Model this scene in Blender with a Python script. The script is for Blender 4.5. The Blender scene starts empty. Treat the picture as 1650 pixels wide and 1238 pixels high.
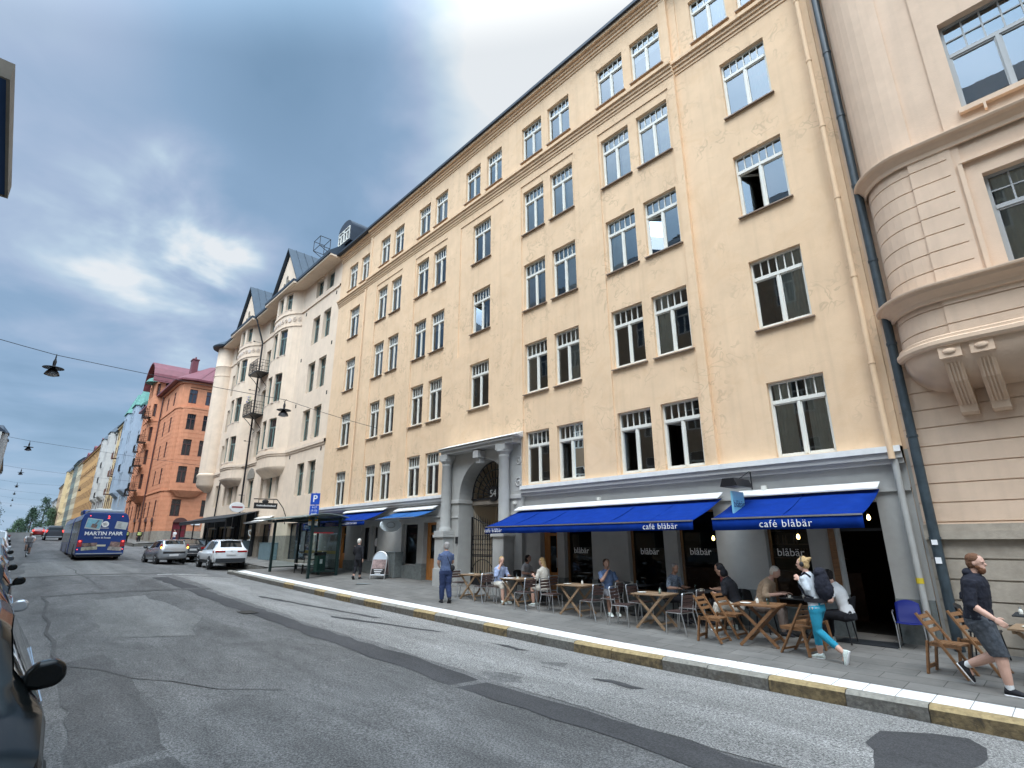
import bpy, math, random
from mathutils import Vector, Matrix
R_ = math.radians
random.seed(7)
scene = bpy.context.scene
COL = scene.collection
# ---------------------------------------------------------------- camera
cam_d = bpy.data.cameras.new("camera"); cam = bpy.data.objects.new("camera", cam_d); COL.objects.link(cam)
_r = Vector((0.68139822, 0.73190519, -0.00335637)); _u = Vector((0.21106013, -0.19210031, 0.95841071)); _f = Vector((-0.70082101, 0.65376775, 0.28537282))
M = Matrix(((_r.x, _u.x, -_f.x), (_r.y, _u.y, -_f.y), (_r.z, _u.z, -_f.z))).to_4x4()
cam.matrix_world = Matrix.Translation((0, 0, 2.05)) @ M
cam_d.sensor_width = 36; cam_d.lens = 848.08 / 1650 * 36; cam_d.clip_start = 0.05; cam_d.clip_end = 6000
scene.camera = cam
# ---------------------------------------------------------------- world and sun
SUN_EL, SUN_AZ = R_(57), R_(215)
w = bpy.data.worlds.new("World"); scene.world = w; w.use_nodes = True
nt = w.node_tree; nt.nodes.clear(); N = nt.nodes.new; L = nt.links.new
def val(x):
    n = N('ShaderNodeValue'); n.outputs[0].default_value = x; return n.outputs[0]
def mth(op, a, b=None, c=None, clamp=False):
    n = N('ShaderNodeMath'); n.operation = op; n.use_clamp = clamp
    for i, x in enumerate((a, b, c)):
        if x is None: continue
        if isinstance(x, (int, float)): n.inputs[i].default_value = x
        else: L(x, n.inputs[i])
    return n.outputs[0]
tc = N('ShaderNodeTexCoord'); sep = N('ShaderNodeSeparateXYZ'); L(tc.outputs['Generated'], sep.inputs[0])
dx, dy, dz = sep.outputs
zc = mth('ADD', mth('MAXIMUM', dz, 0.0), 0.12)
px_ = mth('DIVIDE', dx, zc); py_ = mth('DIVIDE', dy, zc)
cmb = N('ShaderNodeCombineXYZ'); L(px_, cmb.inputs[0]); L(py_, cmb.inputs[1])
def noise(scale, det, rough, dist, vec, off=0.0):
    mp = N('ShaderNodeMapping'); mp.inputs['Location'].default_value = (off, off * .7, off * 1.3); L(vec, mp.inputs[0])
    n = N('ShaderNodeTexNoise'); n.inputs['Scale'].default_value = scale; n.inputs['Detail'].default_value = det
    n.inputs['Roughness'].default_value = rough; n.inputs['Distortion'].default_value = dist; L(mp.outputs[0], n.inputs['Vector']); return n.outputs[0]
n1 = noise(1.15, 5, .50, .35, cmb.outputs[0], 3.1)
n2 = noise(2.7, 5, .52, .5, cmb.outputs[0], 9.7)
def blob(cx, cy, cz, k):
    v = N('ShaderNodeVectorMath'); v.operation = 'DOT_PRODUCT'; L(tc.outputs['Generated'], v.inputs[0])
    q = Vector((cx, cy, cz)).normalized(); v.inputs[1].default_value = q
    # wobble the edge of each break in the cloud with the noise
    t = mth('ADD', v.outputs['Value'], mth('MULTIPLY', mth('SUBTRACT', n1, .5), .09))
    t = mth('ADD', t, mth('MULTIPLY', mth('SUBTRACT', n2, .5), .045))
    return mth('POWER', mth('MAXIMUM', t, 0.0), k)
f0 = mth('ADD', mth('MULTIPLY', n1, .62), mth('MULTIPLY', n2, .30))
f0 = mth('ADD', f0, .01)
b1 = blob(-.53, .475, .705, 60); b1b = blob(-.40, .50, .77, 70); b2 = blob(-.90, .125, .42, 190); b2b = blob(-.895, .06, .47, 160)
d1 = blob(-.75, .19, .63, 40); d2 = blob(-.60, .27, .75, 60)
f1 = mth('ADD', f0, mth('MULTIPLY', b1, .42)); f1 = mth('ADD', f1, mth('MULTIPLY', b1b, .20))
f1 = mth('ADD', f1, mth('MULTIPLY', b2, .06)); f1 = mth('ADD', f1, mth('MULTIPLY', b2b, .0))
f1 = mth('SUBTRACT', f1, mth('MULTIPLY', d1, .10)); f1 = mth('SUBTRACT', f1, mth('MULTIPLY', d2, .12))
cr = N('ShaderNodeValToRGB'); L(f1, cr.inputs[0])
el = cr.color_ramp.elements
el[0].position = .12; el[0].color = (.125, .23, .37, 1)
el[1].position = .92; el[1].color = (.86, .93, 1.0, 1)
for p, c in ((.30, (.185, .325, .51, 1)), (.42, (.265, .42, .64, 1)), (.52, (.40, .53, .75, 1)), (.63, (.52, .68, .86, 1)), (.78, (.74, .86, .97, 1))):
    e = el.new(p); e.color = c
# pale blue air towards the horizon
hz = mth('POWER', mth('SUBTRACT', 1.0, mth('MAXIMUM', dz, 0.0)), 7.0)
mx = N('ShaderNodeMixRGB'); L(mth('MULTIPLY', hz, .80), mx.inputs[0]); L(cr.outputs[0], mx.inputs[1]); mx.inputs[2].default_value = (.37, .57, .84, 1)
# the Nishita sky shows thinly through the cloud
sky = N('ShaderNodeTexSky'); sky.sky_type = 'NISHITA'; sky.sun_disc = False; sky.sun_elevation = SUN_EL; sky.sun_rotation = SUN_AZ
sc = N('ShaderNodeMixRGB'); sc.blend_type = 'MULTIPLY'; sc.inputs[0].default_value = 1; L(mx.outputs[0], sc.inputs[1]); sc.inputs[2].default_value = (5.65, 5.45, 5.2, 1)
mix = N('ShaderNodeMixRGB'); mix.inputs[0].default_value = .08; L(sc.outputs[0], mix.inputs[1]); L(sky.outputs[0], mix.inputs[2])
# added sky glow, mostly out of view overhead and behind, to light facade and road
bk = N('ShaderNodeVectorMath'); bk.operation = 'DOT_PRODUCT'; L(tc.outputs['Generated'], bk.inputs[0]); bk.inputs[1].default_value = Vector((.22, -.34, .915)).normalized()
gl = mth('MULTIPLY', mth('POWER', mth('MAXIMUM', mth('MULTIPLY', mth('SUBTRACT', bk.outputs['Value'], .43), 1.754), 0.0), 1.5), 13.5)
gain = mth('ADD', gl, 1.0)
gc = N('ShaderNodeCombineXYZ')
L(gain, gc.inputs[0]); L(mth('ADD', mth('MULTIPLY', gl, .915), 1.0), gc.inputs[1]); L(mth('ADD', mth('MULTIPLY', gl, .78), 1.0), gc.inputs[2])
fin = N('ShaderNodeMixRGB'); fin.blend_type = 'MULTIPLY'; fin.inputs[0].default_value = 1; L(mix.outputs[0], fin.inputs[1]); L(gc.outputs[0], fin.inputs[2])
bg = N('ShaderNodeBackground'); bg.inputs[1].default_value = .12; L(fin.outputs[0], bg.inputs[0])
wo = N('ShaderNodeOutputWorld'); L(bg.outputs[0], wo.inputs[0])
sd = bpy.data.lights.new("sun", 'SUN'); sd.energy = 1.2; sd.angle = R_(25); sd.color = (1, .93, .84)
so = bpy.data.objects.new("sun", sd); COL.objects.link(so)
so.rotation_euler = Vector((-.35, .50, -.95)).to_track_quat('-Z', 'Y').to_euler()
scene.view_settings.view_transform = 'Standard'; scene.view_settings.look = 'None'; scene.view_settings.gamma = 1
scene.view_settings.exposure = 0.52
# ---------------------------------------------------------------- ground profile
GX = [-400, -300, -250, -200, -150, -100, -60, -45, -31, -18, -7, 0, 60]
GZ = [2.5, 4.2, 4.75, 4.7, 3.75, 2.45, 1.4, .96, .57, .24, .03, 0, -.05]
def lerp(x, X, Z):
    if x <= X[0]: return Z[0]
    for a, b, p, q in zip(X, X[1:], Z, Z[1:]):
        if x <= b: return p + (q - p) * (x - a) / (b - a)
    return Z[-1]
def g(x): return lerp(x, GX, GZ)
def cs(x): return lerp(x, [-20, -8], [.06, .037])
def walk(x, y): return g(x) + cs(x) * max(0, y - 9.1)
def road(x, y): return g(x) - .2 + .16 * max(0, 1 - ((y - 4) / 5.1) ** 2)
# ---------------------------------------------------------------- materials
def mat(name, c, rough=.6, metal=0, nz=0, ns=6, bump=0, bs=60, coat=0, emit=None, es=0, spec=.5, dirt=0, ds=1.2, dc=None, stretch=None, strokes=0, streak=0):
    m = bpy.data.materials.new(name); m.use_nodes = True; t = m.node_tree; b = t.nodes['Principled BSDF']
    b.inputs['Base Color'].default_value = (*c, 1); b.inputs['Roughness'].default_value = rough; b.inputs['Metallic'].default_value = metal
    b.inputs['Specular IOR Level'].default_value = spec
    if coat: b.inputs['Coat Weight'].default_value = coat; b.inputs['Coat Roughness'].default_value = .05
    if emit: b.inputs['Emission Color'].default_value = (*emit, 1); b.inputs['Emission Strength'].default_value = es
    co = t.nodes.new('ShaderNodeTexCoord'); src = co.outputs['Object']
    if stretch:
        mp = t.nodes.new('ShaderNodeMapping'); mp.inputs['Scale'].default_value = stretch; t.links.new(src, mp.inputs[0]); src = mp.outputs[0]
    cur = None
    def nzn(s, d=5, r=.6, di=0):
        n = t.nodes.new('ShaderNodeTexNoise'); n.inputs['Scale'].default_value = s; n.inputs['Detail'].default_value = d; n.inputs['Roughness'].default_value = r; n.inputs['Distortion'].default_value = di
        t.links.new(src, n.inputs['Vector']); return n.outputs[0]
    if nz:
        r = t.nodes.new('ShaderNodeMapRange'); r.inputs['From Min'].default_value = .3; r.inputs['From Max'].default_value = .7; t.links.new(nzn(ns), r.inputs[0])
        x = t.nodes.new('ShaderNodeMixRGB'); t.links.new(r.outputs[0], x.inputs[0])
        x.inputs[1].default_value = (*[max(0, v * (1 - nz)) for v in c], 1); x.inputs[2].default_value = (*[min(1, v * (1 + nz)) for v in c], 1); cur = x.outputs[0]
    if dirt:
        cr = t.nodes.new('ShaderNodeValToRGB'); t.links.new(nzn(ds, 6, .65, 1.2), cr.inputs[0])
        cr.color_ramp.elements[0].position = .50; cr.color_ramp.elements[0].color = (0, 0, 0, 1); cr.color_ramp.elements[1].position = .68; cr.color_ramp.elements[1].color = (1, 1, 1, 1)
        k = t.nodes.new('ShaderNodeMath'); k.operation = 'MULTIPLY'; k.inputs[1].default_value = dirt; t.links.new(cr.outputs[0], k.inputs[0])
        x = t.nodes.new('ShaderNodeMixRGB'); t.links.new(k.outputs[0], x.inputs[0])
        if cur: t.links.new(cur, x.inputs[1])
        else: x.inputs[1].default_value = (*c, 1)
        x.inputs[2].default_value = (*(dc or [v * .55 for v in c]), 1); cur = x.outputs[0]
    if streak:    # rain runs down the wall
        mp2 = t.nodes.new('ShaderNodeMapping'); mp2.inputs['Scale'].default_value = (5, 5, .22); t.links.new(co.outputs['Object'], mp2.inputs[0])
        n = t.nodes.new('ShaderNodeTexNoise'); n.inputs['Scale'].default_value = 1; n.inputs['Detail'].default_value = 5; t.links.new(mp2.outputs[0], n.inputs['Vector'])
        rr = t.nodes.new('ShaderNodeMapRange'); rr.inputs['From Min'].default_value = .52; rr.inputs['From Max'].default_value = .75; rr.inputs['To Max'].default_value = streak; t.links.new(n.outputs[0], rr.inputs[0])
        x = t.nodes.new('ShaderNodeMixRGB'); t.links.new(rr.outputs[0], x.inputs[0]); t.links.new(cur, x.inputs[1]); x.inputs[2].default_value = (*[v * .55 for v in c], 1); cur = x.outputs[0]
    if strokes:   # trowel marks: thin wandering bands
        cr = t.nodes.new('ShaderNodeValToRGB'); t.links.new(nzn(2.6, 1.5, .5, 1.2), cr.inputs[0]); e = cr.color_ramp.elements
        e[0].position = .53; e[0].color = (0, 0, 0, 1); e[1].position = .615; e[1].color = (0, 0, 0, 1); q = e.new(.572); q.color = (1, 1, 1, 1)
        gt_ = t.nodes.new('ShaderNodeMapRange'); gt_.inputs['From Min'].default_value = .48; gt_.inputs['From Max'].default_value = .62; t.links.new(nzn(.9, 3, .5), gt_.inputs[0])
        k = t.nodes.new('ShaderNodeMath'); k.operation = 'MULTIPLY'; t.links.new(cr.outputs[0], k.inputs[0]); t.links.new(gt_.outputs[0], k.inputs[1])
        k2 = t.nodes.new('ShaderNodeMath'); k2.operation = 'MULTIPLY'; k2.inputs[1].default_value = strokes; t.links.new(k.outputs[0], k2.inputs[0])
        x = t.nodes.new('ShaderNodeMixRGB'); t.links.new(k2.outputs[0], x.inputs[0]); t.links.new(cur, x.inputs[1]); x.inputs[2].default_value = (*[v * .70 for v in c], 1); cur = x.outputs[0]
    if cur: t.links.new(cur, b.inputs['Base Color'])
    if bump:
        bn = t.nodes.new('ShaderNodeBump'); bn.inputs['Strength'].default_value = bump; bn.inputs['Distance'].default_value = .01; t.links.new(nzn(bs, 4), bn.inputs['Height']); t.links.new(bn.outputs[0], b.inputs['Normal'])
    return m
def nodes_of(m): return m.node_tree, m.node_tree.nodes['Principled BSDF']
# ---------------------------------------------------------------- mesh builder
class MB:
    def __init__(s, T=None): s.v = []; s.f = []; s.m = []; s.T = T
    def add(s, vs, fs, mi=0):
        b = len(s.v); T = s.T
        s.v += [tuple(T @ Vector(p)) if T else tuple(p) for p in vs]
        s.f += [tuple(b + i for i in f) for f in fs]; s.m += [mi] * len(fs); return s
    def box(s, x0, x1, y0, y1, z0, z1, mi=0):
        vs = [(x, y, z) for z in (z0, z1) for y in (y0, y1) for x in (x0, x1)]
        return s.add(vs, [(0, 2, 3, 1), (4, 5, 7, 6), (0, 1, 5, 4), (2, 6, 7, 3), (0, 4, 6, 2), (1, 3, 7, 5)], mi)
    def obox(s, c, size, rot=None, mi=0):
        a, b, d = [q / 2 for q in size]; Rm = rot or Matrix.Identity(3); c = Vector(c)
        vs = [c + Rm @ Vector((x, y, z)) for z in (-d, d) for y in (-b, b) for x in (-a, a)]
        return s.add(vs, [(0, 2, 3, 1), (4, 5, 7, 6), (0, 1, 5, 4), (2, 6, 7, 3), (0, 4, 6, 2), (1, 3, 7, 5)], mi)
    def bar(s, p, q, wd, th, mi=0, up=(0, 0, 1)):
        p = Vector(p); q = Vector(q); z = (q - p); l = z.length; z = z / l; u = Vector(up)
        x = u.cross(z)
        if x.length < 1e-3: x = Vector((1, 0, 0)).cross(z)
        x.normalize(); y = z.cross(x); Rm = Matrix((x, y, z)).transposed()
        return s.obox((p + q) / 2, (wd, th, l), Rm, mi)
    def tube(s, pts, r, n=8, mi=0, cap=True):
        pts = [Vector(p) for p in pts]; rs = r if isinstance(r, (list, tuple)) else [r] * len(pts)
        vs = []; ref = None
        for i, p in enumerate(pts):
            d = (pts[min(i + 1, len(pts) - 1)] - pts[max(i - 1, 0)]).normalized()
            if ref is None: ref = Vector((0, 0, 1)) if abs(d.z) < .9 else Vector((1, 0, 0))
            x = ref.cross(d).normalized(); y = d.cross(x); ref = y if abs(y.dot(d)) < .5 else ref
            for k in range(n):
                a = 2 * math.pi * k / n; vs.append(p + (x * math.cos(a) + y * math.sin(a)) * rs[i])
        fs = [(i * n + k, i * n + (k + 1) % n, (i + 1) * n + (k + 1) % n, (i + 1) * n + k) for i in range(len(pts) - 1) for k in range(n)]
        if cap: fs += [tuple(range(n))[::-1], tuple((len(pts) - 1) * n + k for k in range(n))]
        return s.add(vs, fs, mi)
    def lathe(s, prof, c=(0, 0, 0), n=16, mi=0, Rm=None):
        c = Vector(c); vs = []
        for r, z in prof:
            for k in range(n):
                a = 2 * math.pi * k / n; q = Vector((r * math.cos(a), r * math.sin(a), z)); vs.append(c + (Rm @ q if Rm else q))
        fs = [(i * n + k, i * n + (k + 1) % n, (i + 1) * n + (k + 1) % n, (i + 1) * n + k) for i in range(len(prof) - 1) for k in range(n)]
        if prof[0][0] > 1e-4: fs.append(tuple(range(n))[::-1])
        if prof[-1][0] > 1e-4: fs.append(tuple((len(prof) - 1) * n + k for k in range(n)))
        return s.add(vs, fs, mi)
    def ball(s, c, r, n=12, mi=0, Rm=None):
        c = Vector(c); rr = r if isinstance(r, (tuple, list)) else (r, r, r); h = n // 2; vs = []
        for i in range(h + 1):
            ph = math.pi * i / h
            for k in range(n):
                a = 2 * math.pi * k / n; q = Vector((rr[0] * math.sin(ph) * math.cos(a), rr[1] * math.sin(ph) * math.sin(a), -rr[2] * math.cos(ph))); vs.append(c + (Rm @ q if Rm else q))
        return s.add(vs, [(i * n + k, i * n + (k + 1) % n, (i + 1) * n + (k + 1) % n, (i + 1) * n + k) for i in range(h) for k in range(n)], mi)
    def prism(s, poly, a, b, axis='y', mi=0):
        f = {'y': lambda p, t: (p[0], t, p[1]), 'x': lambda p, t: (t, p[0], p[1]), 'z': lambda p, t: (p[0], p[1], t)}[axis]
        n = len(poly); vs = [f(p, a) for p in poly] + [f(p, b) for p in poly]
        return s.add(vs, [tuple(range(n)), tuple(range(2 * n - 1, n - 1, -1))] + [(i, i + n, (i + 1) % n + n, (i + 1) % n) for i in range(n)], mi)
    def mesh(s, name, mats, smooth=False):
        me = bpy.data.meshes.new(name); me.from_pydata(s.v, [], s.f)
        for m in (mats if isinstance(mats, (list, tuple)) else [mats]): me.materials.append(m)
        for p, i in zip(me.polygons, s.m): p.material_index = i; p.use_smooth = smooth
        me.validate(); me.update(); return me
    def build(s, name, mats, parent=None, smooth=False, bevel=0, fixn=True):
        me = s.mesh(name, mats, smooth)
        if fixn:
            import bmesh
            bm = bmesh.new(); bm.from_mesh(me)
            if smooth: bmesh.ops.remove_doubles(bm, verts=bm.verts, dist=1e-5)
            bmesh.ops.recalc_face_normals(bm, faces=bm.faces); bm.to_mesh(me); bm.free()
        o = bpy.data.objects.new(name, me); COL.objects.link(o)
        if bevel:
            md = o.modifiers.new('bevel', 'BEVEL'); md.width = bevel; md.segments = 2; md.limit_method = 'ANGLE'
        if smooth: soft(me)
        if parent: attach(o, parent)
        return o
def soft(me, ang=40):
    try:
        me.set_sharp_from_angle(angle=R_(ang))
    except Exception: pass
FOLD = {}
def folds(o, size, strength):
    if size not in FOLD: t = bpy.data.textures.new('folds', 'CLOUDS'); t.noise_scale = size; t.noise_depth = 2; FOLD[size] = t
    md = o.modifiers.new('folds', 'DISPLACE'); md.texture = FOLD[size]; md.strength = strength; md.mid_level = .5; md.texture_coords = 'LOCAL'
WORLD = {}
def attach(o, root):
    """parts of a building are modelled in world coordinates, parts of movable things in the thing's own"""
    o.parent = root
    if root.name in WORLD: o.matrix_parent_inverse = WORLD[root.name]
def tag(o, label=None, cat=None, group=None, kind=None):
    for k, v in (('label', label), ('category', cat), ('group', group), ('kind', kind)):
        if v: o[k] = v
    return o
def empty(name, loc=(0, 0, 0), rz=0, label=None, cat=None, group=None, world=False):
    o = bpy.data.objects.new(name, None); COL.objects.link(o); o.location = loc; o.rotation_euler = (0, 0, rz); o.empty_display_size = .2
    tag(o, label, cat, group)
    if world: WORLD[o.name] = Matrix.Translation(-Vector(loc))
    return o
KIDS = {}
def copy_tree(o, loc=None, rz=None, parent=None, label=None, kids=None):
    c = o.copy(); COL.objects.link(c)
    if loc is not None: c.location = loc
    if rz is not None: c.rotation_euler = (0, 0, rz)
    if label: c['label'] = label
    if parent: c.parent = parent
    for ch in [k for k in bpy.data.objects if k.parent == o]: copy_tree(ch, parent=c)
    return c
def text(s, size, m, parent, Mx, name='lettering', ext=.002, align='CENTER', spacing=1.0, bold=0, shear=0):
    cu = bpy.data.curves.new(name, 'FONT'); cu.body = s; cu.size = size; cu.extrude = ext; cu.align_x = align; cu.align_y = 'CENTER'; cu.space_character = spacing; cu.offset = bold; cu.shear = shear
    cu.resolution_u = 3
    t = bpy.data.objects.new(name, cu); COL.objects.link(t)
    dg = bpy.context.evaluated_depsgraph_get(); me = bpy.data.meshes.new_from_object(t.evaluated_get(dg)); bpy.data.objects.remove(t)
    me.materials.clear(); me.materials.append(m); me.name = name
    o = bpy.data.objects.new(name, me); COL.objects.link(o)
    me.transform(Mx)
    if parent: attach(o, parent)
    return o
def face(loc, rz=0, tilt=0):
    """matrix that stands a text upright facing -Y, turned by rz"""
    return Matrix.Translation(loc) @ Matrix.Rotation(rz, 4, 'Z') @ Matrix.Rotation(R_(90) + tilt, 4, 'X')
# ---------------------------------------------------------------- shared materials
K = {}
def stucco(name, c, dirt=.3, dc=None, ns=1.5, nz=.06, strokes=0):
    return mat(name, c, .9, nz=nz, ns=ns, bump=.35, bs=45, dirt=dirt, ds=1.1, dc=dc, spec=.2, strokes=strokes, streak=.2)
K['ochre'] = stucco('ochre_plaster', (.74, .53, .345), .32, (.64, .42, .24), strokes=.75)
K['ochre_trim'] = mat('ochre_trim', (.74, .52, .33), .85, nz=.05, ns=3, bump=.15)
K['grey'] = mat('grey_render', (.375, .37, .352), .8, nz=.07, ns=2.5, bump=.2, bs=40, dirt=.12, ds=2)
K['grey_trim'] = mat('grey_trim', (.43, .42, .40), .7, nz=.05, ns=3)
K['plinth'] = mat('plinth_stone', (.16, .175, .17), .6, nz=.25, ns=9, bump=.3, bs=30)
K['flash'] = mat('pale_flashing', (.75, .74, .71), .45, nz=.08, ns=5)
K['white'] = mat('white_paint', (.70, .68, .61), .5, nz=.04, ns=8)
K['green_frame'] = mat('green_paint', (.15, .21, .19), .5, nz=.08, ns=8)
K['brown_frame'] = mat('brown_paint', (.085, .035, .03), .5)
K['greyframe'] = mat('grey_window_paint', (.35, .36, .36), .5)
K['sill'] = mat('brown_sill_metal', (.26, .19, .14), .5, nz=.1)
K['metal_roof'] = mat('dark_roof_metal', (.022, .032, .048), .5, .2, nz=.2, ns=2)
K['blue_roof'] = mat('blue_roof_metal', (.028, .045, .065), .55, .1, nz=.2, ns=3)
K['red_roof'] = mat('red_roof_metal', (.17, .045, .055), .5, .1, nz=.15, ns=2)
K['copper'] = mat('green_copper', (.07, .20, .165), .7, nz=.25, ns=3, dirt=.4, ds=2)
K['cream'] = stucco('cream_render', (.73, .585, .45), .22, (.57, .46, .37))
K['cream_trim'] = mat('cream_trim', (.60, .51, .44), .85, nz=.05, ns=3, bump=.15)
K['stone'] = mat('grey_stone', (.25, .22, .18), .85, nz=.18, ns=4, bump=.4, bs=20)
K['orange'] = stucco('orange_render', (.58, .25, .14), .25, (.46, .18, .10), ns=2, nz=.1)
K['pink'] = stucco('pink_beige_render', (.67, .50, .37), .22, (.58, .42, .31), ns=2.2)
K['pinktrim'] = mat('pink_beige_trim', (.68, .50, .36), .85, nz=.05, ns=3, bump=.15)
K['pinkstone'] = mat('rusticated_stone', (.36, .31, .25), .85, nz=.14, ns=6, bump=.5, bs=25, dirt=.2)
K['iron'] = mat('black_iron', (.012, .012, .014), .45, .2, nz=.2)
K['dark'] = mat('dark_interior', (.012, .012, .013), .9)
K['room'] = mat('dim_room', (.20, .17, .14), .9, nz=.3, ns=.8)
K['curtain'] = mat('curtain_cloth', (.82, .80, .70), .9, nz=.1, ns=3)
K['wood'] = mat('teak_wood', (.19, .092, .038), .55, nz=.28, ns=7, stretch=(1, 6, 6), bump=.15)
K['palewood'] = mat('pale_wood', (.26, .17, .10), .6, nz=.22, ns=7, stretch=(1, 6, 6), bump=.15)
K['door'] = mat('varnished_door', (.42, .17, .04), .45, nz=.22, ns=6, stretch=(3, 3, .6), coat=.3)
K['alu'] = mat('brushed_aluminium', (.62, .62, .62), .32, .9)
K['steel'] = mat('grey_steel', (.35, .36, .37), .4, .7)
K['black'] = mat('black_plastic', (.015, .015, .017), .5)
K['blackcloth'] = mat('black_cloth', (.012, .012, .016), .9)
K['rubber'] = mat('tyre_rubber', (.014, .014, .014), .85)
K['chrome'] = mat('chrome_trim', (.8, .8, .82), .12, 1)
K['tail'] = mat('red_lamp_glass', (.30, .008, .01), .15, coat=.6)
K['tail_on'] = mat('lit_red_lamp', (.6, .02, .02), .2, emit=(1, .06, .05), es=2.2)
K['amber_on'] = mat('lit_amber_lamp', (.8, .4, .05), .2, emit=(1, .55, .08), es=2.5)
K['plate'] = mat('number_plate', (.6, .6, .6), .4)
K['head'] = mat('headlamp_glass', (.55, .57, .6), .08, .3, coat=.8)
K['awn'] = mat('blue_awning_cloth', (.004, .028, .20), .95, spec=.08, nz=.12, ns=5, dirt=.25, ds=1.6, dc=(.012, .05, .26))
K['awn_pale'] = mat('sunfaded_blue_cloth', (.03, .105, .28), .95, spec=.1, nz=.1, ns=5)
K['letter'] = mat('white_lettering', (.8, .8, .8), .6)
K['bulb'] = mat('lit_bulb', (1, .8, .4), .3, emit=(1, .68, .25), es=9)
K['navy'] = mat('navy_awning', (.02, .07, .19), .8)
K['signblue'] = mat('sign_blue', (.01, .07, .42), .4)
K['signyellow'] = mat('sign_yellow', (.55, .30, .02), .5)
K['charcoal'] = mat('charcoal_panel', (.016, .019, .023), .7, nz=.2)
K['shelter'] = mat('dark_green_steel', (.012, .03, .028), .4, .3)
K['granite'] = mat('kerb_granite', (.125, .118, .105), .85, nz=.4, ns=18, bump=1, bs=30, dirt=.8, ds=3.0, dc=(.085, .072, .052))  # kerb face colour holds dirt plus occlusion shade painted in
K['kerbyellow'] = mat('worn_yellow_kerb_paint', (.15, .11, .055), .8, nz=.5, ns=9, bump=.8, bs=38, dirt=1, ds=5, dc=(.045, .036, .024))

def glass_mat(name, ior=1.9, tint=(.8, .85, .85), wav=.02):
    m = bpy.data.materials.new(name); m.use_nodes = True; t = m.node_tree; t.nodes.clear()
    o = t.nodes.new('ShaderNodeOutputMaterial'); mx = t.nodes.new('ShaderNodeMixShader'); fr = t.nodes.new('ShaderNodeFresnel'); fr.inputs[0].default_value = ior
    a = t.nodes.new('ShaderNodeBsdfTransparent'); a.inputs[0].default_value = (*tint, 1); b = t.nodes.new('ShaderNodeBsdfGlossy'); b.inputs['Roughness'].default_value = .01; b.inputs[0].default_value = (.78, .90, 1, 1)
    co = t.nodes.new('ShaderNodeTexCoord'); n = t.nodes.new('ShaderNodeTexNoise'); n.inputs['Scale'].default_value = 1.6; t.links.new(co.outputs['Object'], n.inputs['Vector'])
    bp = t.nodes.new('ShaderNodeBump'); bp.inputs['Strength'].default_value = wav * 5; bp.inputs['Distance'].default_value = .01; t.links.new(n.outputs[0], bp.inputs['Height']); t.links.new(bp.outputs[0], b.inputs['Normal'])
    t.links.new(fr.outputs[0], mx.inputs[0]); t.links.new(a.outputs[0], mx.inputs[1]); t.links.new(b.outputs[0], mx.inputs[2]); t.links.new(mx.outputs[0], o.inputs[0]); return m
K['glass'] = glass_mat('window_glass', 2.35, (.93, .95, .94))
K['shopglass'] = glass_mat('shop_glass', 1.45, (.75, .78, .78), .005)
K['clearglass'] = glass_mat('shelter_glass', 1.5, (.82, .9, .88), .004)
K['darkglass'] = mat('dark_pane', (.018, .022, .026), .06, spec=1.0, coat=.5, nz=.5, ns=.7)
K['carglass'] = mat('car_window_glass', (.008, .011, .012), .04, spec=.9, coat=.3)

# light and dark asphalt: coarse stone chips, blotches, tyre polish
def asphalt(name, c, chip, blot, worn, seed=0):
    m = mat(name, c, .88, bump=0, spec=.25); t, b = nodes_of(m); co = t.nodes.new('ShaderNodeTexCoord')
    def nz(s, d, r=.6, sc=(1, 1, 1), di=0):
        mp = t.nodes.new('ShaderNodeMapping'); mp.inputs['Scale'].default_value = sc; mp.inputs['Location'].default_value = (seed, seed, 0); t.links.new(co.outputs['Object'], mp.inputs[0])
        n = t.nodes.new('ShaderNodeTexNoise'); n.inputs['Scale'].default_value = s; n.inputs['Detail'].default_value = d; n.inputs['Roughness'].default_value = r; n.inputs['Distortion'].default_value = di; t.links.new(mp.outputs[0], n.inputs['Vector']); return n.outputs[0]
    def ramp(src, stops):
        cr = t.nodes.new('ShaderNodeValToRGB'); t.links.new(src, cr.inputs[0]); e = cr.color_ramp.elements
        for i, (p, v) in enumerate(stops):
            q = e[i] if i < 2 else e.new(p); q.position = p; q.color = (v, v, v, 1)
        return cr.outputs[0]
    def mul(a, bb):
        x = t.nodes.new('ShaderNodeMixRGB'); x.blend_type = 'MULTIPLY'; x.inputs[0].default_value = 1; t.links.new(a, x.inputs[1]); t.links.new(bb, x.inputs[2]); return x.outputs[0]
    base = t.nodes.new('ShaderNodeRGB'); base.outputs[0].default_value = (*c, 1)
    f = mul(base.outputs[0], ramp(nz(42, 3, .8), [(.41, 1 - chip), (.60, 1 + chip)]))
    f = mul(f, ramp(nz(130, 2, .8), [(.40, 1 - chip * .8), (.62, 1 + chip * .8)]))
    f = mul(f, ramp(nz(.55, 5, .65, (.5, 1.4, 1), .8), [(.35, 1 - blot), (.65, 1 + blot * .6)]))
    f = mul(f, ramp(nz(2.6, 5, .7, (.5, 1.2, 1), 1.5), [(.40, 1 - worn), (.60, 1.0)]))
    f = mul(f, ramp(nz(1, 3, .5, (.05, 1.1, 1)), [(.38, .86), (.62, 1.08)]))      # wheel tracks run along the street
    t.links.new(f, b.inputs['Base Color'])
    bn = t.nodes.new('ShaderNodeBump'); bn.inputs['Strength'].default_value = .6; bn.inputs['Distance'].default_value = .008; t.links.new(nz(70, 3, .7), bn.inputs['Height']); t.links.new(bn.outputs[0], b.inputs['Normal'])
    return m
K['road'] = asphalt('dark_asphalt', (.150, .145, .140), .48, .26, .16)
K['road_light'] = asphalt('worn_pale_asphalt', (.262, .252, .238), .60, .15, .12, 5)
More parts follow.
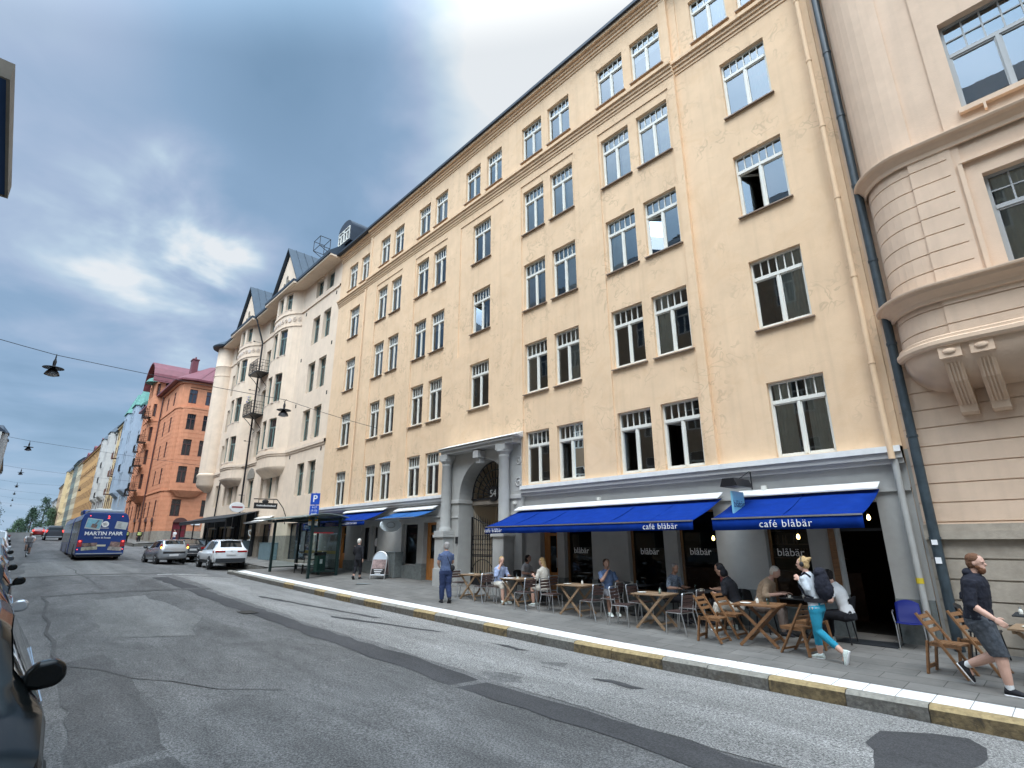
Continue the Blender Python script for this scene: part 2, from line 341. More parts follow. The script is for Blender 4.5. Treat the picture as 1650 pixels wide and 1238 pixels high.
K['road_patch'] = asphalt('fresh_asphalt_patch', (.068, .066, .067), .28, .18, .10, 9)
K['road_soft'] = asphalt('old_asphalt_patch', (.108, .104, .101), .40, .2, .12, 4)
K['road_mid'] = asphalt('grey_asphalt_patch', (.19, .185, .175), .40, .16, .14, 13)

def tile_mat(name, c, w_, h_, mortar, off=0, joint=.035, var=.12):
    m = mat(name, c, .85, spec=.3); t, b = nodes_of(m); co = t.nodes.new('ShaderNodeTexCoord')
    br = t.nodes.new('ShaderNodeTexBrick'); br.offset = off; br.inputs['Scale'].default_value = 1; br.inputs['Brick Width'].default_value = w_; br.inputs['Row Height'].default_value = h_
    br.inputs['Mortar Size'].default_value = joint * .2; br.inputs['Mortar Smooth'].default_value = .3; br.inputs['Bias'].default_value = 0
    br.inputs['Color1'].default_value = (*[v * (1 - var) for v in c], 1); br.inputs['Color2'].default_value = (*[v * (1 + var) for v in c], 1); br.inputs['Mortar'].default_value = (*mortar, 1)
    t.links.new(co.outputs['Object'], br.inputs['Vector'])
    n = t.nodes.new('ShaderNodeTexNoise'); n.inputs['Scale'].default_value = 1.7; n.inputs['Detail'].default_value = 7; n.inputs['Roughness'].default_value = .7; t.links.new(co.outputs['Object'], n.inputs['Vector'])
    cr = t.nodes.new('ShaderNodeValToRGB'); t.links.new(n.outputs[0], cr.inputs[0]); cr.color_ramp.elements[0].position = .3; cr.color_ramp.elements[0].color = (.74, .74, .74, 1); cr.color_ramp.elements[1].position = .7; cr.color_ramp.elements[1].color = (1.12, 1.1, 1.08, 1)
    x = t.nodes.new('ShaderNodeMixRGB'); x.blend_type = 'MULTIPLY'; x.inputs[0].default_value = 1; t.links.new(br.outputs['Color'], x.inputs[1]); t.links.new(cr.outputs[0], x.inputs[2]); t.links.new(x.outputs[0], b.inputs['Base Color'])
    bn = t.nodes.new('ShaderNodeBump'); bn.inputs['Strength'].default_value = .4; bn.inputs['Distance'].default_value = .004; bn.invert = True; t.links.new(br.outputs['Fac'], bn.inputs['Height']); t.links.new(bn.outputs[0], b.inputs['Normal'])
    return m
K['tiles'] = tile_mat('pavement_slabs', (.165, .157, .145), .785, .39, (.07, .067, .06), .5)
K['whitetiles'] = tile_mat('white_kerb_slabs', (.80, .79, .77), .392, 2.0, (.30, .29, .27), 0, .04, .04)

# ---------------------------------------------------------------- ground, road, pavement
def sheet(name, outline_y, xs, zf, m, kind='structure', wobble=None):
    """strip along X between y0(x) and y1(x) lying on zf"""
    mb = MB(); vs = []; ny = 8
    for x in xs:
        y0, y1 = outline_y(x)
        for k in range(ny + 1):
            y = y0 + (y1 - y0) * k / ny; vs.append((x, y, zf(x, y)))
    n = ny + 1
    mb.add(vs, [(i * n + k, (i + 1) * n + k, (i + 1) * n + k + 1, i * n + k + 1) for i in range(len(xs) - 1) for k in range(ny)])
    o = mb.build(name, m); tag(o, kind=kind); return o
XS = [60 - 2 * i for i in range(75)] + [-90 - 10 * i for i in range(34)]
sheet('road', lambda x: (-2.2, 9.1 if x > -31 else 11.6), XS, road, K['road'])
def poly_patch(name, pts, m, lift, zf=road, label=None):
    mb = MB(); import bmesh
    bm = bmesh.new(); vs = [bm.verts.new((x, y, 0)) for x, y in pts]; f = bm.faces.new(vs)
    bmesh.ops.triangulate(bm, faces=[f])
    for _ in range(4):
        long = [e for e in bm.edges if e.calc_length() > .9]
        if long: bmesh.ops.subdivide_edges(bm, edges=long, cuts=1); bmesh.ops.triangulate(bm, faces=bm.faces[:])
    for v in bm.verts: v.co.z = zf(v.co.x, v.co.y) + lift
    bmesh.ops.recalc_face_normals(bm, faces=bm.faces)
    me = bpy.data.meshes.new(name); bm.to_mesh(me); bm.free(); me.materials.append(m)
    if me.polygons and me.polygons[0].normal.z < 0: me.flip_normals()
    o = bpy.data.objects.new(name, me); COL.objects.link(o); tag(o, kind='structure'); return o
def rough(pts, amp=.05, step=.35):
    out = []
    for (a, b), (c, d) in zip(pts, pts[1:] + pts[:1]):
        n = max(1, int(math.hypot(c - a, d - b) / step))
        for i in range(n): out.append((a + (c - a) * i / n + random.uniform(-amp, amp), b + (d - b) * i / n + random.uniform(-amp, amp)))
    return out
edge = [(-32.03, 6.53), (-26.36, 6.46), (-21.81, 6.19), (-18.21, 6.16), (-17.04, 6.74), (-16.2, 6.28), (-14.6, 5.97), (-14.14, 6.35), (-12.4, 6.19), (-11.54, 6.0), (-10.74, 6.15), (-9.68, 6.1), (-8.4, 6.05), (-7.15, 6.04), (-6.31, 6.0), (-5.26, 6.02), (-4.74, 6.01), (-4.17, 5.93), (-3.72, 5.91), (-3.57, 5.97), (-3.2, 5.9), (-2.68, 5.93), (-1, 5.9), (3, 6.0)]
e2 = []
for (a, b), (c, d) in zip(edge, edge[1:]):
    n = max(1, int(abs(c - a) / .3))
    for i in range(n): e2.append((a + (c - a) * i / n, b + (d - b) * i / n + random.uniform(-.035, .035)))
poly_patch('road_surface', e2 + [(3, 9.085), (-31.5, 9.085)], K['road_light'], .004)
poly_patch('road_patch', rough([(-1.9, 6.2), (-1.94, 6.69), (-2.25, 7.4), (-2.3, 8.05), (-1.84, 8.5), (-1.5, 8.62), (-1.3, 8.35), (-1.25, 7.89), (-1.3, 7.35), (-1.0, 6.3)], .04, .25), K['road_patch'], .008)
poly_patch('road_patch', rough([(-30, 5.4), (-16, 5.35), (-9, 5.35), (-3, 5.3), (3, 5.3), (3, 5.86), (-3, 5.84), (-9, 5.95), (-14, 5.85), (-18, 5.98), (-30, 6.05)], .06, .5), K['road_patch'], .004)
poly_patch('road_patch', rough([(-22, 2.2), (-14.6, 2.1), (-13.8, 3.4), (-16.5, 4.2), (-22.5, 3.9)], .1, .6), K['road_mid'], .004)
poly_patch('road_patch', rough([(-12.6, 1.15), (-6.2, .85), (-4.3, 1.35), (-4.0, 1.75), (-7.0, 1.7), (-10.5, 1.9), (-12.9, 1.8)], .06, .4), K['road_soft'], .004)
poly_patch('road_patch', rough([(-44, 1.2), (-33, 1.0), (-31, 5.2), (-36, 5.8), (-45, 5.0)], .15, .8), K['road_mid'], .004)
poly_patch('road_patch', rough([(-20.5, 6.9), (-14.0, 7.9), (-13.9, 8.1), (-20.6, 7.1)], .04, .4), K['road_patch'], .008)
poly_patch('road_patch', rough([(-14.6, 6.9), (-11.2, 8.0), (-11.1, 8.15), (-14.9, 7.05)], .04, .4), K['road_patch'], .008)
poly_patch('road_patch', rough([(-31.2, 6.6), (-29.5, 8.6), (-29.2, 8.6), (-30.9, 6.6)], .03, .4), K['road_patch'], .008)
poly_patch('road_patch', rough([(-24.6, 1.35), (-24.2, 1.35), (-23.6, 6.3), (-24.1, 6.3)], .07, .3), K['road_soft'], .008)
poly_patch('road_patch', rough([(-33.6, -.2), (-33.2, -.2), (-31.9, 6.3), (-32.5, 6.3)], .07, .4), K['road_soft'], .008)
def seam(pts, wd=.05):
    a = [(x + random.uniform(-.03, .03), y) for x, y in pts]
    poly_patch('tar_seam', [(x, y - wd / 2) for x, y in a] + [(x, y + wd / 2) for x, y in a][::-1], K['road_soft'], .010)
seam([(-24, 1.35), (-22.5, 1.42), (-21, 1.30), (-19.4, 1.2), (-18, 1.26), (-16.4, 1.12), (-15, 1.2), (-13.6, 1.1), (-12.4, 1.18)], .07)
seam([(-12.4, 1.18), (-11.6, 1.6), (-10.6, 1.9), (-10, 2.3), (-9.1, 2.7), (-8.4, 3.4)], .03)
seam([(-40, 2.9), (-36, 3.1), (-34, 2.95), (-31, 3.15), (-28, 3.1)], .04)
o = MB(); o.box(-.32, .32, -.2, .2, 0, .004); o = o.build('drain_cover', mat('rusty_cover', (.06, .055, .05), .95, nz=.4, ns=12, spec=.1)); o.location = (-16.6, 5.4, road(-16.6, 5.4) + .012); tag(o, 'small dark drain cover set in the asphalt left of the white kerb', 'drain cover')
sheet('road_marking', lambda x: (5.9, 6.5), [-31.75, -31.6], lambda x, y: road(x, y) + .009, K['whitetiles'])
for mx_, my_ in ((-8.9, 8.2), (-5.6, 7.45)):
    poly_patch('road_patch', rough([(mx_ - .5, my_ - .06), (mx_ + .35, my_ - .1), (mx_ + .5, my_ + .05), (mx_ - .2, my_ + .1)], .04, .2), K['road_patch'], .010)
# pavement, white slab row, kerb stones
XP = [14 - i for i in range(45)] + [-30.9]
sheet('pavement', lambda x: (9.68, 13.6), XP, walk, K['tiles'])
sheet('pavement', lambda x: (9.27, 9.68), XP, lambda x, y: walk(x, y) + .001, K['whitetiles'])
XQ = [-30.9 - i * 1.0 for i in range(26)]
sheet('pavement', lambda x: (11.0, 13.6), XQ, walk, K['tiles'])
sheet('pavement', lambda x: (11.0, 13.6), [-74 - 6 * i for i in range(45)], walk, K['tiles'])
sheet('pavement', lambda x: (-4.6, -2.2), [40 - 5 * i for i in range(75)], lambda x, y: g(x) - .05, K['tiles'])
k = MB()
x = 6.0; i = 0
while x > -31.0:
    ln = (1.0, .86, 1.12, .95, 1.06)[i % 5]; a, b = x - ln + .010, x; jy = .006 * math.sin(i * 2.3)
    yel = i in (0, 1, 4, 7, 9, 12, 13, 16, 19, 22, 24, 26, 29)
    za, zb_ = g(a), g(b)
    vs = [(a, 9.10 + jy, za - .5), (b, 9.10 + jy, zb_ - .5), (a, 9.10 + jy, za - .04), (b, 9.10 + jy, zb_ - .03), (a, 9.145, za + .002), (b, 9.14, zb_ + .004), (a, 9.272, za + .007), (b, 9.272, zb_ + .007), (a, 9.272, za - .5), (b, 9.272, zb_ - .5)]
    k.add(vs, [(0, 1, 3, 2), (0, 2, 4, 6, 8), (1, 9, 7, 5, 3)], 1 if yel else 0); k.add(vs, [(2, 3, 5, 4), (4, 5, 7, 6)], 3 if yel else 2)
    x -= ln; i += 1
# rounded end of the bus stop kerb, turning back to the building line
pts = [(-31.0, 9.18)] + [(-31.0 - 1.0 * math.sin(R_(t)), 10.18 - 1.0 * math.cos(R_(t))) for t in range(10, 91, 10)] + [(-32.0, 10.9)]
for (a, b), (c, d) in zip(pts, pts[1:]):
    k.bar((a, b, g(a) - .13), (c, d, g(c) - .13), .16, .27, 0, up=(0, 0, 1))
k.add([(-31.0, 9.2, g(-31) + .006), (-31.9, 9.9, g(-32) + .01), (-31.95, 11.2, g(-32) + .02), (-30.8, 11.2, g(-31) + .02)], [(0, 1, 2, 3)], 0)
for q in range(24):
    a = -32.0 - q; k.box(a - .995, a, 10.86, 11.01, g(a) - .5, g(a) + .09 - .03 * (q % 2) * .1)
for q in range(50):
    a = -74.0 - q * 2; k.box(a - 1.99, a, 10.86, 11.01, g(a) - .5, g(a) + .10)
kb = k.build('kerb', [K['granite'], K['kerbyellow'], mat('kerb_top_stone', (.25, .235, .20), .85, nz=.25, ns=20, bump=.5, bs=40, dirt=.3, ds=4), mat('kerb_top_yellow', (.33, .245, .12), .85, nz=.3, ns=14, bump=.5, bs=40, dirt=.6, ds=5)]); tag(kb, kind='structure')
for q in (-74.0, -57.0):
    for j in range(10): k_ = MB(); y = 10.9 + j * 1.5; k_.box(q - .12, q, y, y + 1.49, g(q) - .6, g(q) + .08 + .012 * (y - 10.9)); tag(k_.build('kerb', K['granite'], bevel=.01), kind='structure')
sheet('pavement', lambda x: (11.0, 26), [-56.9, -55.9, -54.8], lambda x, y: walk(x, 11) + .012 * (y - 11) - .03, K['tiles']); sheet('pavement', lambda x: (11.0, 26), [-75.2, -74.1], lambda x, y: walk(x, 11) + .012 * (y - 11) - .03, K['tiles'])
# land far beyond the street
mb = MB(); gx = [600, 200, 60, 0, -60, -120, -200, -260, -330, -420, -700, -3000]; gy = [-900, -60, 0, 60, 900]
vs = [(a, b, (lerp(a, GX, GZ) if a > -420 else -6 + 6 * (a < -500) * 0) - .75) for a in gx for b in gy]
mb.add(vs, [(i * 5 + j, i * 5 + j + 1, (i + 1) * 5 + j + 1, (i + 1) * 5 + j) for i in range(len(gx) - 1) for j in range(4)])
tag(mb.build('ground', mat('far_ground', (.10, .11, .10), .95, nz=.3, ns=.02)), kind='structure')
# side street between the cream and the orange building
sheet('road', lambda x: (11.5, 80), [-56.5, -58, -62, -68, -72, -74], lambda x, y: g(x) - .2 + (.012 * (y - 11.5)), K['road'])
# ---------------------------------------------------------------- facade tools
class Path:
    """a facade line in plan; u runs along it, outward is to the right of travel"""
    def __init__(s, pts):
        s.p = [Vector((a, b)) for a, b in pts]; s.u = [0]
        for a, b in zip(s.p, s.p[1:]): s.u.append(s.u[-1] + (b - a).length)
        s.dir = [(b - a).normalized() for a, b in zip(s.p, s.p[1:])]
        s.nor = [Vector((d.y, -d.x)) for d in s.dir]
    def seg(s, u):
        for i in range(len(s.dir)):
            if u <= s.u[i + 1] + 1e-6: return i
        return len(s.dir) - 1
    def pt(s, u, d, z):
        for i, q in enumerate(s.u):
            if abs(q - u) < 1e-5:
                if 0 < i < len(s.dir):
                    n = (s.nor[i - 1] + s.nor[i]); n.normalize(); n = n / max(.3, n.dot(s.nor[i]))
                else: n = s.nor[0] if i == 0 else s.nor[-1]
                P = s.p[i] - n * d; return (P.x, P.y, z)
        i = s.seg(u); P = s.p[i] + s.dir[i] * (u - s.u[i]) - s.nor[i] * d; return (P.x, P.y, z)
    def frame(s, u, d, z):
        i = s.seg(u); P = Vector(s.pt(u, d, z)); D = s.dir[i]; n = s.nor[i]
        return Matrix(((D.x, -n.x, 0, P.x), (D.y, -n.y, 0, P.y), (0, 0, 1, P.z), (0, 0, 0, 1)))
def relief(mb, path, u0, u1, z0, z1, holes, depth=lambda u, z: 0, mi=lambda u, z: 0, us=(), zs=(), reveal=.22, rmi=None):
    """wall as a field of steps: real openings with reveals, bands and panels with real depth. holes: (ua, ub, za, zb)"""
    U = sorted({round(q, 4) for q in [u0, u1] + list(us) + [h[i] for h in holes for i in (0, 1)] + [q for q in path.u if u0 < q < u1] if u0 - 1e-6 <= q <= u1 + 1e-6})
    Z = sorted({round(q, 4) for q in [z0, z1] + list(zs) + [h[i] for h in holes for i in (2, 3)] if z0 - 1e-6 <= q <= z1 + 1e-6})
    nu, nz_ = len(U) - 1, len(Z) - 1; D = {}
    for i in range(nu):
        for j in range(nz_):
            uc, zc_ = (U[i] + U[i + 1]) / 2, (Z[j] + Z[j + 1]) / 2
            D[i, j] = (None, 0) if any(h[0] < uc < h[1] and h[2] < zc_ < h[3] for h in holes) else (round(depth(uc, zc_), 4), mi(uc, zc_))
    P = path.pt
    for (i, j), (d, m) in D.items():
        if d is not None: mb.add([P(U[i], d, Z[j]), P(U[i + 1], d, Z[j]), P(U[i + 1], d, Z[j + 1]), P(U[i], d, Z[j + 1])], [(0, 1, 2, 3)], m)
        for di, dj in ((1, 0), (0, 1)):
            n = D.get((i + di, j + dj))
            if n is None: continue
            a, b = d, n[0]
            if a is None and b is None: continue
            base = a if a is not None else b
            a2 = a if a is not None else base + reveal; b2 = b if b is not None else base + reveal
            if abs(a2 - b2) < 1e-5: continue
            mm = m if (d is not None and (b is None or a < b)) else n[1]
            if rmi is not None and (a is None or b is None): mm = rmi
            if di: q = [P(U[i + 1], a2, Z[j]), P(U[i + 1], b2, Z[j]), P(U[i + 1], b2, Z[j + 1]), P(U[i + 1], a2, Z[j + 1])]
            else: q = [P(U[i], a2, Z[j + 1]), P(U[i + 1], a2, Z[j + 1]), P(U[i + 1], b2, Z[j + 1]), P(U[i], b2, Z[j + 1])]
            mb.add(q, [(0, 1, 2, 3)], mm)
WC = {}
def win_meshes(w_, h_, style, fm, gm):
    key = (round(w_, 2), round(h_, 2), style, fm.name, gm.name)
    if key in WC: return WC[key]
    W, H = w_ / 2, h_; f = MB(); t = .05; dp = .07
    f.box(-W, -W + t, 0, dp, 0, H); f.box(W - t, W, 0, dp, 0, H); f.box(-W + t, W - t, 0, dp, H - t, H); f.box(-W + t, W - t, 0, dp, 0, t)
    up = {'six': .27, 'cross': .30, 'plain': 0, 'grid': .36, 'shop': 0, 'grid2': .30}[style]
    zt = H * (1 - up)
    if style == 'six':
        f.box(-W + t, W - t, -.018, dp, zt - .045, zt + .045)
        n = 6 if w_ > 1.2 else 5
        for i in range(1, n): xx = -W + t + (2 * W - 2 * t) * i / n; f.box(xx - .014, xx + .014, .012, .05, zt + .045, H - t)
    elif up:
        f.box(-W + t, W - t, -.01, dp, zt - .04, zt + .04)
        if style == 'grid':
            for i in range(1, 5): xx = -W + t + (2 * W - 2 * t) * i / 5; f.box(xx - .014, xx + .014, .012, .05, zt + .04, H - t)
            zz = (zt + H) / 2; f.box(-W + t, W - t, .014, .048, zz - .012, zz + .012)
        elif style == 'grid2':
            for i in (-1, 0, 1): f.box(i * W * .48 - .012, i * W * .48 + .012, .012, .05, zt + .04, H - t)
    if style != 'shop' and w_ > .6:
        top = zt - .04 if up else H - t
        f.box(-.03, .03, -.012, dp, t, top)
        for a, b in ((-W + t, -.03), (.03, W - t)):   # casements
            f.box(a, a + .027, .01, .055, t, top); f.box(b - .027, b, .01, .055, t, top); f.box(a + .035, b - .035, .01, .055, t, t + .04); f.box(a + .035, b - .035, .01, .055, top - .035, top)
    fme = f.mesh('window', fm)
    p = MB(); p.add([(-W + t, .04, t), (W - t, .04, t), (W - t, .04, H - t), (-W + t, .04, H - t)], [(0, 1, 2, 3)]); pme = p.mesh('pane', gm)
    s_ = MB(); s_.add([(-W - .06, -.20, -.045), (W + .06, -.20, -.045), (-W - .06, -.20, -.075), (W + .06, -.20, -.075), (-W - .06, .06, .0), (W + .06, .06, .0), (-W - .06, .06, -.03), (W + .06, .06, -.03)], [(0, 2, 3, 1), (4, 5, 7, 6), (0, 1, 5, 4), (2, 6, 7, 3), (0, 4, 6, 2), (1, 3, 7, 5)])
    WC[key] = (fme, pme, s_); return WC[key]
CUR = {}
def curtain_mesh(w_, h_, kind):
    key = (round(w_, 1), round(h_, 1), kind)
    if key in CUR: return CUR[key]
    m = MB(); W = w_ / 2
    spans = {'both': [(-W + .03, -W * .25), (W * .25, W - .03)], 'left': [(-W + .03, -.02)], 'right': [(.02, W - .03)], 'full': [(-W + .03, W - .03)], 'blind': [(-W + .03, W - .03)]}[kind]
    for a, b in spans:
        z0 = h_ * .55 if kind == 'blind' else .04; n = 22; vs = []
        for i in range(n + 1):
            xx = a + (b - a) * i / n; yy = .09 + (.02 * math.sin(i * 2.1) if kind != 'blind' else 0); vs += [(xx, yy, z0), (xx, yy + .01 * math.cos(i), h_ - .04)]
        m.add(vs, [(2 * i, 2 * i + 2, 2 * i + 3, 2 * i + 1) for i in range(n)])
    CUR[key] = m.mesh('curtain', K['curtain'], True); return CUR[key]
def place_window(root, path, u, z, w_, h_, style='six', fm=None, gm=None, d=0, back=.15, sill=None, curtain=None, label=None, proud=0, opened=0):
    fm = fm or K['white']; gm = gm or K['glass']
    fme, pme, smb = win_meshes(w_, h_, style, fm, gm)
    Mx = path.frame(u, d + back, z)
    o = bpy.data.objects.new('window', fme); COL.objects.link(o); attach(o, root); o.matrix_basis = Mx
    if opened:      # left sash swung inwards
        top = h_ * .73 - .045; W = w_ / 2; m = MB(); m.add([(.02, .04, .05), (W - .05, .04, .05), (W - .05, .04, h_ - .05), (.02, .04, h_ - .05)], [(0, 1, 2, 3)]); m.add([(-W + .05, .04, top), (.02, .04, top), (.02, .04, h_ - .05), (-W + .05, .04, h_ - .05)], [(0, 1, 2, 3)]); p = m.build('pane', gm); p.parent = o
        a = R_(opened); l_ = W - .09; Q = lambda t_, z: (-W + .05 + l_ * t_ * math.cos(a), .06 + l_ * t_ * math.sin(a), z)
        m = MB(); 
        for p0, p1 in ((Q(0, .06), Q(0, top)), (Q(1, .06), Q(1, top)), (Q(0, .08), Q(1, .08)), (Q(0, top), Q(1, top))): m.bar(p0, p1, .05, .05)
        sa = m.build('sash', fm); sa.parent = o; m = MB(); m.add([Q(.05, .1), Q(.95, .1), Q(.95, top), Q(.05, top)], [(0, 1, 2, 3)]); pq = m.build('pane', gm); pq.parent = o
    else: p = bpy.data.objects.new('pane', pme); COL.objects.link(p); p.parent = o
    if sill:
        key = ('s', round(w_, 2), sill.name)
        if key not in WC: WC[key] = smb.mesh('sill', sill)
        s = bpy.data.objects.new('sill', WC[key]); COL.objects.link(s); s.parent = o; s.location = (0, d * 0, 0)
    if curtain:
        c = bpy.data.objects.new('curtain', curtain_mesh(w_ - .1, h_, curtain)); COL.objects.link(c); c.parent = o
    if label: o['label'] = label
    return o
def profile_run(mb, path, u0, u1, z, prof, mi=0):
    """cornice or moulding: prof is a list of (outward, dz), swept along the path, ends closed"""
    U = sorted({u0, u1} | {q for q in path.u if u0 < q < u1})
    n = len(prof); vs = [path.pt(u, -o, z + dz) for u in U for o, dz in prof]
    fs = [(i * n + k, (i + 1) * n + k, (i + 1) * n + (k + 1) % n, i * n + (k + 1) % n) for i in range(len(U) - 1) for k in range(n)]
    fs += [tuple(range(n)), tuple((len(U) - 1) * n + k for k in range(n))[::-1]]
    mb.add(vs, fs, mi)
# ================================================================ the ochre apartment house
XL, XR = -30.2, -2.35
main = empty('apartment_building', (-16, 13, .3), label='yellow ochre plaster apartment house with grey ground floor and blue café awnings', cat='building', world=True)
pm = Path([(XL, 13), (XR, 13)])
U = lambda x: x - XL
cols = {'A': (-4.80, -3.53), 'B1': (-9.18, -8.03), 'B2': (-7.70, -6.55), 'C1': (-13.14, -12.01), 'C2': (-11.65, -10.53), 'D': (-16.37, -15.16), 'E1': (-20.93, -19.87), 'E2': (-19.45, -18.39), 'F1': (-24.91, -23.86), 'F2': (-23.43, -22.39), 'G': (-28.46, -27.23)}
rows = {1: (3.90, 5.73), 2: (7.15, 9.05), 3: (10.44, 12.35), 4: (13.73, 15.66), 5: (17.13, 18.81)}
wins = []
for c, (a, b) in cols.items():
    for r, (z0, z1) in rows.items():
        if c == 'D' and r in (1, 5): continue
        if c in ('A', 'G') and r == 5: continue
        wins.append((a, b, z0, z1, r, c))
for a, b in ((-5.50, -4.38), (-4.06, -2.96), (-16.95, -15.88), (-15.42, -14.42), (-29.05, -27.95), (-27.45, -26.45)): wins.append((a, b, *rows[5], 5, 'T'))
# ground floor openings: (xa, xb, za, zb, kind)
gf = [(-27.45, -26.55, .62, 2.85, 'door'), (-24.95, -24.12, 1.15, 2.75, 'shop'), (-23.90, -23.30, 1.15, 2.75, 'shop'), (-21.15, -19.90, 1.05, 2.80, 'shop'), (-19.44, -18.53, .50, 2.80, 'door'),
      (-12.60, -11.85, .22, 2.70, 'door'), (-11.55, -10.45, .75, 2.70, 'shop'), (-9.15, -8.00, .70, 2.70, 'shop'), (-7.60, -6.52, .30, 2.80, 'shop'), (-5.32, -4.40, .62, 2.80, 'shop'), (-3.82, -2.98, .15, 2.80, 'open')]
portal = (-17.55, -13.32)
CA, CB = -26.15, -6.2
panels = [(-9.28, -6.45), (-13.24, -10.43), (-21.03, -18.29), (-25.01, -22.29)]
def depth(u, z):
    x = u + XL; c = -.12 if CA < x < CB else 0
    if z < 3.86:
        if z > 3.74: return -.24
        if z > 3.62: return -.19
        if z > 3.52: return -.12
        if 2.98 < z < 3.05: return -.06
        return -.05 if z < (.95 if x > -18 else 1.15) + 0 else 0
    for za, zb, o in ((16.34, 16.44, .03), (16.44, 16.56, .07), (16.56, 16.68, .12), (16.68, 16.80, .19), (19.52, 19.62, .04), (19.62, 19.74, .09), (19.74, 19.86, .15), (19.86, 19.98, .26)):
        if za < z < zb: return c - o
    if z > 16.8 and (-26.4 < x < -25.9 or -6.45 < x < -5.95): return c - .03
    if z < 15.98:
        for a, b in panels:
            if a < x < b: return c + .035
        if -17.25 < x < -14.3 and 9.6 < z: return c + .035
    return c
def matf(u, z):
    if z < 3.86:
        if z > 3.74: return 3
        if z > 3.52: return 2
        if z < (.95 if u + XL > -18 else 1.15): return 4
        return 1
    return 0
holes = [(U(a), U(b), c, d) for a, b, c, d, r, n in wins] + [(U(a), U(b), c, d) for a, b, c, d, k_ in gf] + [(U(portal[0]), U(portal[1]), -.5, 5.45)]
mb = MB()
zs_ = [.95, 1.15, 2.98, 3.05, 3.52, 3.62, 3.74, 3.86, 9.6, 15.98, 16.34, 16.44, 16.56, 16.68, 16.8, 19.52, 19.62, 19.74, 19.86, 19.98]
us_ = [U(q) for q in [CA, CB, -26.4, -25.9, -6.45, -5.95, -17.25, -14.3] + [q for p in panels for q in p]]
relief(mb, pm, 0, U(XR), -.5, 19.98, holes, depth, matf, us_, zs_, reveal=.26)
# returns and back so the block is solid
mb.add([(XL, 13, -.5), (XL, 26, -.5), (XL, 26, 19.98), (XL, 13, 19.98), (XR, 13, -.5), (XR, 26, -.5), (XR, 26, 19.98), (XR, 13, 19.98)], [(0, 1, 2, 3), (7, 6, 5, 4)], 0)
mb.add([(XR, 13.04, 3.8), (XR + .16, 13.04, 3.8), (XR + .16, 13.04, 21), (XR, 13.04, 21)], [(0, 1, 2, 3)], 0); mb.add([(XR, 13.04, -.2), (XR + .16, 13.04, -.2), (XR + .16, 13.04, 3.8), (XR, 13.04, 3.8)], [(0, 1, 2, 3)], 1)
mb.build('wall', [K['ochre'], K['grey'], K['grey_trim'], K['flash'], K['plinth']], main, fixn=False)
# dim rooms behind the windows
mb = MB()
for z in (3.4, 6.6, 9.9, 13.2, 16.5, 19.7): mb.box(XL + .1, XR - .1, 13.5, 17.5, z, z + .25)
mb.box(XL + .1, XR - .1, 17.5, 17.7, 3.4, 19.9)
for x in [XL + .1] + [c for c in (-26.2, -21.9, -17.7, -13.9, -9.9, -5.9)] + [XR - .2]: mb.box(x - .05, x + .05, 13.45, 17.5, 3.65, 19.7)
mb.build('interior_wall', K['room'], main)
random.seed(11)
OP = {('A', 3): 40, ('B2', 3): 25, ('D', 3): 50, ('B1', 1): 55, ('B2', 1): 60, ('C2', 1): 60}
for a, b, z0, z1, r, c in wins:
    cc = -.12 if CA < (a + b) / 2 < CB else 0
    if any(p[0] < (a + b) / 2 < p[1] for p in panels) and r < 5 or (c == 'D' and r > 2): cc += .035
    ck = random.choice(['both', 'both', 'left', 'right', 'full', None, 'blind', None])
    if (c, r) == ('A', 1): ck = 'both'
    if (c, r) == ('A', 2): ck = 'right'
    place_window(main, pm, U((a + b) / 2), z0, b - a, z1 - z0, 'six', d=cc, sill=K['sill'] if r > 1 else K['flash'], curtain=ck if (c, r) not in OP else None, back=.11, opened=OP.get((c, r), 0))
# ---- roof: low metal slope, mansard with dormer at the far end
mb = MB()
mb.add([(XL - .1, 12.52, 19.98), (XR + .05, 12.52, 19.98), (XR + .05, 12.52, 20.10), (XL - .1, 12.52, 20.10), (XR + .05, 18.5, 22.0), (XL - .1, 18.5, 22.0), (XL - .1, 26, 19.99), (XR + .05, 26, 19.99)], [(0, 1, 2, 3), (3, 2, 4, 5), (5, 4, 7, 6), (0, 6, 7, 1), (0, 3, 5, 6), (1, 7, 4, 2)])
mb.prism([(12.9, 20.2), (12.9, 20.35), (15.0, 23.55), (21, 23.9), (21, 20.2)], -31.4, -26.35, 'x')
for i in range(9):
    xx = -31.2 + i * .58; mb.bar((xx, 12.88, 20.4), (xx, 14.98, 23.6), .03, .06)
mb.bar((-31.4, 12.86, 20.33), (-26.3, 12.86, 20.33), .08, .1)
roof = mb.build('roof', K['metal_roof'], main)
dm = MB(); arc = [(-31.25, 21.0)] + [(-30.3 - .95 * math.cos(R_(t)), 22.15 + .62 * math.sin(R_(t))) for t in range(0, 181, 12)] + [(-29.35, 21.0)]
dm.prism(arc, 12.95, 15.2, 'y')
d_ = dm.build('dormer', K['metal_roof'], main)
pd = Path([(-31.2, 12.95), (-29.4, 12.95)])
for q in (.48, 1.32): place_window(main, pd, q, 21.12, .78, .98, 'cross', back=-.05, gm=K['darkglass'])
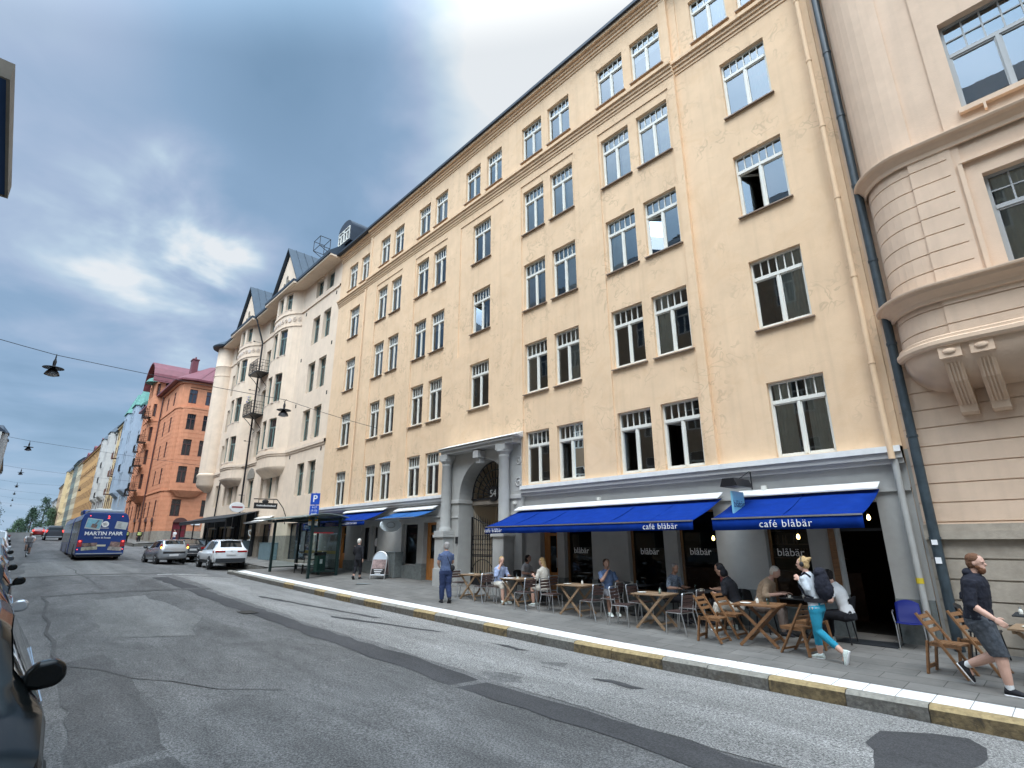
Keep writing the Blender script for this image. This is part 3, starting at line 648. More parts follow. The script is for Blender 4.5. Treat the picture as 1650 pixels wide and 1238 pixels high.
# platform rail on the eave
rl = MB()
for p, q in (((-30.9, 12.3, 20.7), (-31.9, 12.3, 20.7)), ((-30.9, 11.6, 20.7), (-31.9, 11.6, 20.7)), ((-30.9, 12.3, 20.7), (-30.9, 11.6, 20.7)), ((-31.9, 12.3, 20.7), (-31.9, 11.6, 20.7)), ((-30.9, 12.3, 21.4), (-31.9, 12.3, 21.4)), ((-30.9, 11.6, 21.4), (-31.9, 11.6, 21.4)), ((-30.9, 12.3, 21.4), (-30.9, 11.6, 21.4)), ((-31.9, 12.3, 21.4), (-31.9, 11.6, 21.4)), ((-30.9, 12.3, 20.7), (-30.9, 12.3, 21.4)), ((-30.9, 11.6, 20.7), (-30.9, 11.6, 21.4)), ((-31.9, 12.3, 20.7), (-31.9, 12.3, 21.4)), ((-31.9, 11.6, 20.7), (-31.9, 11.6, 21.4)), ((-30.9, 11.6, 20.7), (-30.6, 12.6, 20.0)), ((-31.9, 11.6, 20.7), (-31.6, 12.6, 20.0))):
    rl.tube([p, q], .022, 6)
rl.build('roof_railing', K['iron'], main)
# ---- doors and shop windows of the ground floor
def shop_window(xa, xb, z0, z1, wood=True, boards=None):
    o = place_window(main, pm, U((xa + xb) / 2), z0, xb - xa, z1 - z0, 'shop', fm=K['wood'] if wood else K['grey_trim'], gm=K['shopglass'], back=.16, sill=K['grey_trim'])
    return o
for a, b, c, d, k_ in gf:
    if k_ == 'shop': shop_window(a, b, c, d, a > -13)
    if k_ == 'door':
        m = MB(); Y0 = 13.2; W = b - a
        m.box(a, a + .1, Y0, Y0 + .08, c, d); m.box(b - .1, b, Y0, Y0 + .08, c, d); m.box(a + .1, b - .1, Y0, Y0 + .08, d - .1, d); m.box(a + .1, b - .1, Y0 + .01, Y0 + .07, c, c + .85); m.box(a + .1, a + .22, Y0 + .01, Y0 + .07, c + .85, d - .1); m.box(b - .22, b - .1, Y0 + .01, Y0 + .07, c + .85, d - .1); m.box(a + .22, b - .22, Y0 + .01, Y0 + .07, d - .5, d - .42)
        m.box(a + .25, b - .25, Y0 - .01, Y0 + .01, c + .15, c + .7)
        dr = m.build('door', K['door'], main, bevel=.008)
        g_ = MB(); g_.add([(a + .2, Y0 + .04, c + .8), (b - .2, Y0 + .04, c + .8), (b - .2, Y0 + .04, d - .1), (a + .2, Y0 + .04, d - .1)], [(0, 1, 2, 3)]); o = g_.build('pane', K['shopglass']); o.parent = dr
        h = MB(); h.tube([(b - .16, Y0 - .06, c + 1.0), (b - .16, Y0 - .06, c + 1.3)], .015, 8); h.tube([(b - .16, Y0 - .06, c + 1.02), (b - .16, Y0 + .02, c + 1.02)], .01, 6); h.tube([(b - .16, Y0 - .06, c + 1.28), (b - .16, Y0 + .02, c + 1.28)], .01, 6)
        o = h.build('handle', K['steel']); o.parent = dr
# café interior: one dark room with a counter, shelves and small lit bulbs
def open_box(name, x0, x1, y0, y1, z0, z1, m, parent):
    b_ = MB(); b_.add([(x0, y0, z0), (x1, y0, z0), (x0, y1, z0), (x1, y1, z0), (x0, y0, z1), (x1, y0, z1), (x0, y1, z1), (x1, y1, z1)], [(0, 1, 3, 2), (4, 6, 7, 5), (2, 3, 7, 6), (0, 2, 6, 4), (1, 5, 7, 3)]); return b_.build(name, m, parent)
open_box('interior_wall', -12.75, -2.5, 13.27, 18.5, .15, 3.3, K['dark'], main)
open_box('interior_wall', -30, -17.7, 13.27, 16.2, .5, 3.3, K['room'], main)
m = MB(); m.box(-9.5, -4.2, 15.6, 16.1, .15, 1.25)
for z in (1.5, 1.9, 2.3): m.box(-8.8, -5.0, 17.6, 17.85, z, z + .03)
for i in range(46): xx = -8.7 + i * .08; m.lathe([(.03, 0), (.03, .17), (.012, .22), (.012, .27)], (xx, 17.7, random.choice((1.53, 1.93))), 6)
m.build('counter', mat('dark_wood', (.05, .025, .015), .4, nz=.4), main)
m = MB(); m.box(-7.25, -7.21, 14.6, 14.66, .9, 1.75); m.build('light_strip', mat('lit_strip', (1, 1, 1), .3, emit=(.9, .95, 1), es=3), main)
pend = empty('pendant_lamp', (-8.35, 14.2, 2.15), label='bare bulb pendant lamp glowing behind the first café window', cat='lamp', group='bulbs glowing inside the café')
m = MB(); m.tube([(0, 0, 1.1), (0, 0, .14)], .006, 6); m.build('cord', K['black'], pend)
m = MB(); m.lathe([(.02, .14), (.025, .10), (.022, .06)], n=10); m.build('socket', K['black'], pend)
m = MB(); m.lathe([(.016, .06), (.034, .015), (.038, -.02), (.028, -.05), (.0, -.065)], n=12); m.build('bulb', K['bulb'], pend, smooth=True)
for (x, y, z, l) in ((-7.15, 14.1, 2.1, 'bare bulb pendant lamp glowing in the wide dark opening between the café windows'), (-4.95, 14.0, 2.12, 'bare bulb pendant lamp glowing behind the café window beside the door'), (-3.62, 14.0, 2.50, 'left of two bulbs glowing over the dark café doorway'), (-3.42, 14.0, 2.52, 'right of two bulbs glowing over the dark café doorway'), (-11.2, 14.3, 1.95, 'bare bulb glowing behind the café window nearest the stone arch')):
    copy_tree(pend, (x, y, z), label=l)
for x, z in ((-10.98, 1.75), (-8.55, 1.75), (-7.05, 1.76), (-4.86, 1.77)):
    text('blåbär', .24, K['letter'], main, face((x, 13.14, z)), ext=.001)
mat_door = MB(); mat_door.box(-3.95, -2.95, 12.35, 12.95, .135, .155); o = mat_door.build('doormat', K['charcoal']); tag(o, 'dark doormat on the pavement in front of the open café doorway', 'mat')
# posts of the open café doorway
m = MB(); m.box(-3.98, -3.86, 12.96, 13.1, .15, 2.8); m.build('door_post', K['wood'], main)
m = MB(); m.box(-3.80, -3.0, 13.2, 13.26, 2.22, 2.28); m.build('door_transom', K['black'], main)
# ---- small fixtures on the wall
for (x, z, l) in ((-13.62, 3.32, 'small white camera dome on the grey wall beside the portal column'), (-10.05, 3.25, 'small white security box above the long blue awning')):
    m = MB(); m.box(-.045, .045, -.10, 0, -.045, .045); m.lathe([(0, -.085), (.03, -.075), (.042, -.045)], (0, -.05, 0), 10); o = m.build('wall_sensor', K['white']); o.location = (x, 12.99 if x > -12 else 12.86, z); tag(o, l, 'sensor')
# ---- downpipes
def pipe(name, pts, r, m_, label, brackets=True, cat='pipe'):
    root = empty(name, pts[-1], label=label, cat=cat, world=True)
    b_ = MB(); b_.tube(pts, r, 12); b_.build('pipe', m_, root, smooth=True)
    b_ = MB()
    p, q = Vector(pts[0]), Vector(pts[-1]); n = int((p - q).length / 1.9)
    for i in range(1, n): c = p + (q - p) * i / n; b_.lathe([(r + .012, -.025), (r + .012, .025)], c, 12); b_.box(c.x - .012, c.x + .012, c.y, 13.0, c.z - .012, c.z + .012)
    b_.build('bracket', m_, root)
    return root
pipe('downpipe', [(-2.52, 12.78, 19.9), (-2.52, 12.78, 3.6)], .06, K['ochre_trim'], 'ochre painted downpipe at the right end of the ochre facade')
pipe('downpipe', [(-2.50, 12.85, 3.6), (-2.50, 12.85, .14)], .06, K['grey'], 'grey painted lower downpipe with yellow band beside the blue chair')
m = MB(); m.lathe([(.064, 0), (.064, .1)], (-2.50, 12.85, 1.25), 12); o = m.build('pipe_band', mat('yellow_band', (.6, .45, .03), .5)); tag(o, 'yellow band wrapped round the grey downpipe', 'band')
pipe('downpipe', [(-2.12, 12.80, 21.5), (-2.12, 12.80, .12)], .085, mat('dark_pipe', (.035, .05, .06), .4, nz=.3), 'dark blue grey downpipe in the gap between the ochre and pink buildings')
for z, w_ in ((1.95, .07), (1.62, .09)):
    m = MB(); m.box(-2.17, -2.08, 12.700, 12.712, z, z + w_ + .02); o = m.build('sticker', K['letter']); tag(o, 'torn white sticker on the dark downpipe, %s of two' % ('upper' if z > 1.8 else 'lower'), 'sticker', 'stickers on the dark downpipe')
pipe('downpipe', [(-26.3, 12.84, 16.2), (-26.3, 12.84, 3.9)], .045, K['ochre_trim'], 'thin ochre downpipe left of the paired windows near the pale house')
# ================================================================ stone portal
por = empty('stone_portal', (-15.3, 12.6, .2), label='grey columned stone portal with arched opening numbered 54', cat='portal', world=True)
cx, rad, zs0 = -15.43, 1.43, 3.62
mb = MB(); n = 24
arc = [(cx + rad * math.cos(R_(t)), zs0 + rad * math.sin(R_(t))) for t in [180 - 180 * i / n for i in range(n + 1)]]
YF, YB = 12.86, 13.6
x0, x1, zt = portal[0], portal[1], 5.5
fr = [(x0, -.3), (x0, zt)]; ring = [(cx - rad, .0)] + arc + [(cx + rad, 0)]
# front wall as a fan of quads round the opening
outer = []
for (a, b) in ring:
    if b <= zs0 + .01: outer.append((x0 if a < cx else x1, b))
    else:
        ang = math.atan2(b - zs0, a - cx); t = min((x1 - cx) / max(1e-6, abs(math.cos(ang))), (zt - zs0) / max(1e-6, math.sin(ang))); 
        ox, oz = cx + t * math.cos(ang), zs0 + t * math.sin(ang); ox = max(x0, min(x1, ox)); outer.append((ox, min(zt, oz)))
vs = [(a, YF, b) for a, b in ring] + [(a, YF, b) for a, b in outer] + [(a, YB, b) for a, b in ring]
m_ = len(ring)
mb.add(vs, [(i, i + 1, m_ + i + 1, m_ + i) for i in range(m_ - 1)] + [(i, 2 * m_ + i, 2 * m_ + i + 1, i + 1) for i in range(m_ - 1)])
for sx, ox in ((x0, -1), (x1, 1)): mb.add([(sx, YF, zs0), (sx, YF, zt), (sx - ox * .0, YF, zt)], [(0, 1, 2)])
mb.add([(x0, YF, -.3), (x0, YF, zt), (x0, 13.3, zt), (x0, 13.3, -.3), (x1, YF, -.3), (x1, YF, zt), (x1, 13.3, zt), (x1, 13.3, -.3)], [(0, 1, 2, 3), (4, 5, 6, 7)])
# corner fillers left by the radial split
mb.add([(x0, YF + .001, zs0), (x0, YF + .001, zt), (cx - (zt - zs0) * 1.1, YF + .001, zt)], [(0, 1, 2)]); mb.add([(x1, YF + .001, zs0), (x1, YF + .001, zt), (cx + (zt - zs0) * 1.1, YF + .001, zt)], [(0, 1, 2)])
mb.build('wall', K['grey'], por)
mb = MB()
for a, b in ((x0 + .0, cx - rad - .0), (cx + rad, x1)):      # impost band
    mb.box(a, b, YF - .05, YF, zs0 - .16, zs0 - .02); mb.box(a, b, YF - .03, YF, zs0 - .72, zs0 - .64)
mb.box(cx - rad - .001, cx - rad + .05, YF - .05, YB, zs0 - .16, zs0 - .02); mb.box(cx + rad - .05, cx + rad + .001, YF - .05, YB, zs0 - .16, zs0 - .02)
mb.box(cx - .15, cx + .15, 12.48, YF, 5.05, 5.33); mb.box(cx - .11, cx + .11, 12.6, YF, 4.86, 5.05)
mb.build('moulding', K['grey_trim'], por, bevel=.012)
mb = MB(); mb.box(-17.66, -13.3, 12.36, 13.0, 5.50, 5.58); mb.box(-17.60, -13.34, 12.44, 13.0, 5.38, 5.50)
mb.add([(-17.68, 12.30, 5.60), (-12.98, 12.30, 5.60), (-13.22, 12.87, 5.80), (-17.68, 12.87, 5.80), (-17.68, 12.87, 5.58), (-13.22, 12.87, 5.58)], [(0, 1, 2, 3), (0, 4, 5, 1), (0, 3, 4), (1, 5, 2)], 1)
mb.build('canopy', [K['grey_trim'], K['flash']], por, bevel=.01)
for c_ in (-17.42, -13.98):
    mb = MB(); gz_ = walk(c_, 12) - .1
    mb.lathe([(.25, 2.42), (.25, 2.50), (.22, 2.54), (.205, 2.60), (.185, 4.92), (.20, 4.94), (.20, 4.98), (.185, 5.00), (.24, 5.10), (.27, 5.12), (.27, 5.17)], (c_, 12.64, 0), 28)
    mb.build('column', K['grey'], por, smooth=True)
    mb = MB(); mb.box(c_ - .28, c_ + .28, 12.36, 12.85, gz_, 2.18); mb.box(c_ - .34, c_ + .34, 12.3, 12.855, 2.18, 2.28); mb.box(c_ - .31, c_ + .31, 12.33, 12.852, 2.28, 2.42); mb.box(c_ - .31, c_ + .31, 12.33, 12.853, gz_, gz_ + .75)
    mb.build('pedestal', K['grey'], por, bevel=.012); mb = MB(); mb.box(c_ - .25, c_ + .25, 12.42, 12.854, 5.17, 5.38); mb.build('capital', K['grey'], por, bevel=.012)
# iron fan light, number disc, gates
gt = empty('iron_gate', (-15.43, 13.52, .2), label='black wrought iron gate with fan light standing in the portal arch', cat='gate', world=True)
mb = MB(); Yg = 13.5
for r_ in (.72, 1.05, 1.38): mb.tube([(cx + r_ * math.cos(R_(t)), Yg, zs0 + .02 + r_ * math.sin(R_(t))) for t in range(0, 181, 9)], .024, 6)
for i in range(17):
    t = R_(11.25 * i); mb.tube([(cx + .34 * math.cos(t), Yg, zs0 + .02 + .34 * math.sin(t)), (cx + 1.4 * math.cos(t), Yg, zs0 + .02 + 1.4 * math.sin(t))], .016, 6)
mb.box(cx - 1.42, cx + 1.42, Yg - .03, Yg + .03, zs0 - .05, zs0 + .02)
mb.build('fan_light', K['iron'], gt)
mb = MB(); mb.lathe([(0, -.03), (.29, -.03), (.29, .03), (0, .03)], (cx - .06, Yg - .03, zs0 + .16), 28, Rm=Matrix.Rotation(R_(90), 3, 'X')); dsc = mb.build('number_disc', K['iron'], gt)
text('54', .38, mat('dull_lettering', (.45, .45, .43), .6), gt, face((cx - .06, Yg - .065, zs0 + .16)))
for s_ in (-1, 1):
    mb = MB(); a, b = (cx - 1.40, cx - .03) if s_ < 0 else (cx + .03, cx + 1.40); zb = .32
    top = lambda x: 2.95 - .45 * (1 - abs(x - cx) / 1.4) ** 1 + .0
    mb.box(a, a + .05, Yg - .025, Yg + .025, zb, top(a)); mb.box(b - .05, b, Yg - .025, Yg + .025, zb, top(b))
    for z in (zb + .05, zb + .5, zb + 1.15, zb + 1.2): mb.box(a + .05, b - .05, Yg - .015, Yg + .015, z, z + .035)
    mb.box(a + .05, b - .05, Yg - .005, Yg + .005, zb + .05, zb + .5)
    nb = 10
    for i in range(1, nb):
        xx = a + (b - a) * i / nb; mb.tube([(xx, Yg, zb + .1), (xx, Yg, top(xx) + .05), (xx, Yg, top(xx) + .22)], [.016, .016, .002], 6)
    for i in range(nb):
        xx = a + (b - a) * (i + .5) / nb
        mb.tube([(xx + .06 * math.cos(R_(t)), Yg, zb + 1.5 + .12 * math.sin(R_(t))) for t in range(0, 361, 30)], .008, 5)
        mb.tube([(xx + .05 * math.cos(R_(t)), Yg, zb + 1.85 + .09 * math.sin(R_(t))) for t in range(0, 361, 30)], .008, 5)
    mb.tube([(a + (b - a) * i / 12, Yg, top(a + (b - a) * i / 12)) for i in range(13)], .02, 6)
    mb.tube([((a + b) / 2 + (b - a) * .45 * math.cos(R_(t)), Yg, zb + .55 + .5 * math.sin(R_(t))) for t in range(0, 181, 12)], .014, 6)
    mb.build('gate_leaf', K['iron'], gt)
# passage behind the gate
mb = MB(); a, b = cx - rad - .02, cx + rad + .02
mb.add([(a, 13.61, .2), (b, 13.61, .2), (b, 22, .2), (a, 22, .2), (a, 13.61, 5.2), (b, 13.61, 5.2), (b, 22, 5.2), (a, 22, 5.2)], [(0, 1, 2, 3), (4, 7, 6, 5), (0, 3, 7, 4), (1, 5, 6, 2)])
for q in (14.9, 16.6, 18.3): mb.box(a, a + .12, q - .15, q + .15, .2, 5.2); mb.box(b - .12, b, q - .15, q + .15, .2, 5.2); mb.box(a + .12, b - .12, q - .15, q + .15, 4.7, 5.2)
mb.build('passage_wall', mat('passage_render', (.68, .58, .45), .85), por)
mb = MB(); mb.box(-22, -9, 29, 29.2, 0, 9); mb.build('courtyard_wall', K['cream'], por)
m = MB(); m.box(-16.96, -16.86, 12.80, 12.86, 1.95, 2.2); o = m.build('entry_panel', K['black']); tag(o, 'small black entry phone panel on the left jamb of the portal', 'panel')
# scroll ornament right of the right column
mb = MB()
for z, s_ in ((4.75, 1), (4.0, -1)): mb.tube([(-13.46 + (.02 + .018 * t) * math.cos(t * .9) * s_, 12.85, z + (.02 + .018 * t) * math.sin(t * .9)) for t in range(0, 10)], .02, 6)
mb.build('scroll_ornament', K['grey_trim'], por, smooth=True)
# ================================================================ awnings
def awning(name, x0, x1, yb, zb, yf, zf, drop, cloth, label, txt=(), hood=True, seams=True, group='blue cloth awnings on the ochre building'):
    r = empty(name, ((x0 + x1) / 2, yb, zb), label=label, cat='awning', group=group, world=True)
    m = MB(); n = max(2, int((x1 - x0) / 1.2)); vs = []; ks = 6
    for i in range(n * 4 + 1):
        xx = x0 + (x1 - x0) * i / (n * 4)
        for k_ in range(ks + 1):
            t = k_ / ks; sag = -.035 * math.sin(math.pi * t) * (1 - .3 * math.cos(i)) ; vs.append((xx, yb + (yf - yb) * t, zb + (zf - zb) * t + sag))
    q = ks + 1
    m.add(vs, [(i * q + k_, i * q + k_ + 1, (i + 1) * q + k_ + 1, (i + 1) * q + k_) for i in range(n * 4) for k_ in range(ks)])
    o = m.build('canopy', cloth, r, smooth=True); folds(o, .45, .03); md = o.modifiers.new('thickness', 'SOLIDIFY'); md.thickness = .008
    if seams:
        m = MB()
        for i in range(1, n):
            xx = x0 + (x1 - x0) * i / n; m.bar((xx, yb, zb + .006), (xx, yb + (yf - yb) * .5, zb + (zf - zb) * .5 - .022), .03, .008); m.bar((xx, yb + (yf - yb) * .5, zb + (zf - zb) * .5 - .022), (xx, yf, zf + .006), .03, .008)
        m.build('seam', cloth, r)
    m = MB(); vs = []; nn = int((x1 - x0) / .12)
    for i in range(nn + 1):
        xx = x0 + (x1 - x0) * i / nn; wv = .008 * math.sin(i * .9) + .006 * math.sin(i * .37)
        vs += [(xx, yf - .004, zf), (xx, yf - .004 + wv * .5, zf - drop * .5), (xx, yf - .004 + wv, zf - drop - .004 * math.sin(i * .5))]
    m.add(vs, [(3 * i + j, 3 * i + 3 + j, 3 * i + 4 + j, 3 * i + 1 + j) for i in range(nn) for j in (0, 1)])
    o = m.build('valance', cloth, r, smooth=True); md = o.modifiers.new('thickness', 'SOLIDIFY'); md.thickness = .006; val_ = o
    m = MB(); m.bar((x0, yf - .01, zf + .004), (x1, yf - .01, zf + .004), .035, .03); m.build('front_bar', K['alu'], r)
    for s_ in (x0 + .25, x1 - .25):
        m = MB(); mid = (s_ + (.25 if s_ < (x0 + x1) / 2 else -.25), (yb + yf) / 2, (zb + zf) / 2 - .10)
        m.tube([(s_, yb, zb - .12), mid], .02, 6); m.tube([mid, (s_, yf, zf - .02)], .018, 6); m.build('arm', K['steel'], r)
    if hood:
        m = MB(); m.add([(x0 - .02, yb + .06, zb + .17), (x1 + .02, yb + .06, zb + .17), (x1 + .02, yb - .22, zb + .035), (x0 - .02, yb - .22, zb + .035), (x0 - .02, yb + .06, zb + .14), (x1 + .02, yb + .06, zb + .14), (x1 + .02, yb - .22, zb + .005), (x0 - .02, yb - .22, zb + .005)], [(0, 1, 2, 3), (4, 7, 6, 5), (3, 2, 6, 7), (0, 3, 7, 4), (1, 5, 6, 2)])
        m.build('hood', K['flash'], r)
    for s, xx, sz in txt:
        t = text(s, sz, K['letter'], None, face((xx, yf - .026, zf - drop * .55)), bold=-.0015, spacing=1.12)
        t.parent = val_; t.matrix_parent_inverse = Matrix.Identity(4)
    return r
awning('awning', -13.45, -6.20, 12.86, 3.02, 11.35, 2.47, .20, K['awn'], 'long blue café awning with white lettering reaching the portal column', [('café blåbär', -13.05, .17), ('café blåbär', -7.05, .19)])
awning('awning', -5.74, -2.86, 12.86, 3.02, 11.35, 2.49, .24, K['awn'], 'shorter blue café awning with white lettering beside the open dark doorway', [('café blåbär', -4.22, .205)])
awning('awning', -26.4, -22.3, 12.86, 3.42, 11.75, 2.95, .20, K['awn'], 'blue shop awning with small white lettering left of the oval sign', [('LF. THORELLIANS DATORER', -23.9, .13)])
awning('awning', -21.4, -18.35, 12.86, 3.30, 11.8, 2.96, .04, K['awn_pale'], 'paler sun-faded blue awning right of the oval sign')
awning('awning', -29.4, -26.7, 12.86, 3.35, 11.9, 2.98, .42, K['awn'], 'blue corner awning with deep valance behind the bus shelter', (), hood=False)
# hanging signs
def bracket_sign(loc, label):
    r = empty('hanging_sign', loc, label=label, cat='sign'); return r
r = bracket_sign((-5.42, 12.1, 2.90), 'pale blue blåbär board under a black lamp hood between the two café awnings')
m = MB(); m.tube([(0, .8, .42), (0, -.35, .40)], .014, 6); m.tube([(0, .8, .75), (0, -.1, .42)], .01, 6); m.tube([(0, .78, .3), (0, .78, .8)], .014, 6); m.build('bracket', K['iron'], r)
m = MB(); m.prism([(-.20, .30), (.20, .30), (.13, .48), (-.13, .48)], -.45, .35, 'y'); m.build('lamp_hood', K['iron'], r)
m = MB(); m.box(-.02, .02, -.36, .22, -.42, .20); bd = m.build('board', mat('pale_blue_board', (.20, .48, .62), .5), r)
t = text('blåbär', .22, mat('navy_letter', (.01, .03, .12), .5), None, Matrix.Translation((.024, -.07, -.08)) @ Matrix.Rotation(R_(90), 4, 'Z') @ Matrix.Rotation(R_(90), 4, 'X')); t.parent = bd
m = MB(); m.box(-.05, .05, -.08, .03, -.05, .05); m.lathe([(0, -.11), (.04, -.09), (.045, -.05)], (0, -.03, 0), 10); o = m.build('wall_sensor', K['white']); o.location = (-5.15, 12.93, 3.22); tag(o, 'white camera dome beside the black sign bracket', 'sensor')
r = bracket_sign((-20.9, 12.25, 2.72), 'oval white shop sign hanging between the deep blue and the paler awning')
m = MB(); m.lathe([(0, -.04), (.5, -.04), (.5, .04), (0, .04)], (0, 0, 0), 32, Rm=Matrix.Rotation(R_(90), 3, 'Y') @ Matrix.Diagonal((.58, 1, 1))); m.build('board', mat('pale_board', (.68, .74, .75), .8), r, smooth=False)
m = MB(); m.tube([(0, .75, .38), (0, -.2, .38)], .012, 6); m.tube([(0, -.2, .38), (0, -.2, .25)], .008, 6); m.tube([(0, .3, .38), (0, .3, .22)], .008, 6); m.build('bracket', K['iron'], r)
m = MB(); m.tube([(.045, .2 * math.cos(R_(t)) , .12 * math.sin(R_(t))) for t in range(0, 361, 20)], .012, 6); m.build('emblem', K['steel'], r)
# window stickers of the little shops
text('LC', .26, K['letter'], main, face((-23.6, 13.12, 2.0)), ext=.001)
m = MB(); m.lathe([(.17, 0), (.19, 0), (.19, .004), (.17, .004)], (-23.6, 13.14, 2.0), 24, Rm=Matrix.Rotation(R_(90), 3, 'X')); m.build('window_emblem', K['letter'], main)

# ================================================================ the pink-beige building on the right
pink = empty('bay_window_building', (2, 13, 0), label='pink beige building with rounded bay on fluted brackets and rusticated stone base', cat='building', world=True)
def grooves(z, base=0, step=.36, z0=0.0, w_=.022, dep=.025):
    t = (z - z0) % step
    return base + (dep if t < w_ else 0)
def groove_zs(za, zb, step, z0, w_=.022):
    out = []; k_ = math.floor((za - z0) / step)
    while z0 + k_ * step < zb: out += [z0 + k_ * step, z0 + k_ * step + w_]; k_ += 1
    return [q for q in out if za < q < zb]
XP1, XP2 = -2.28, 9.0
pw = Path([(XP1, 13), (XP2, 13)])
mb = MB()
def dpk(u, z):
    if z < 2.05: return grooves(z, -.06, .36, .25, .03, .03)
    if z < 2.20: return -.16
    if z < 2.32: return -.11
    return grooves(z, 0, .36, 2.35) if z < 5.6 else 0
relief(mb, pw, 0, XP2 - XP1, -.5, 21.5, [(4.2, 5.7, .9, 1.85), (1.9, 3.4, 2.9, 4.55)], dpk, lambda u, z: 1 if z < 2.32 else 0, (), [2.05, 2.20, 2.32] + groove_zs(-.5, 2.05, .36, .25, .03) + groove_zs(2.32, 5.6, .36, 2.35), reveal=.2)
mb.add([(XP1, 13, -.5), (XP1, 26, -.5), (XP1, 26, 21.5), (XP1, 13, 21.5), (XP2, 13, -.5), (XP2, 26, -.5), (XP2, 26, 21.5), (XP2, 13, 21.5)], [(0, 1, 2, 3), (7, 6, 5, 4), (3, 2, 6, 7)], 0)
mb.build('wall', [K['pink'], K['pinkstone']], pink, fixn=False)
# the bay: quarter-round corner then flat front
cr_ = .92
bpts = [(-2.02, 13.0)] + [(-2.02 + cr_ * (1 - math.cos(R_(t))), 13.0 - cr_ * math.sin(R_(t))) for t in range(10, 91, 10)] + [(XP2, 13 - cr_)]
pb = Path(bpts); ub = pb.u[-2]          # where the flat front starts
uo = lambda x: ub + (x + 2.02 - cr_)
mb = MB()
gz1 = groove_zs(6.75, 9.2, .36, 6.62) + groove_zs(5.6, 6.4, .36, 5.50)
hol = [(uo(-.08), uo(1.45), 6.70, 8.62), (uo(-.08), uo(1.45), 10.12, 12.20), (uo(-.08), uo(1.45), 13.6, 15.6), (uo(2.9), uo(4.4), 6.70, 8.62), (uo(2.9), uo(4.4), 10.12, 12.2)]
strip = (uo(-.95), uo(-.42))
def dby(u, z):
    if z > 9.6:
        if u < ub + .0: return .0
        return .04 if strip[0] < u < strip[1] else 0.0
    if u > uo(-.50): 
        if u > uo(-.42) and z > 6.62: return .05 if u > uo(-.30) else .02
        return 0 if z > 6.62 else grooves(z, 0, .36, 5.50)
    return grooves(z, 0 if u > ub else .035, .36, 6.62 if z > 6.5 else 5.50)
relief(mb, pb, 0, pb.u[-1], 5.6, 21.5, hol, dby, lambda u, z: 0, [ub, uo(-.50), uo(-.42), uo(-.30), strip[0], strip[1]], gz1 + [6.5, 6.62, 9.3, 9.6], reveal=.22)
mb.build('bay', K['pink'], pink, fixn=False)
mb = MB()
for z, pr in ((6.62, [(0, -.28), (.05, -.27), (.06, -.20), (.12, -.14), (.20, -.09), (.22, -.04), (.27, -.03), (.28, .0), (.28, .02), (0, .08)]), (9.62, [(0, -.26), (.03, -.25), (.04, -.17), (.08, -.13), (.12, -.07), (.18, -.04), (.20, .0), (.20, .02), (0, .09)]), (5.62, [(0, -.16), (.07, -.15), (.10, -.10), (.10, -.03), (.05, .0), (.05, .05), (0, .08)])):
    profile_run(mb, pb, .02, pb.u[-1], z, pr)
mb.build('moulding', K['pinktrim'], pink)
# bowl under the bay
mb = MB(); rings = []; nR = 7
for k_ in range(nR + 1):
    t = R_(90) * k_ / nR; s_ = math.cos(t); zz = 5.50 - .72 * math.sin(t)
    ring = []
    for (a, b) in bpts[:-1] + [(1.2, 13 - cr_), (3.5, 13 - cr_)]:
        yy = 13 - (13 - b) * (.02 + .98 * s_); xx = (-2.02 + (a + 2.02)) + (1 - s_) * .75 * max(0, 1 - (a + 2.02) / 1.5)
        ring.append((xx, yy, zz))
    rings.append(ring)
n = len(rings[0]); vs = [p for r in rings for p in r]
mb.add(vs, [(i * n + j, i * n + j + 1, (i + 1) * n + j + 1, (i + 1) * n + j) for i in range(nR) for j in range(n - 1)])
mb.build('bay_underside', K['pink'], pink, smooth=True)
for bx in (-1.17, -.72):
    mb = MB(); prof = [(12.20, 5.50), (12.12, 5.44), (12.10, 5.30), (12.16, 5.22), (12.20, 5.16), (12.36, 4.85), (12.62, 4.60), (12.78, 4.48), (12.80, 4.34), (12.86, 4.30), (13.0, 4.30), (13.0, 5.5)]
    mb.prism(prof, bx - .13, bx + .13, 'x')
    for q in (-.08, -.027, .027, .08): mb.prism([(12.175, 5.16), (12.34, 4.84), (12.60, 4.58), (12.76, 4.46), (12.80, 4.5), (12.6, 4.72), (12.4, 4.95), (12.24, 5.2)], bx + q - .014, bx + q + .014, 'x')
    mb.box(bx - .165, bx + .165, 12.06, 12.3, 5.24, 5.5)
    mb.ball((bx, 12.05, 5.36), (.10, .03, .055), 12)
    mb.build('bracket', K['pinktrim'], pink)
for i, (a, b, c, d) in enumerate(hol):
    place_window(pink, pb, (a + b) / 2, c, b - a, d - c, 'grid', fm=K['greyframe'], d=.05 if c < 9 else 0, back=.16, sill=K['pinktrim'], curtain=['both', None, 'both', 'left', 'right'][i])
    if c > 9 or True:
        mb = MB(); fr_ = [(-.0, -.02), (.045, -.02), (.06, .0), (.06, .06), (0, .06)]
        zt_ = d + .34; ua, ub_ = a - .26, b + .26
        if c < 9:
            for (p0, p1) in (((ua, c), (ua, zt_)), ((ub_, c), (ub_, zt_))): mb.bar(pb.pt(p0[0], -.0, p0[1]), pb.pt(p1[0], -.0, p1[1]), .05, .07)
            mb.bar(pb.pt(ua, 0, zt_), pb.pt(ub_, 0, zt_), .07, .05)
        else:
            mb.bar(pb.pt(a - .05, -.03, c - .12), pb.pt(b + .05, -.03, c - .12), .14, .10); mb.bar(pb.pt((a + b) / 2 - .45, 0, c - .3), pb.pt((a + b) / 2 - .45, 0, c - .16), .2, .04)
        mb.build('window_surround', K['pinktrim'], pink)
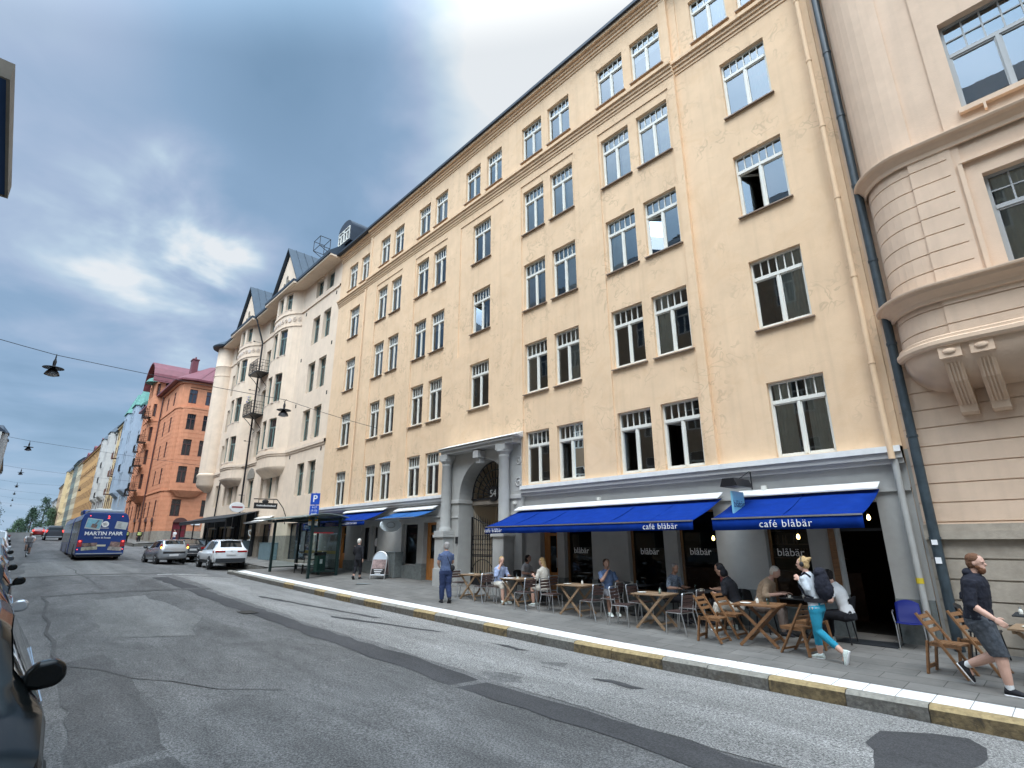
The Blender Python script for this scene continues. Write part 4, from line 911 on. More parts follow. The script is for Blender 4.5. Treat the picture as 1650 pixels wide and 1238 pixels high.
place_window(pink, pw, 4.95, .9, 1.5, .95, 'cross', fm=K['greyframe'], gm=K['darkglass'], d=-.06); place_window(pink, pw, 2.65, 2.9, 1.5, 1.65, 'cross', fm=K['greyframe'], gm=K['darkglass'])
mb = MB()
for z in (6.4, 9.5, 13.2, 16.7): mb.box(-1.4, 8.9, 12.6, 16.5, z - .3, z - .1)
mb.box(-1.4, 8.9, 16.5, 16.6, 6.1, 20)
mb.build('interior_wall', K['room'], pink)
# ================================================================ the cream art nouveau house
cream = empty('gabled_house', (-42, 13, .8), label='pale cream house with two gabled bows, frieze ornament and iron balconies', cat='building', world=True)
CX0, CX1 = -55.0, -30.2
pc = Path([(CX0, 13), (CX1, 13)]); cu = lambda x: x - CX0
crow = [(4.78, 6.81), (8.23, 10.29), (11.49, 13.56), (14.91, 16.90), (18.45, 19.72)]
flat = [(-34.2, -33.05), (-32.5, -31.35), (-42.7, -41.7), (-43.95, -43.2)]
hw = []
for r, (z0, z1) in enumerate(crow):
    for a, b in flat[:2]: hw.append((a, b, z0, z1))
    if r > 0: hw.append((-43.3, -42.3, z0, z1 if r < 4 else z1)); 
    if r > 0: hw.append((-52.3, -51.5, z0, z1))
for a, b in ((-40.7, -40.1), (-39.4, -38.4), (-37.7, -37.1)): hw.append((a, b, 4.9, 6.75))
for a, b in ((-49.6, -49.0), (-48.3, -47.3), (-46.6, -46.0), (-52.3, -51.5)): hw.append((a, b, 4.9, 6.75))
hw.append((-43.6, -42.4, 4.5, 6.5))
gh = [(-34.7, -31.0, 1.0, 3.15, 'shop'), (-39.6, -37.6, .95, 3.2, 'shop'), (-43.5, -42.5, .75, 3.5, 'door'), (-46.5, -44.9, 1.1, 3.1, 'shop'), (-49.5, -47.2, 1.2, 3.1, 'shop'), (-52.4, -50.2, 1.3, 3.1, 'shop')]
def dcr(u, z):
    if 7.62 < z < 7.75: return -.06
    if 7.75 < z < 7.95: return -.12
    if 18.02 < z < 18.14: return -.08
    if z < 2.4 + .01: return -.03
    return 0
mb = MB(); relief(mb, pc, 0, cu(CX1), -.2, 20.0, [(cu(a), cu(b), c, d) for a, b, c, d in hw] + [(cu(a), cu(b), c, d) for a, b, c, d, _ in gh], dcr, lambda u, z: 1 if (z < 2.41) else 0, (), [2.41, 7.62, 7.75, 7.95, 18.02, 18.14], reveal=.3)
mb.add([(CX0, 13, -.2), (CX0, 26, -.2), (CX0, 26, 20), (CX0, 13, 20), (CX1, 13, -.2), (CX1, 26, -.2), (CX1, 26, 20), (CX1, 13, 20)], [(0, 1, 2, 3), (7, 6, 5, 4)], 0)
mb.build('wall', [K['cream'], K['stone']], cream, fixn=False)
mb = MB(); mb.box(CX0 + .2, CX1 - .2, 14.0, 14.1, .8, 19.8)
for z in (3.7, 7.2, 10.8, 14.1, 17.6): mb.box(CX0 + .2, CX1 - .2, 13.35, 14.0, z, z + .25)
mb.build('interior_wall', K['room'], cream)
random.seed(5)
for a, b, c, d in hw:
    place_window(cream, pc, cu((a + b) / 2), c, b - a, d - c, 'cross', fm=K['green_frame'], d=0, back=.22, sill=K['cream_trim'], curtain=random.choice(['both', None, 'full', 'left']))
for a, b, c, d, k_ in gh:
    place_window(cream, pc, cu((a + b) / 2), c, b - a, d - c, 'shop' if k_ == 'shop' else 'cross', fm=K['charcoal'] if k_ == 'shop' else K['brown_frame'], gm=K['darkglass'], back=.25)
# two bows with corbelled feet, frieze and gable
def bow(c0, c1, bulge=.85):
    n = 10; pts = []
    for i in range(n + 1):
        t = i / n; x = c0 + (c1 - c0) * t; pts.append((x, 13 - bulge * (1 - abs(2 * t - 1) ** 3.2)))
    p = Path(pts); W = p.u[-1]; mb = MB(); hs = []
    for r, (z0, z1) in enumerate(crow[1:]):
        for f_, w_ in ((.20, .62), (.43, .95), (.70, .95)) if r < 3 else ((.26, .7), (.5, .9), (.74, .7)):
            hs.append((f_ * W - w_ / 2, f_ * W + w_ / 2, z0, z1))
    def db(u, z): return -.06 if 18.02 < z < 18.14 or 17.05 < z < 17.12 else (-.10 if 7.75 < z < 7.95 else (-.05 if 7.62 < z < 7.75 else 0))
    relief(mb, p, 0, W, 6.9, 20.0, hs, db, lambda u, z: 0, (), [7.62, 7.75, 7.95, 17.05, 17.12, 18.02, 18.14], reveal=.25)
    mb.build('bow', K['cream'], cream, fixn=False)
    for a, b, c, d in hs: place_window(cream, p, (a + b) / 2, c, b - a, d - c, 'cross', fm=K['green_frame'], back=.18, sill=K['cream_trim'], gm=K['darkglass'] if c < 9 else K['glass'])
    mb = MB(); vs = []; m2 = 6
    for k_ in range(m2):
        t = k_ / (m2 - 1); s_ = math.cos(R_(85) * t)
        vs += [((x - (c0 + c1) / 2) * (.72 + .28 * s_) + (c0 + c1) / 2, 13.02 - (13.02 - y) * s_, 6.92 - .62 * t) for x, y in pts]
    m1 = len(pts); mb.add(vs, [(i * m1 + j, i * m1 + j + 1, (i + 1) * m1 + j + 1, (i + 1) * m1 + j) for i in range(m2 - 1) for j in range(m1 - 1)])
    mb.build('bow_underside', K['cream'], cream, smooth=True)
    for f_ in (.3, .7):
        x = c0 + (c1 - c0) * f_; mb = MB(); mb.prism([(12.3, 6.9), (12.3, 6.72), (12.7, 6.5), (13, 6.3), (13, 6.9)], x - .12, x + .12, 'x'); mb.build('bracket', K['cream_trim'], cream)
    # frieze relief: scrolls and rosettes between the two strings
    mb = MB()
    for i in range(13):
        u = W * (i + .5) / 13; M4 = p.frame(u, -.02, 17.57)
        if i % 3 == 1: mb.T = M4; mb.lathe([(.0, -.03), (.17, -.02), (.17, .02)], (0, 0, 0), 12, Rm=Matrix.Rotation(R_(90), 3, 'X')); mb.T = None
        else:
            mb.T = M4; mb.tube([((.05 + .012 * q) * math.cos(q * .8), -.01, (.05 + .014 * q) * math.sin(q * .8)) for q in range(11)], .022, 5); mb.T = None
    mb.build('frieze', K['cream_trim'], cream)
    # gable: triangular front, dark metal verges and slopes running back
    xm = (c0 + c1) / 2; hw_ = (c1 - c0) / 2 + .55; zb, za = 20.3, 24.1; yf = 12.25
    mb = MB(); mb.prism([(xm - hw_ + .3, zb), (xm + hw_ - .3, zb), (xm, za - .45)], yf + .1, yf + .5, 'y')
    gb = mb.build('gable', K['cream'], cream)
    mb = MB()
    for s_ in (-1, 1): mb.tube([(xm + s_ * .42 + .13 * math.cos(q * .7) * (1 + q * .1), yf + .08, zb + .75 + .13 * math.sin(q * .7) * (1 + q * .1)) for q in range(10)], .03, 5)
    mb.box(xm - .16, xm + .16, yf + .05, yf + .1, zb + .4, zb + 1.3); mb.lathe([(0, 0), (.16, 0), (.16, .05), (0, .05)], (xm, yf + .1, zb + 1.3), 14, Rm=Matrix.Rotation(R_(90), 3, 'X'))
    mb.build('gable_ornament', K['stone'], cream)
    mb = MB(); th = .12
    for s_ in (-1, 1):
        mb.add([(xm, yf - .15, za), (xm, 17, za), (xm + s_ * hw_, 14.6, zb - .1), (xm + s_ * hw_, yf - .15, zb - .1), (xm, yf - .15, za - th), (xm, 17, za - th), (xm + s_ * hw_, 14.6, zb - .1 - th), (xm + s_ * hw_, yf - .15, zb - .1 - th)], [(0, 1, 2, 3), (4, 7, 6, 5), (0, 3, 7, 4), (1, 5, 6, 2), (2, 6, 7, 3)])
        for i in range(1, 6):
            yy = yf - .15 + i * .62; mb.bar((xm + s_ * .02, yy, za + .02), (xm + s_ * hw_ * .98, yy, zb - .02), .035, .05)
    mb.build('gable_roof', K['blue_roof'], cream)
bow(-40.9, -36.3); bow(-49.8, -45.2)
# round corner turret at the far end
mb = MB(); mb.lathe([(.35, 6.3), (1.0, 6.75), (1.12, 6.95), (1.12, 7.6), (1.18, 7.7), (1.18, 7.85), (1.06, 7.95), (1.06, 17.1), (1.11, 17.15), (1.06, 17.2), (1.06, 18.0), (1.12, 18.1), (1.06, 18.2), (1.06, 20.0)], (-54.4, 13.0, 0), 28); mb.build('turret', K['cream'], cream, smooth=True)
mb = MB(); mb.lathe([(1.55, 20.02), (1.6, 20.16), (1.2, 20.5), (.4, 21.0), (0, 21.1)], (-54.4, 13.0, 0), 28); mb.build('turret_roof', K['blue_roof'], cream, smooth=True)
# eaves and roof
mb = MB(); mb.box(CX0 - .3, CX1, 12.1, 13.3, 19.9, 20.02, 1)
for c0, c1 in ((-41.5, -35.7), (-50.4, -44.6)): mb.box(c0, c1, 11.85, 12.4, 19.92, 20.06, 1)
mb.build('soffit', [K['cream_trim'], K['cream']], cream)
mb = MB(); mb.add([(CX0 - .3, 12.02, 20.03), (CX1, 12.02, 20.03), (CX1, 12.02, 20.22), (CX0 - .3, 12.02, 20.22), (CX1, 16.5, 24.0), (CX0 + 1.5, 16.5, 24.0), (CX1, 26, 20.1), (CX0 - .3, 26, 20.1)], [(0, 1, 2, 3), (3, 2, 4, 5), (5, 4, 6, 7), (0, 7, 6, 1), (0, 3, 5, 7), (1, 6, 4, 2)])
for c0, c1 in ((-41.5, -35.7), (-50.4, -44.6)): mb.box(c0, c1, 11.8, 12.1, 20.07, 20.25)
mb.build('roof', K['blue_roof'], cream)
def balcony(root, x, yw, z, w_=1.9, dp=.95, m_=None, bars=True, h_=.95, sgn=-1):
    m_ = m_ or K['iron']; mb = MB(); yf = yw + sgn * dp
    y0, y1 = min(yw, yf), max(yw, yf)
    mb.box(x - w_ / 2, x + w_ / 2, y0, y1, z - .09, z)
    r = .018
    for zz in (z + .12, z + .45, z + .7, z + h_): 
        mb.tube([(x - w_ / 2, yw, zz), (x - w_ / 2, yf, zz), (x + w_ / 2, yf, zz), (x + w_ / 2, yw, zz)], r, 5)
    n = 14
    for i in range(n + 1): xx = x - w_ / 2 + w_ * i / n; mb.tube([(xx, yf, z), (xx, yf, z + h_)], .011 if i % 7 else .022, 5)
    for s_ in (-1, 1):
        for i in range(1, 5): mb.tube([(x + s_ * w_ / 2, yw + sgn * dp * i / 5, z), (x + s_ * w_ / 2, yw + sgn * dp * i / 5, z + h_)], .011, 5)
        mb.tube([(x + s_ * w_ * .38, yf, z - .09), (x + s_ * w_ * .38, yw + sgn * .5, z - .5), (x + s_ * w_ * .38, yw, z - 1.1), (x + s_ * w_ * .38, yw + sgn * .12, z - 1.35)], .025, 6)
        for i in range(3): mb.tube([(x + s_ * w_ * .25 + .1 * math.cos(R_(t)), yf, z + .57 + .1 * math.sin(R_(t)) ) for t in range(0, 361, 45)], .012, 4)
    return mb.build('balcony', m_, root)
balcony(cream, -43.1, 13, 14.9); balcony(cream, -43.1, 13, 11.5)
mb = MB()
for _ in range(70):
    a = Vector((-43.6 + random.uniform(-.22, .22), 12.25 + random.uniform(-.1, .1), 12.5 + random.uniform(-.05, .55)))
    d_ = Vector((random.uniform(-1, 1), random.uniform(-1, 1), random.uniform(-.3, 1))).normalized() * .12; e_ = Vector((random.uniform(-1, 1), random.uniform(-1, 1), 0)).normalized() * .04
    mb.add([a, a + d_ + e_, a + d_ * 1.4, a + d_ - e_], [(0, 1, 2, 3)], 0 if a.x < -43.5 else 1)
o = mb.build('balcony_plant', [mat('blue_flowers', (.05, .12, .45), .7), mat('lime_leaves', (.20, .34, .05), .7)], fixn=False); tag(o, 'blue and lime potted flowers on the lower iron balcony of the cream house', 'plant')
pipe('downpipe', [(-44.3, 12.1, 20.0), (-43.95, 12.75, 17.8), (-43.95, 12.82, 1.3)], .07, K['iron'], 'black downpipe between the two bows of the cream house')
pipe('downpipe', [(-50.8, 12.9, 7.0), (-50.8, 12.85, 3.6)], .06, K['iron'], 'short black downpipe under the far bow of the cream house')
# ventilation slots
mb = MB()
for z in (7.4, 10.9, 14.2, 17.7):
    for x in (-35.6, -30.75): mb.box(x - .07, x + .07, 12.985, 13.0, z - .12, z + .12)
mb.build('vent', K['dark'], cream)
mb = MB(); mb.prism([(-43.75, 6.6), (-42.25, 6.6), (-42.25, 7.0), (-42.5, 7.3), (-43.0, 7.45), (-43.5, 7.3), (-43.75, 7.0)], 12.93, 13.0, 'y'); mb.build('window_hood', K['stone'], cream, bevel=.02); mb = MB(); mb.box(-43.8, -42.2, 12.6, 13.0, 4.0, 4.12); mb.box(-43.75, -43.55, 12.88, 13, .8, 4.0); mb.box(-42.45, -42.25, 12.88, 13, .8, 4.0)
mb.build('door_surround', K['stone'], cream, bevel=.02)
# ---- restaurant canopy and dark front
rc = empty('restaurant_canopy', (-47, 13, 1), label='long black restaurant canopy over a glazed terrace below the cream house', cat='canopy', world=True)
mb = MB(); mb.add([(-53.5, 13, 4.15), (-40.2, 13, 4.15), (-40.2, 10.9, 3.62), (-53.5, 10.9, 3.62), (-53.5, 13, 4.10), (-40.2, 13, 4.10), (-40.2, 10.9, 3.57), (-53.5, 10.9, 3.57)], [(0, 1, 2, 3), (4, 7, 6, 5), (0, 3, 7, 4), (1, 5, 6, 2), (3, 2, 6, 7)]); mb.build('cloth', K['charcoal'], rc)
mb = MB(); mb.add([(-53.5, 10.9, 3.6), (-40.2, 10.9, 3.6), (-40.2, 10.9, 3.38), (-53.5, 10.9, 3.38)], [(0, 1, 2, 3)]); mb.build('valance', K['charcoal'], rc)
for x in (-53.3, -49.0, -44.7, -40.5):
    mb = MB(); mb.box(x - .04, x + .04, 10.98, 11.06, walk(x, 11) - .02, 3.56); mb.build('post', K['iron'], rc)
for a, b in ((-53.3, -49.6), (-49.5, -45.1), (-45.0, -43.7), (-42.2, -40.4)):
    mb = MB(); mb.box(a, a + .35, 12.80, 12.95, g(a), 4.05); mb.box(b - .35, b, 12.80, 12.95, g(a), 4.05); mb.box(a + .35, b - .35, 12.82, 12.95, 3.2, 4.05); mb.box(a + .35, b - .35, 12.82, 12.95, g(a), 1.35); mb.build('front_panel', K['charcoal'], rc)
mb = MB()
for a, b in ((-53.2, -49.1), (-48.9, -44.8), (-44.6, -40.6)):
    mb.add([(a, 11.03, g(a) + .25), (b, 11.03, g(b) + .25), (b, 11.03, g(b) + 1.25), (a, 11.03, g(a) + 1.25)], [(0, 1, 2, 3)])
mb.build('glass_screen', K['clearglass'], rc)
random.seed(3)
for i, x in enumerate((-51.5, -47.0, -42.6)):
    mb = MB(); mb.lathe([(0, -.02), (.16, -.015), (.17, .02), (0, .03)], (x, 12.0, 3.0), 12); mb.tube([(x, 12, 3.02), (x, 12, 3.9)], .01, 5); o = mb.build('terrace_lamp', K['letter']); tag(o, ['far', 'middle', 'near'][i] + ' white round lamp hanging under the black restaurant canopy', 'lamp', 'lamps under the black canopy')
mb = MB(); mb.tube([(-40.9, 12.9, 2.62 ), (-41.1, 12.9, 2.85), (-41.6, 12.9, 2.8), (-41.5, 12.9, 2.55), (-41.0, 12.9, 2.4), (-41.05, 12.9, 2.15), (-41.6, 12.9, 2.15)], .05, 6); o = mb.build('neon_emblem', mat('pale_sign_light', (.8, .85, .85), .3, emit=(.85, .9, .9), es=.15)); tag(o, 'white curled emblem sign glowing on the dark restaurant front', 'sign')
r = bracket_sign((-42.3, 12.1, 4.45), 'round white sign with red band on the cream house above the black canopy')
mb = MB(); mb.lathe([(0, -.06), (.5, -.06), (.52, 0), (.5, .06), (0, .06)], (0, 0, 0), 28, Rm=Matrix.Rotation(R_(90), 3, 'Y') @ Matrix.Diagonal((.7, 1, 1))); mb.build('board', K['letter'], r)
mb = MB(); mb.box(.064, .07, -.36, .36, -.05, .06); mb.build('emblem', mat('dull_red', (.30, .03, .05), .5), r)
mb = MB(); mb.tube([(0, .5, 0), (0, .9, 0)], .02, 6); mb.build('bracket', K['iron'], r)
r = bracket_sign((-35.3, 11.9, 4.2), 'small black board sign on a long curved bracket of the cream house')
mb = MB(); mb.box(-.03, .03, -.85, .55, -.18, .18); b0 = mb.build('board', K['black'], r)
mb = MB(); mb.ball((0, -.2, .26), (.05, .22, .12), 10); mb.build('crest', K['black'], r)
mb = MB()
for i in range(16): mb.box(.031, .036, -.7 + i * .073, -.66 + i * .073, -.04, .04 + .02 * (i % 3 == 0))
mb.build('lettering', K['letter'], r)
mb = MB(); mb.tube([(0, -.9, .4), (0, .5, .42), (.1, .9, -.1), (.15, 1.1, -.6), (.15, 1.08, -1.1)], .028, 6); mb.tube([(0, -.6, .18), (0, -.6, .4)], .015, 5); mb.tube([(0, .3, .18), (0, .3, .42)], .015, 5); mb.build('bracket', K['iron'], r)
r = awning('awning', -40.3, -37.2, 12.95, 3.55, 12.1, 3.32, .08, K['flash'], 'narrow folded pale awning over the cream house shop window', hood=True, group='folded awnings')
for (x, w_) in ((-41.7, 1.3), (-36.7, 1.9)):
    m = MB(); z = walk(x, 12.7); m.box(-w_ / 2, w_ / 2, -.25, .25, 0, 1.0); m.box(-w_ / 2 - .02, w_ / 2 + .02, -.27, .27, 1.0, 1.04); m.box(-.01, .01, -.262, -.25, .05, .95)
    o = m.build('street_cabinet', mat('grey_blue_steel', (.13, .19, .21), .5, nz=.1), bevel=.01); o.location = (x, 12.7, z); tag(o, ['grey blue steel cabinet beside the shop window nearer the bus shelter', 'grey blue steel cabinet beside the cream house door'][x < -40], 'cabinet')
m = MB(); m.box(-.45, .45, -.2, .2, 0, 1.0); m.box(-.47, .47, -.22, .22, 1.0, 1.05); o = m.build('street_cabinet', K['plinth'], bevel=.01); o.location = (-21.75 + .35, 12.78, walk(-21.5, 12.8)); tag(o, 'grey cabinet against the wall behind the sandwich board', 'cabinet')
# ================================================================ generic street houses further off
def far_house(x0, x1, y, top, wallm, label, rows_=6, pitch=2.6, fm=None, roofm=None, roofh=2.2, side=1, base_m=None, bays=(), balc=(), dorm=0, gcol=None, string=(), deep=13, sky_side=False, gable=None, name='apartment_building', style='cross', ww=1.05):
    """side=1: front looks to -Y (right side of the street), side=-1: front looks to +Y"""
    zb = min(g(x0), g(x1)) - .6; gb = max(g(x0), g(x1)); fm = fm or K['brown_frame']; roofm = roofm or K['metal_roof']
    r = empty(name, ((x0 + x1) / 2, y, gb), label=label, cat='building', world=True)
    p = Path([(x0, y), (x1, y)]) if side == 1 else Path([(x1, y), (x0, y)])
    Lw = x1 - x0; n = max(2, int(Lw / pitch)); fh = (top - gb - 3.9) / (rows_ - 1); hs = []
    for i in range(n):
        u = Lw * (i + .5) / n
        for k_ in range(rows_ - 1):
            z = gb + 3.9 + fh * k_ + .75
            hs.append((u - ww / 2, u + ww / 2, z, z + fh * .58))
    sh = [(Lw * (i + .5) / n - ww * .65, Lw * (i + .5) / n + ww * .65, gb + .7, gb + 3.0) for i in range(n)]
    def dd(u, z):
        if gb + 3.45 < z < gb + 3.65: return -.12
        if z > top - .35: return -.25
        for s_ in string:
            if s_ < z < s_ + .2: return -.1
        return 0
    def inb(u): return any(a - .3 < u < b + .3 for a, b in bays)
    flat_h = [h for h in hs if not (inb((h[0] + h[1]) / 2))]
    mb = MB(); relief(mb, p, 0, Lw, zb, top, flat_h + sh, dd, lambda u, z: 1 if z < gb + 3.45 else 0, (), [gb + 3.45, gb + 3.65, top - .35] + [q for s_ in string for q in (s_, s_ + .2)], reveal=.06)
    s2 = side
    mb.add([(x0, y, zb), (x0, y + s2 * deep, zb), (x0, y + s2 * deep, top), (x0, y, top), (x1, y, zb), (x1, y + s2 * deep, zb), (x1, y + s2 * deep, top), (x1, y, top)], [(0, 1, 2, 3), (7, 6, 5, 4), (1, 5, 6, 2)], 0)
    mb.build('wall', [wallm, base_m or wallm], r, fixn=False)
    for h in flat_h: place_window(r, p, (h[0] + h[1]) / 2, h[2], h[1] - h[0], h[3] - h[2], style, fm=fm, gm=K['darkglass'], back=.0)
    for h in sh: place_window(r, p, (h[0] + h[1]) / 2, h[2], h[1] - h[0], h[3] - h[2], 'shop', fm=fm, gm=K['darkglass'], back=.12)
    for a, b in bays:
        pa, pb_ = p.pt(a, 0, 0), p.pt(b, 0, 0); q1, q2 = p.pt(a + .6, -.9, 0), p.pt(b - .6, -.9, 0); bp = Path([pa[:2], q1[:2], q2[:2], pb_[:2]]); mb = MB(); W = bp.u[-1]; bh = []
        for k_ in range(1, rows_ - 1):
            z = gb + 3.9 + fh * k_ + .75; nn = 2 if b - a > 3 else 1
            for j in range(nn):
                u = bp.u[1] + (bp.u[2] - bp.u[1]) * (j + .5) / nn; bh.append((u - .48, u + .48, z, z + fh * .58))
        z0 = gb + 3.9 + fh * 1 - .1
        relief(mb, bp, 0, W, z0, top + .3, bh, lambda u, z: 0, lambda u, z: 0, (), [], reveal=.2)
        f_ = [bp.pt(q, 0, z0) for q in bp.u]; lo = [p.pt(a + .3, 0, z0 - .8), p.pt(a + .8, -.1, z0 - .8), p.pt(b - .8, -.1, z0 - .8), p.pt(b - .3, 0, z0 - .8)]
        mb.add(f_ + lo, [(i, i + 1, i + 5, i + 4) for i in range(3)]); mb.add([bp.pt(q, 0, top + .3) for q in bp.u], [(0, 1, 2, 3)])
        mb.build('bay', wallm, r, fixn=False)
        for h in bh: place_window(r, bp, (h[0] + h[1]) / 2, h[2], h[1] - h[0], h[3] - h[2], style, fm=fm, gm=K['darkglass'], back=.12)
        mb = MB(); c_ = [bp.pt(q, -.2, top + .31) for q in bp.u]; rh_ = 4.2 if roofm.name == 'green_copper' else 2.2; m0, m1 = p.pt((a + b) / 2, .2, top + rh_), p.pt((a + b) / 2, 3.5, top + rh_)
        mb.add(c_ + [m0, m1, p.pt(a, 3.5, top + .31), p.pt(b, 3.5, top + .31)], [(0, 1, 4), (1, 2, 4), (2, 3, 4), (0, 4, 5, 6), (3, 7, 5, 4), (0, 1, 2, 3)]); mb.build('bay_roof', roofm, r)
    yy = lambda d: y + side * d
    mb = MB(); e_ = .45
    mb.add([(x0, yy(-e_), top), (x1, yy(-e_), top), (x1, yy(-e_), top + .18), (x0, yy(-e_), top + .18), (x1, yy(roofh * .55), top + roofh), (x0, yy(roofh * .55), top + roofh), (x1, yy(deep / 2), top + roofh + 1.0), (x0, yy(deep / 2), top + roofh + 1.0), (x1, yy(deep), top), (x0, yy(deep), top)], [(0, 1, 2, 3), (3, 2, 4, 5), (5, 4, 6, 7), (7, 6, 8, 9), (0, 9, 8, 1), (0, 3, 5, 7, 9), (1, 8, 6, 4, 2)])
    mb.build('roof', roofm, r)
    for i in range(dorm):
        u = Lw * (i + .5) / dorm; a = p.pt(u, -.1, top + .1); xm = a[0]
        mb = MB(); ar = [(xm - .8, top + .15)] + [(xm - .8 * math.cos(R_(t)), top + 1.5 + .5 * math.sin(R_(t))) for t in range(0, 181, 20)] + [(xm + .8, top + .15)]
        mb.prism(ar, yy(-.05), yy(2.0), 'y'); mb.build('dormer', roofm, r)
        dp = Path([(xm - .8, yy(-.05)), (xm + .8, yy(-.05))]) if side == 1 else Path([(xm + .8, yy(-.05)), (xm - .8, yy(-.05))]); place_window(r, dp, .8, top + .4, 1.0, 1.1, 'cross', fm=fm, gm=K['darkglass'], back=-.06)
    for i in range(2):
        xm = x0 + Lw * (.3 + .4 * i); mb = MB(); mb.box(xm - .5, xm + .5, yy(4.2) - .35, yy(4.2) + .35, top + roofh - .2, top + roofh + 1.7); mb.box(xm - .56, xm + .56, yy(4.2) - .41, yy(4.2) + .41, top + roofh + 1.7, top + roofh + 1.82)
        for q in (-.25, .25): mb.lathe([(.11, 0), (.09, .35)], (xm + q, yy(4.2), top + roofh + 1.82), 8)
        mb.build('chimney', K['stone'], r)
    for u, k_, m_ in balc:
        a = p.pt(u, 0, 0); balcony(r, a[0], a[1], gb + 3.9 + fh * k_ + .1, 1.7, .85, m_, sgn=-side)
    return r
# ---- the orange corner house
OX = -75.0
org = empty('corner_house', (-82, 14, 2), label='orange corner house with purple red roof, bays and black balconies', cat='building', world=True)
po = Path([(-101, 13), (OX - 1.2, 13), (OX - .35, 13.25), (OX, 13.9), (OX, 26)])
uf = lambda x: x + 101; us_o = po.u[3]; uside = lambda y: us_o + (y - 13.9)
zr = [(5.0, 7.0), (8.9, 10.9), (12.2, 14.2), (15.4, 17.4), (18.9, 20.7)]
ho = []
for r_, (z0, z1) in enumerate(zr):
    ho.append((uside(13.98), uside(14.88), z0, z1) if r_ > 0 else (uside(14.1), uside(15.1), z0, z1)); ho.append((uside(15.9), uside(16.9), z0, z1) if r_ > 0 else (uside(17.3), uside(18.4), z0, z1))
    ho.append((uside(19.5), uside(20.5), z0, z1))
    for x in (-78.6, -97.3, -99.6): ho.append((uf(x), uf(x) + .9, z0, z1))
    for x in (-82.4, -94.8): ho.append((uf(x), uf(x) + .8, z0, z1))
    if r_ == 0:
        for x in (-85.0, -87.0, -89.0, -91.0): ho.append((uf(x), uf(x) + .9, z0, z1))
go = [(uside(14.6), uside(16.1), 1.5, 4.3), (uf(-78.8), uf(-77.4), 2.2, 4.4), (uf(-83), uf(-81.4), 2.3, 4.5), (uf(-87), uf(-85.4), 2.4, 4.6), (uf(-91), uf(-89.4), 2.5, 4.7), (uf(-97), uf(-95.4), 2.6, 4.8)]
def dog(u, z):
    if z < 3.3: return -.06
    if 7.95 < z < 8.12: return -.10
    if 18.2 < z < 18.4: return -.10
    if z > 21.4: return -.2
    t = (z - .1) % .55
    return .02 if t < .05 and z < 18 else 0
zso = [3.3, 7.95, 8.12, 18.2, 18.4, 21.4] + [q for i in range(6, 34) for q in (.1 + .55 * i, .15 + .55 * i) if 3.3 < .1 + .55 * i < 18]
mb = MB(); relief(mb, po, 0, po.u[-1], .8, 21.7, ho + go, dog, lambda u, z: 1 if z < 3.3 else 0, (), zso, reveal=.2)
mb.build('wall', [K['orange'], K['stone']], org, fixn=False)
for a, b, c, d in ho: place_window(org, po, (a + b) / 2, c, b - a, d - c, 'grid2', fm=K['brown_frame'], gm=K['darkglass'] if c < 12 else K['glass'], back=.13 if a > po.u[1] else .03, curtain='both' if 8 < c < 16 else None)
for i, (a, b, c, d) in enumerate(go): place_window(org, po, (a + b) / 2, c, b - a, d - c, 'cross', fm=K['brown_frame'], gm=K['darkglass'] if i else mat('red_door', (.14, .01, .02), .5), back=.13)
# arches over the ground floor openings and the red corner door
for a, b, c, d in go:
    mb = MB(); M4 = po.frame((a + b) / 2, -.07, d); mb.T = M4; w_ = (b - a) / 2
    mb.prism([(w_ * math.cos(R_(t)), .55 * math.sin(R_(t))) for t in range(0, 181, 15)], -.01, .03, 'y'); mb.build('arch', K['brown_frame'], org)
mb = MB(); mb.box(OX - .8, OX, 13.95, 25.9, 20.9, 21.0); mb.box(-100.8, OX - 1, 13.3, 14.5, 1, 21.0)
mb.build('interior_wall', K['room'], org)
# shallow bow on the side face
pts = [(OX, 13.5), (OX + .5, 13.75), (OX + .72, 14.4), (OX + .75, 15.4), (OX + .72, 16.4), (OX + .5, 17.05), (OX, 17.3)]
ps = Path(pts); W = ps.u[-1]; hs = []
for z0, z1 in zr[1:4]:
    for f_ in (.30, .70): hs.append((W * f_ - .47, W * f_ + .47, z0, z1))
mb = MB(); relief(mb, ps, 0, W, 8.0, 18.3, hs, lambda u, z: .02 if ((z - .1) % .55) < .05 else (-.05 if z > 18.1 else 0), lambda u, z: 0, (), [q for q in zso if 8 < q < 18] + [18.1], reveal=.18)
mb.add([ps.pt(q, 0, 8.0) for q in ps.u] + [(OX, 14.1, 7.45), (OX + .25, 14.5, 7.3), (OX + .3, 15.0, 7.25), (OX + .3, 15.4, 7.25), (OX + .3, 15.9, 7.25), (OX + .25, 16.3, 7.3), (OX, 16.7, 7.45)], [(i, i + 1, i + 8, i + 7) for i in range(6)]); mb.add([ps.pt(q, 0, 18.3) for q in ps.u], [tuple(range(7))])
mb.build('bay', K['orange'], org, fixn=False)
for a, b, c, d in hs: place_window(org, ps, (a + b) / 2, c, b - a, d - c, 'grid2', fm=K['brown_frame'], gm=K['darkglass'], back=.12)
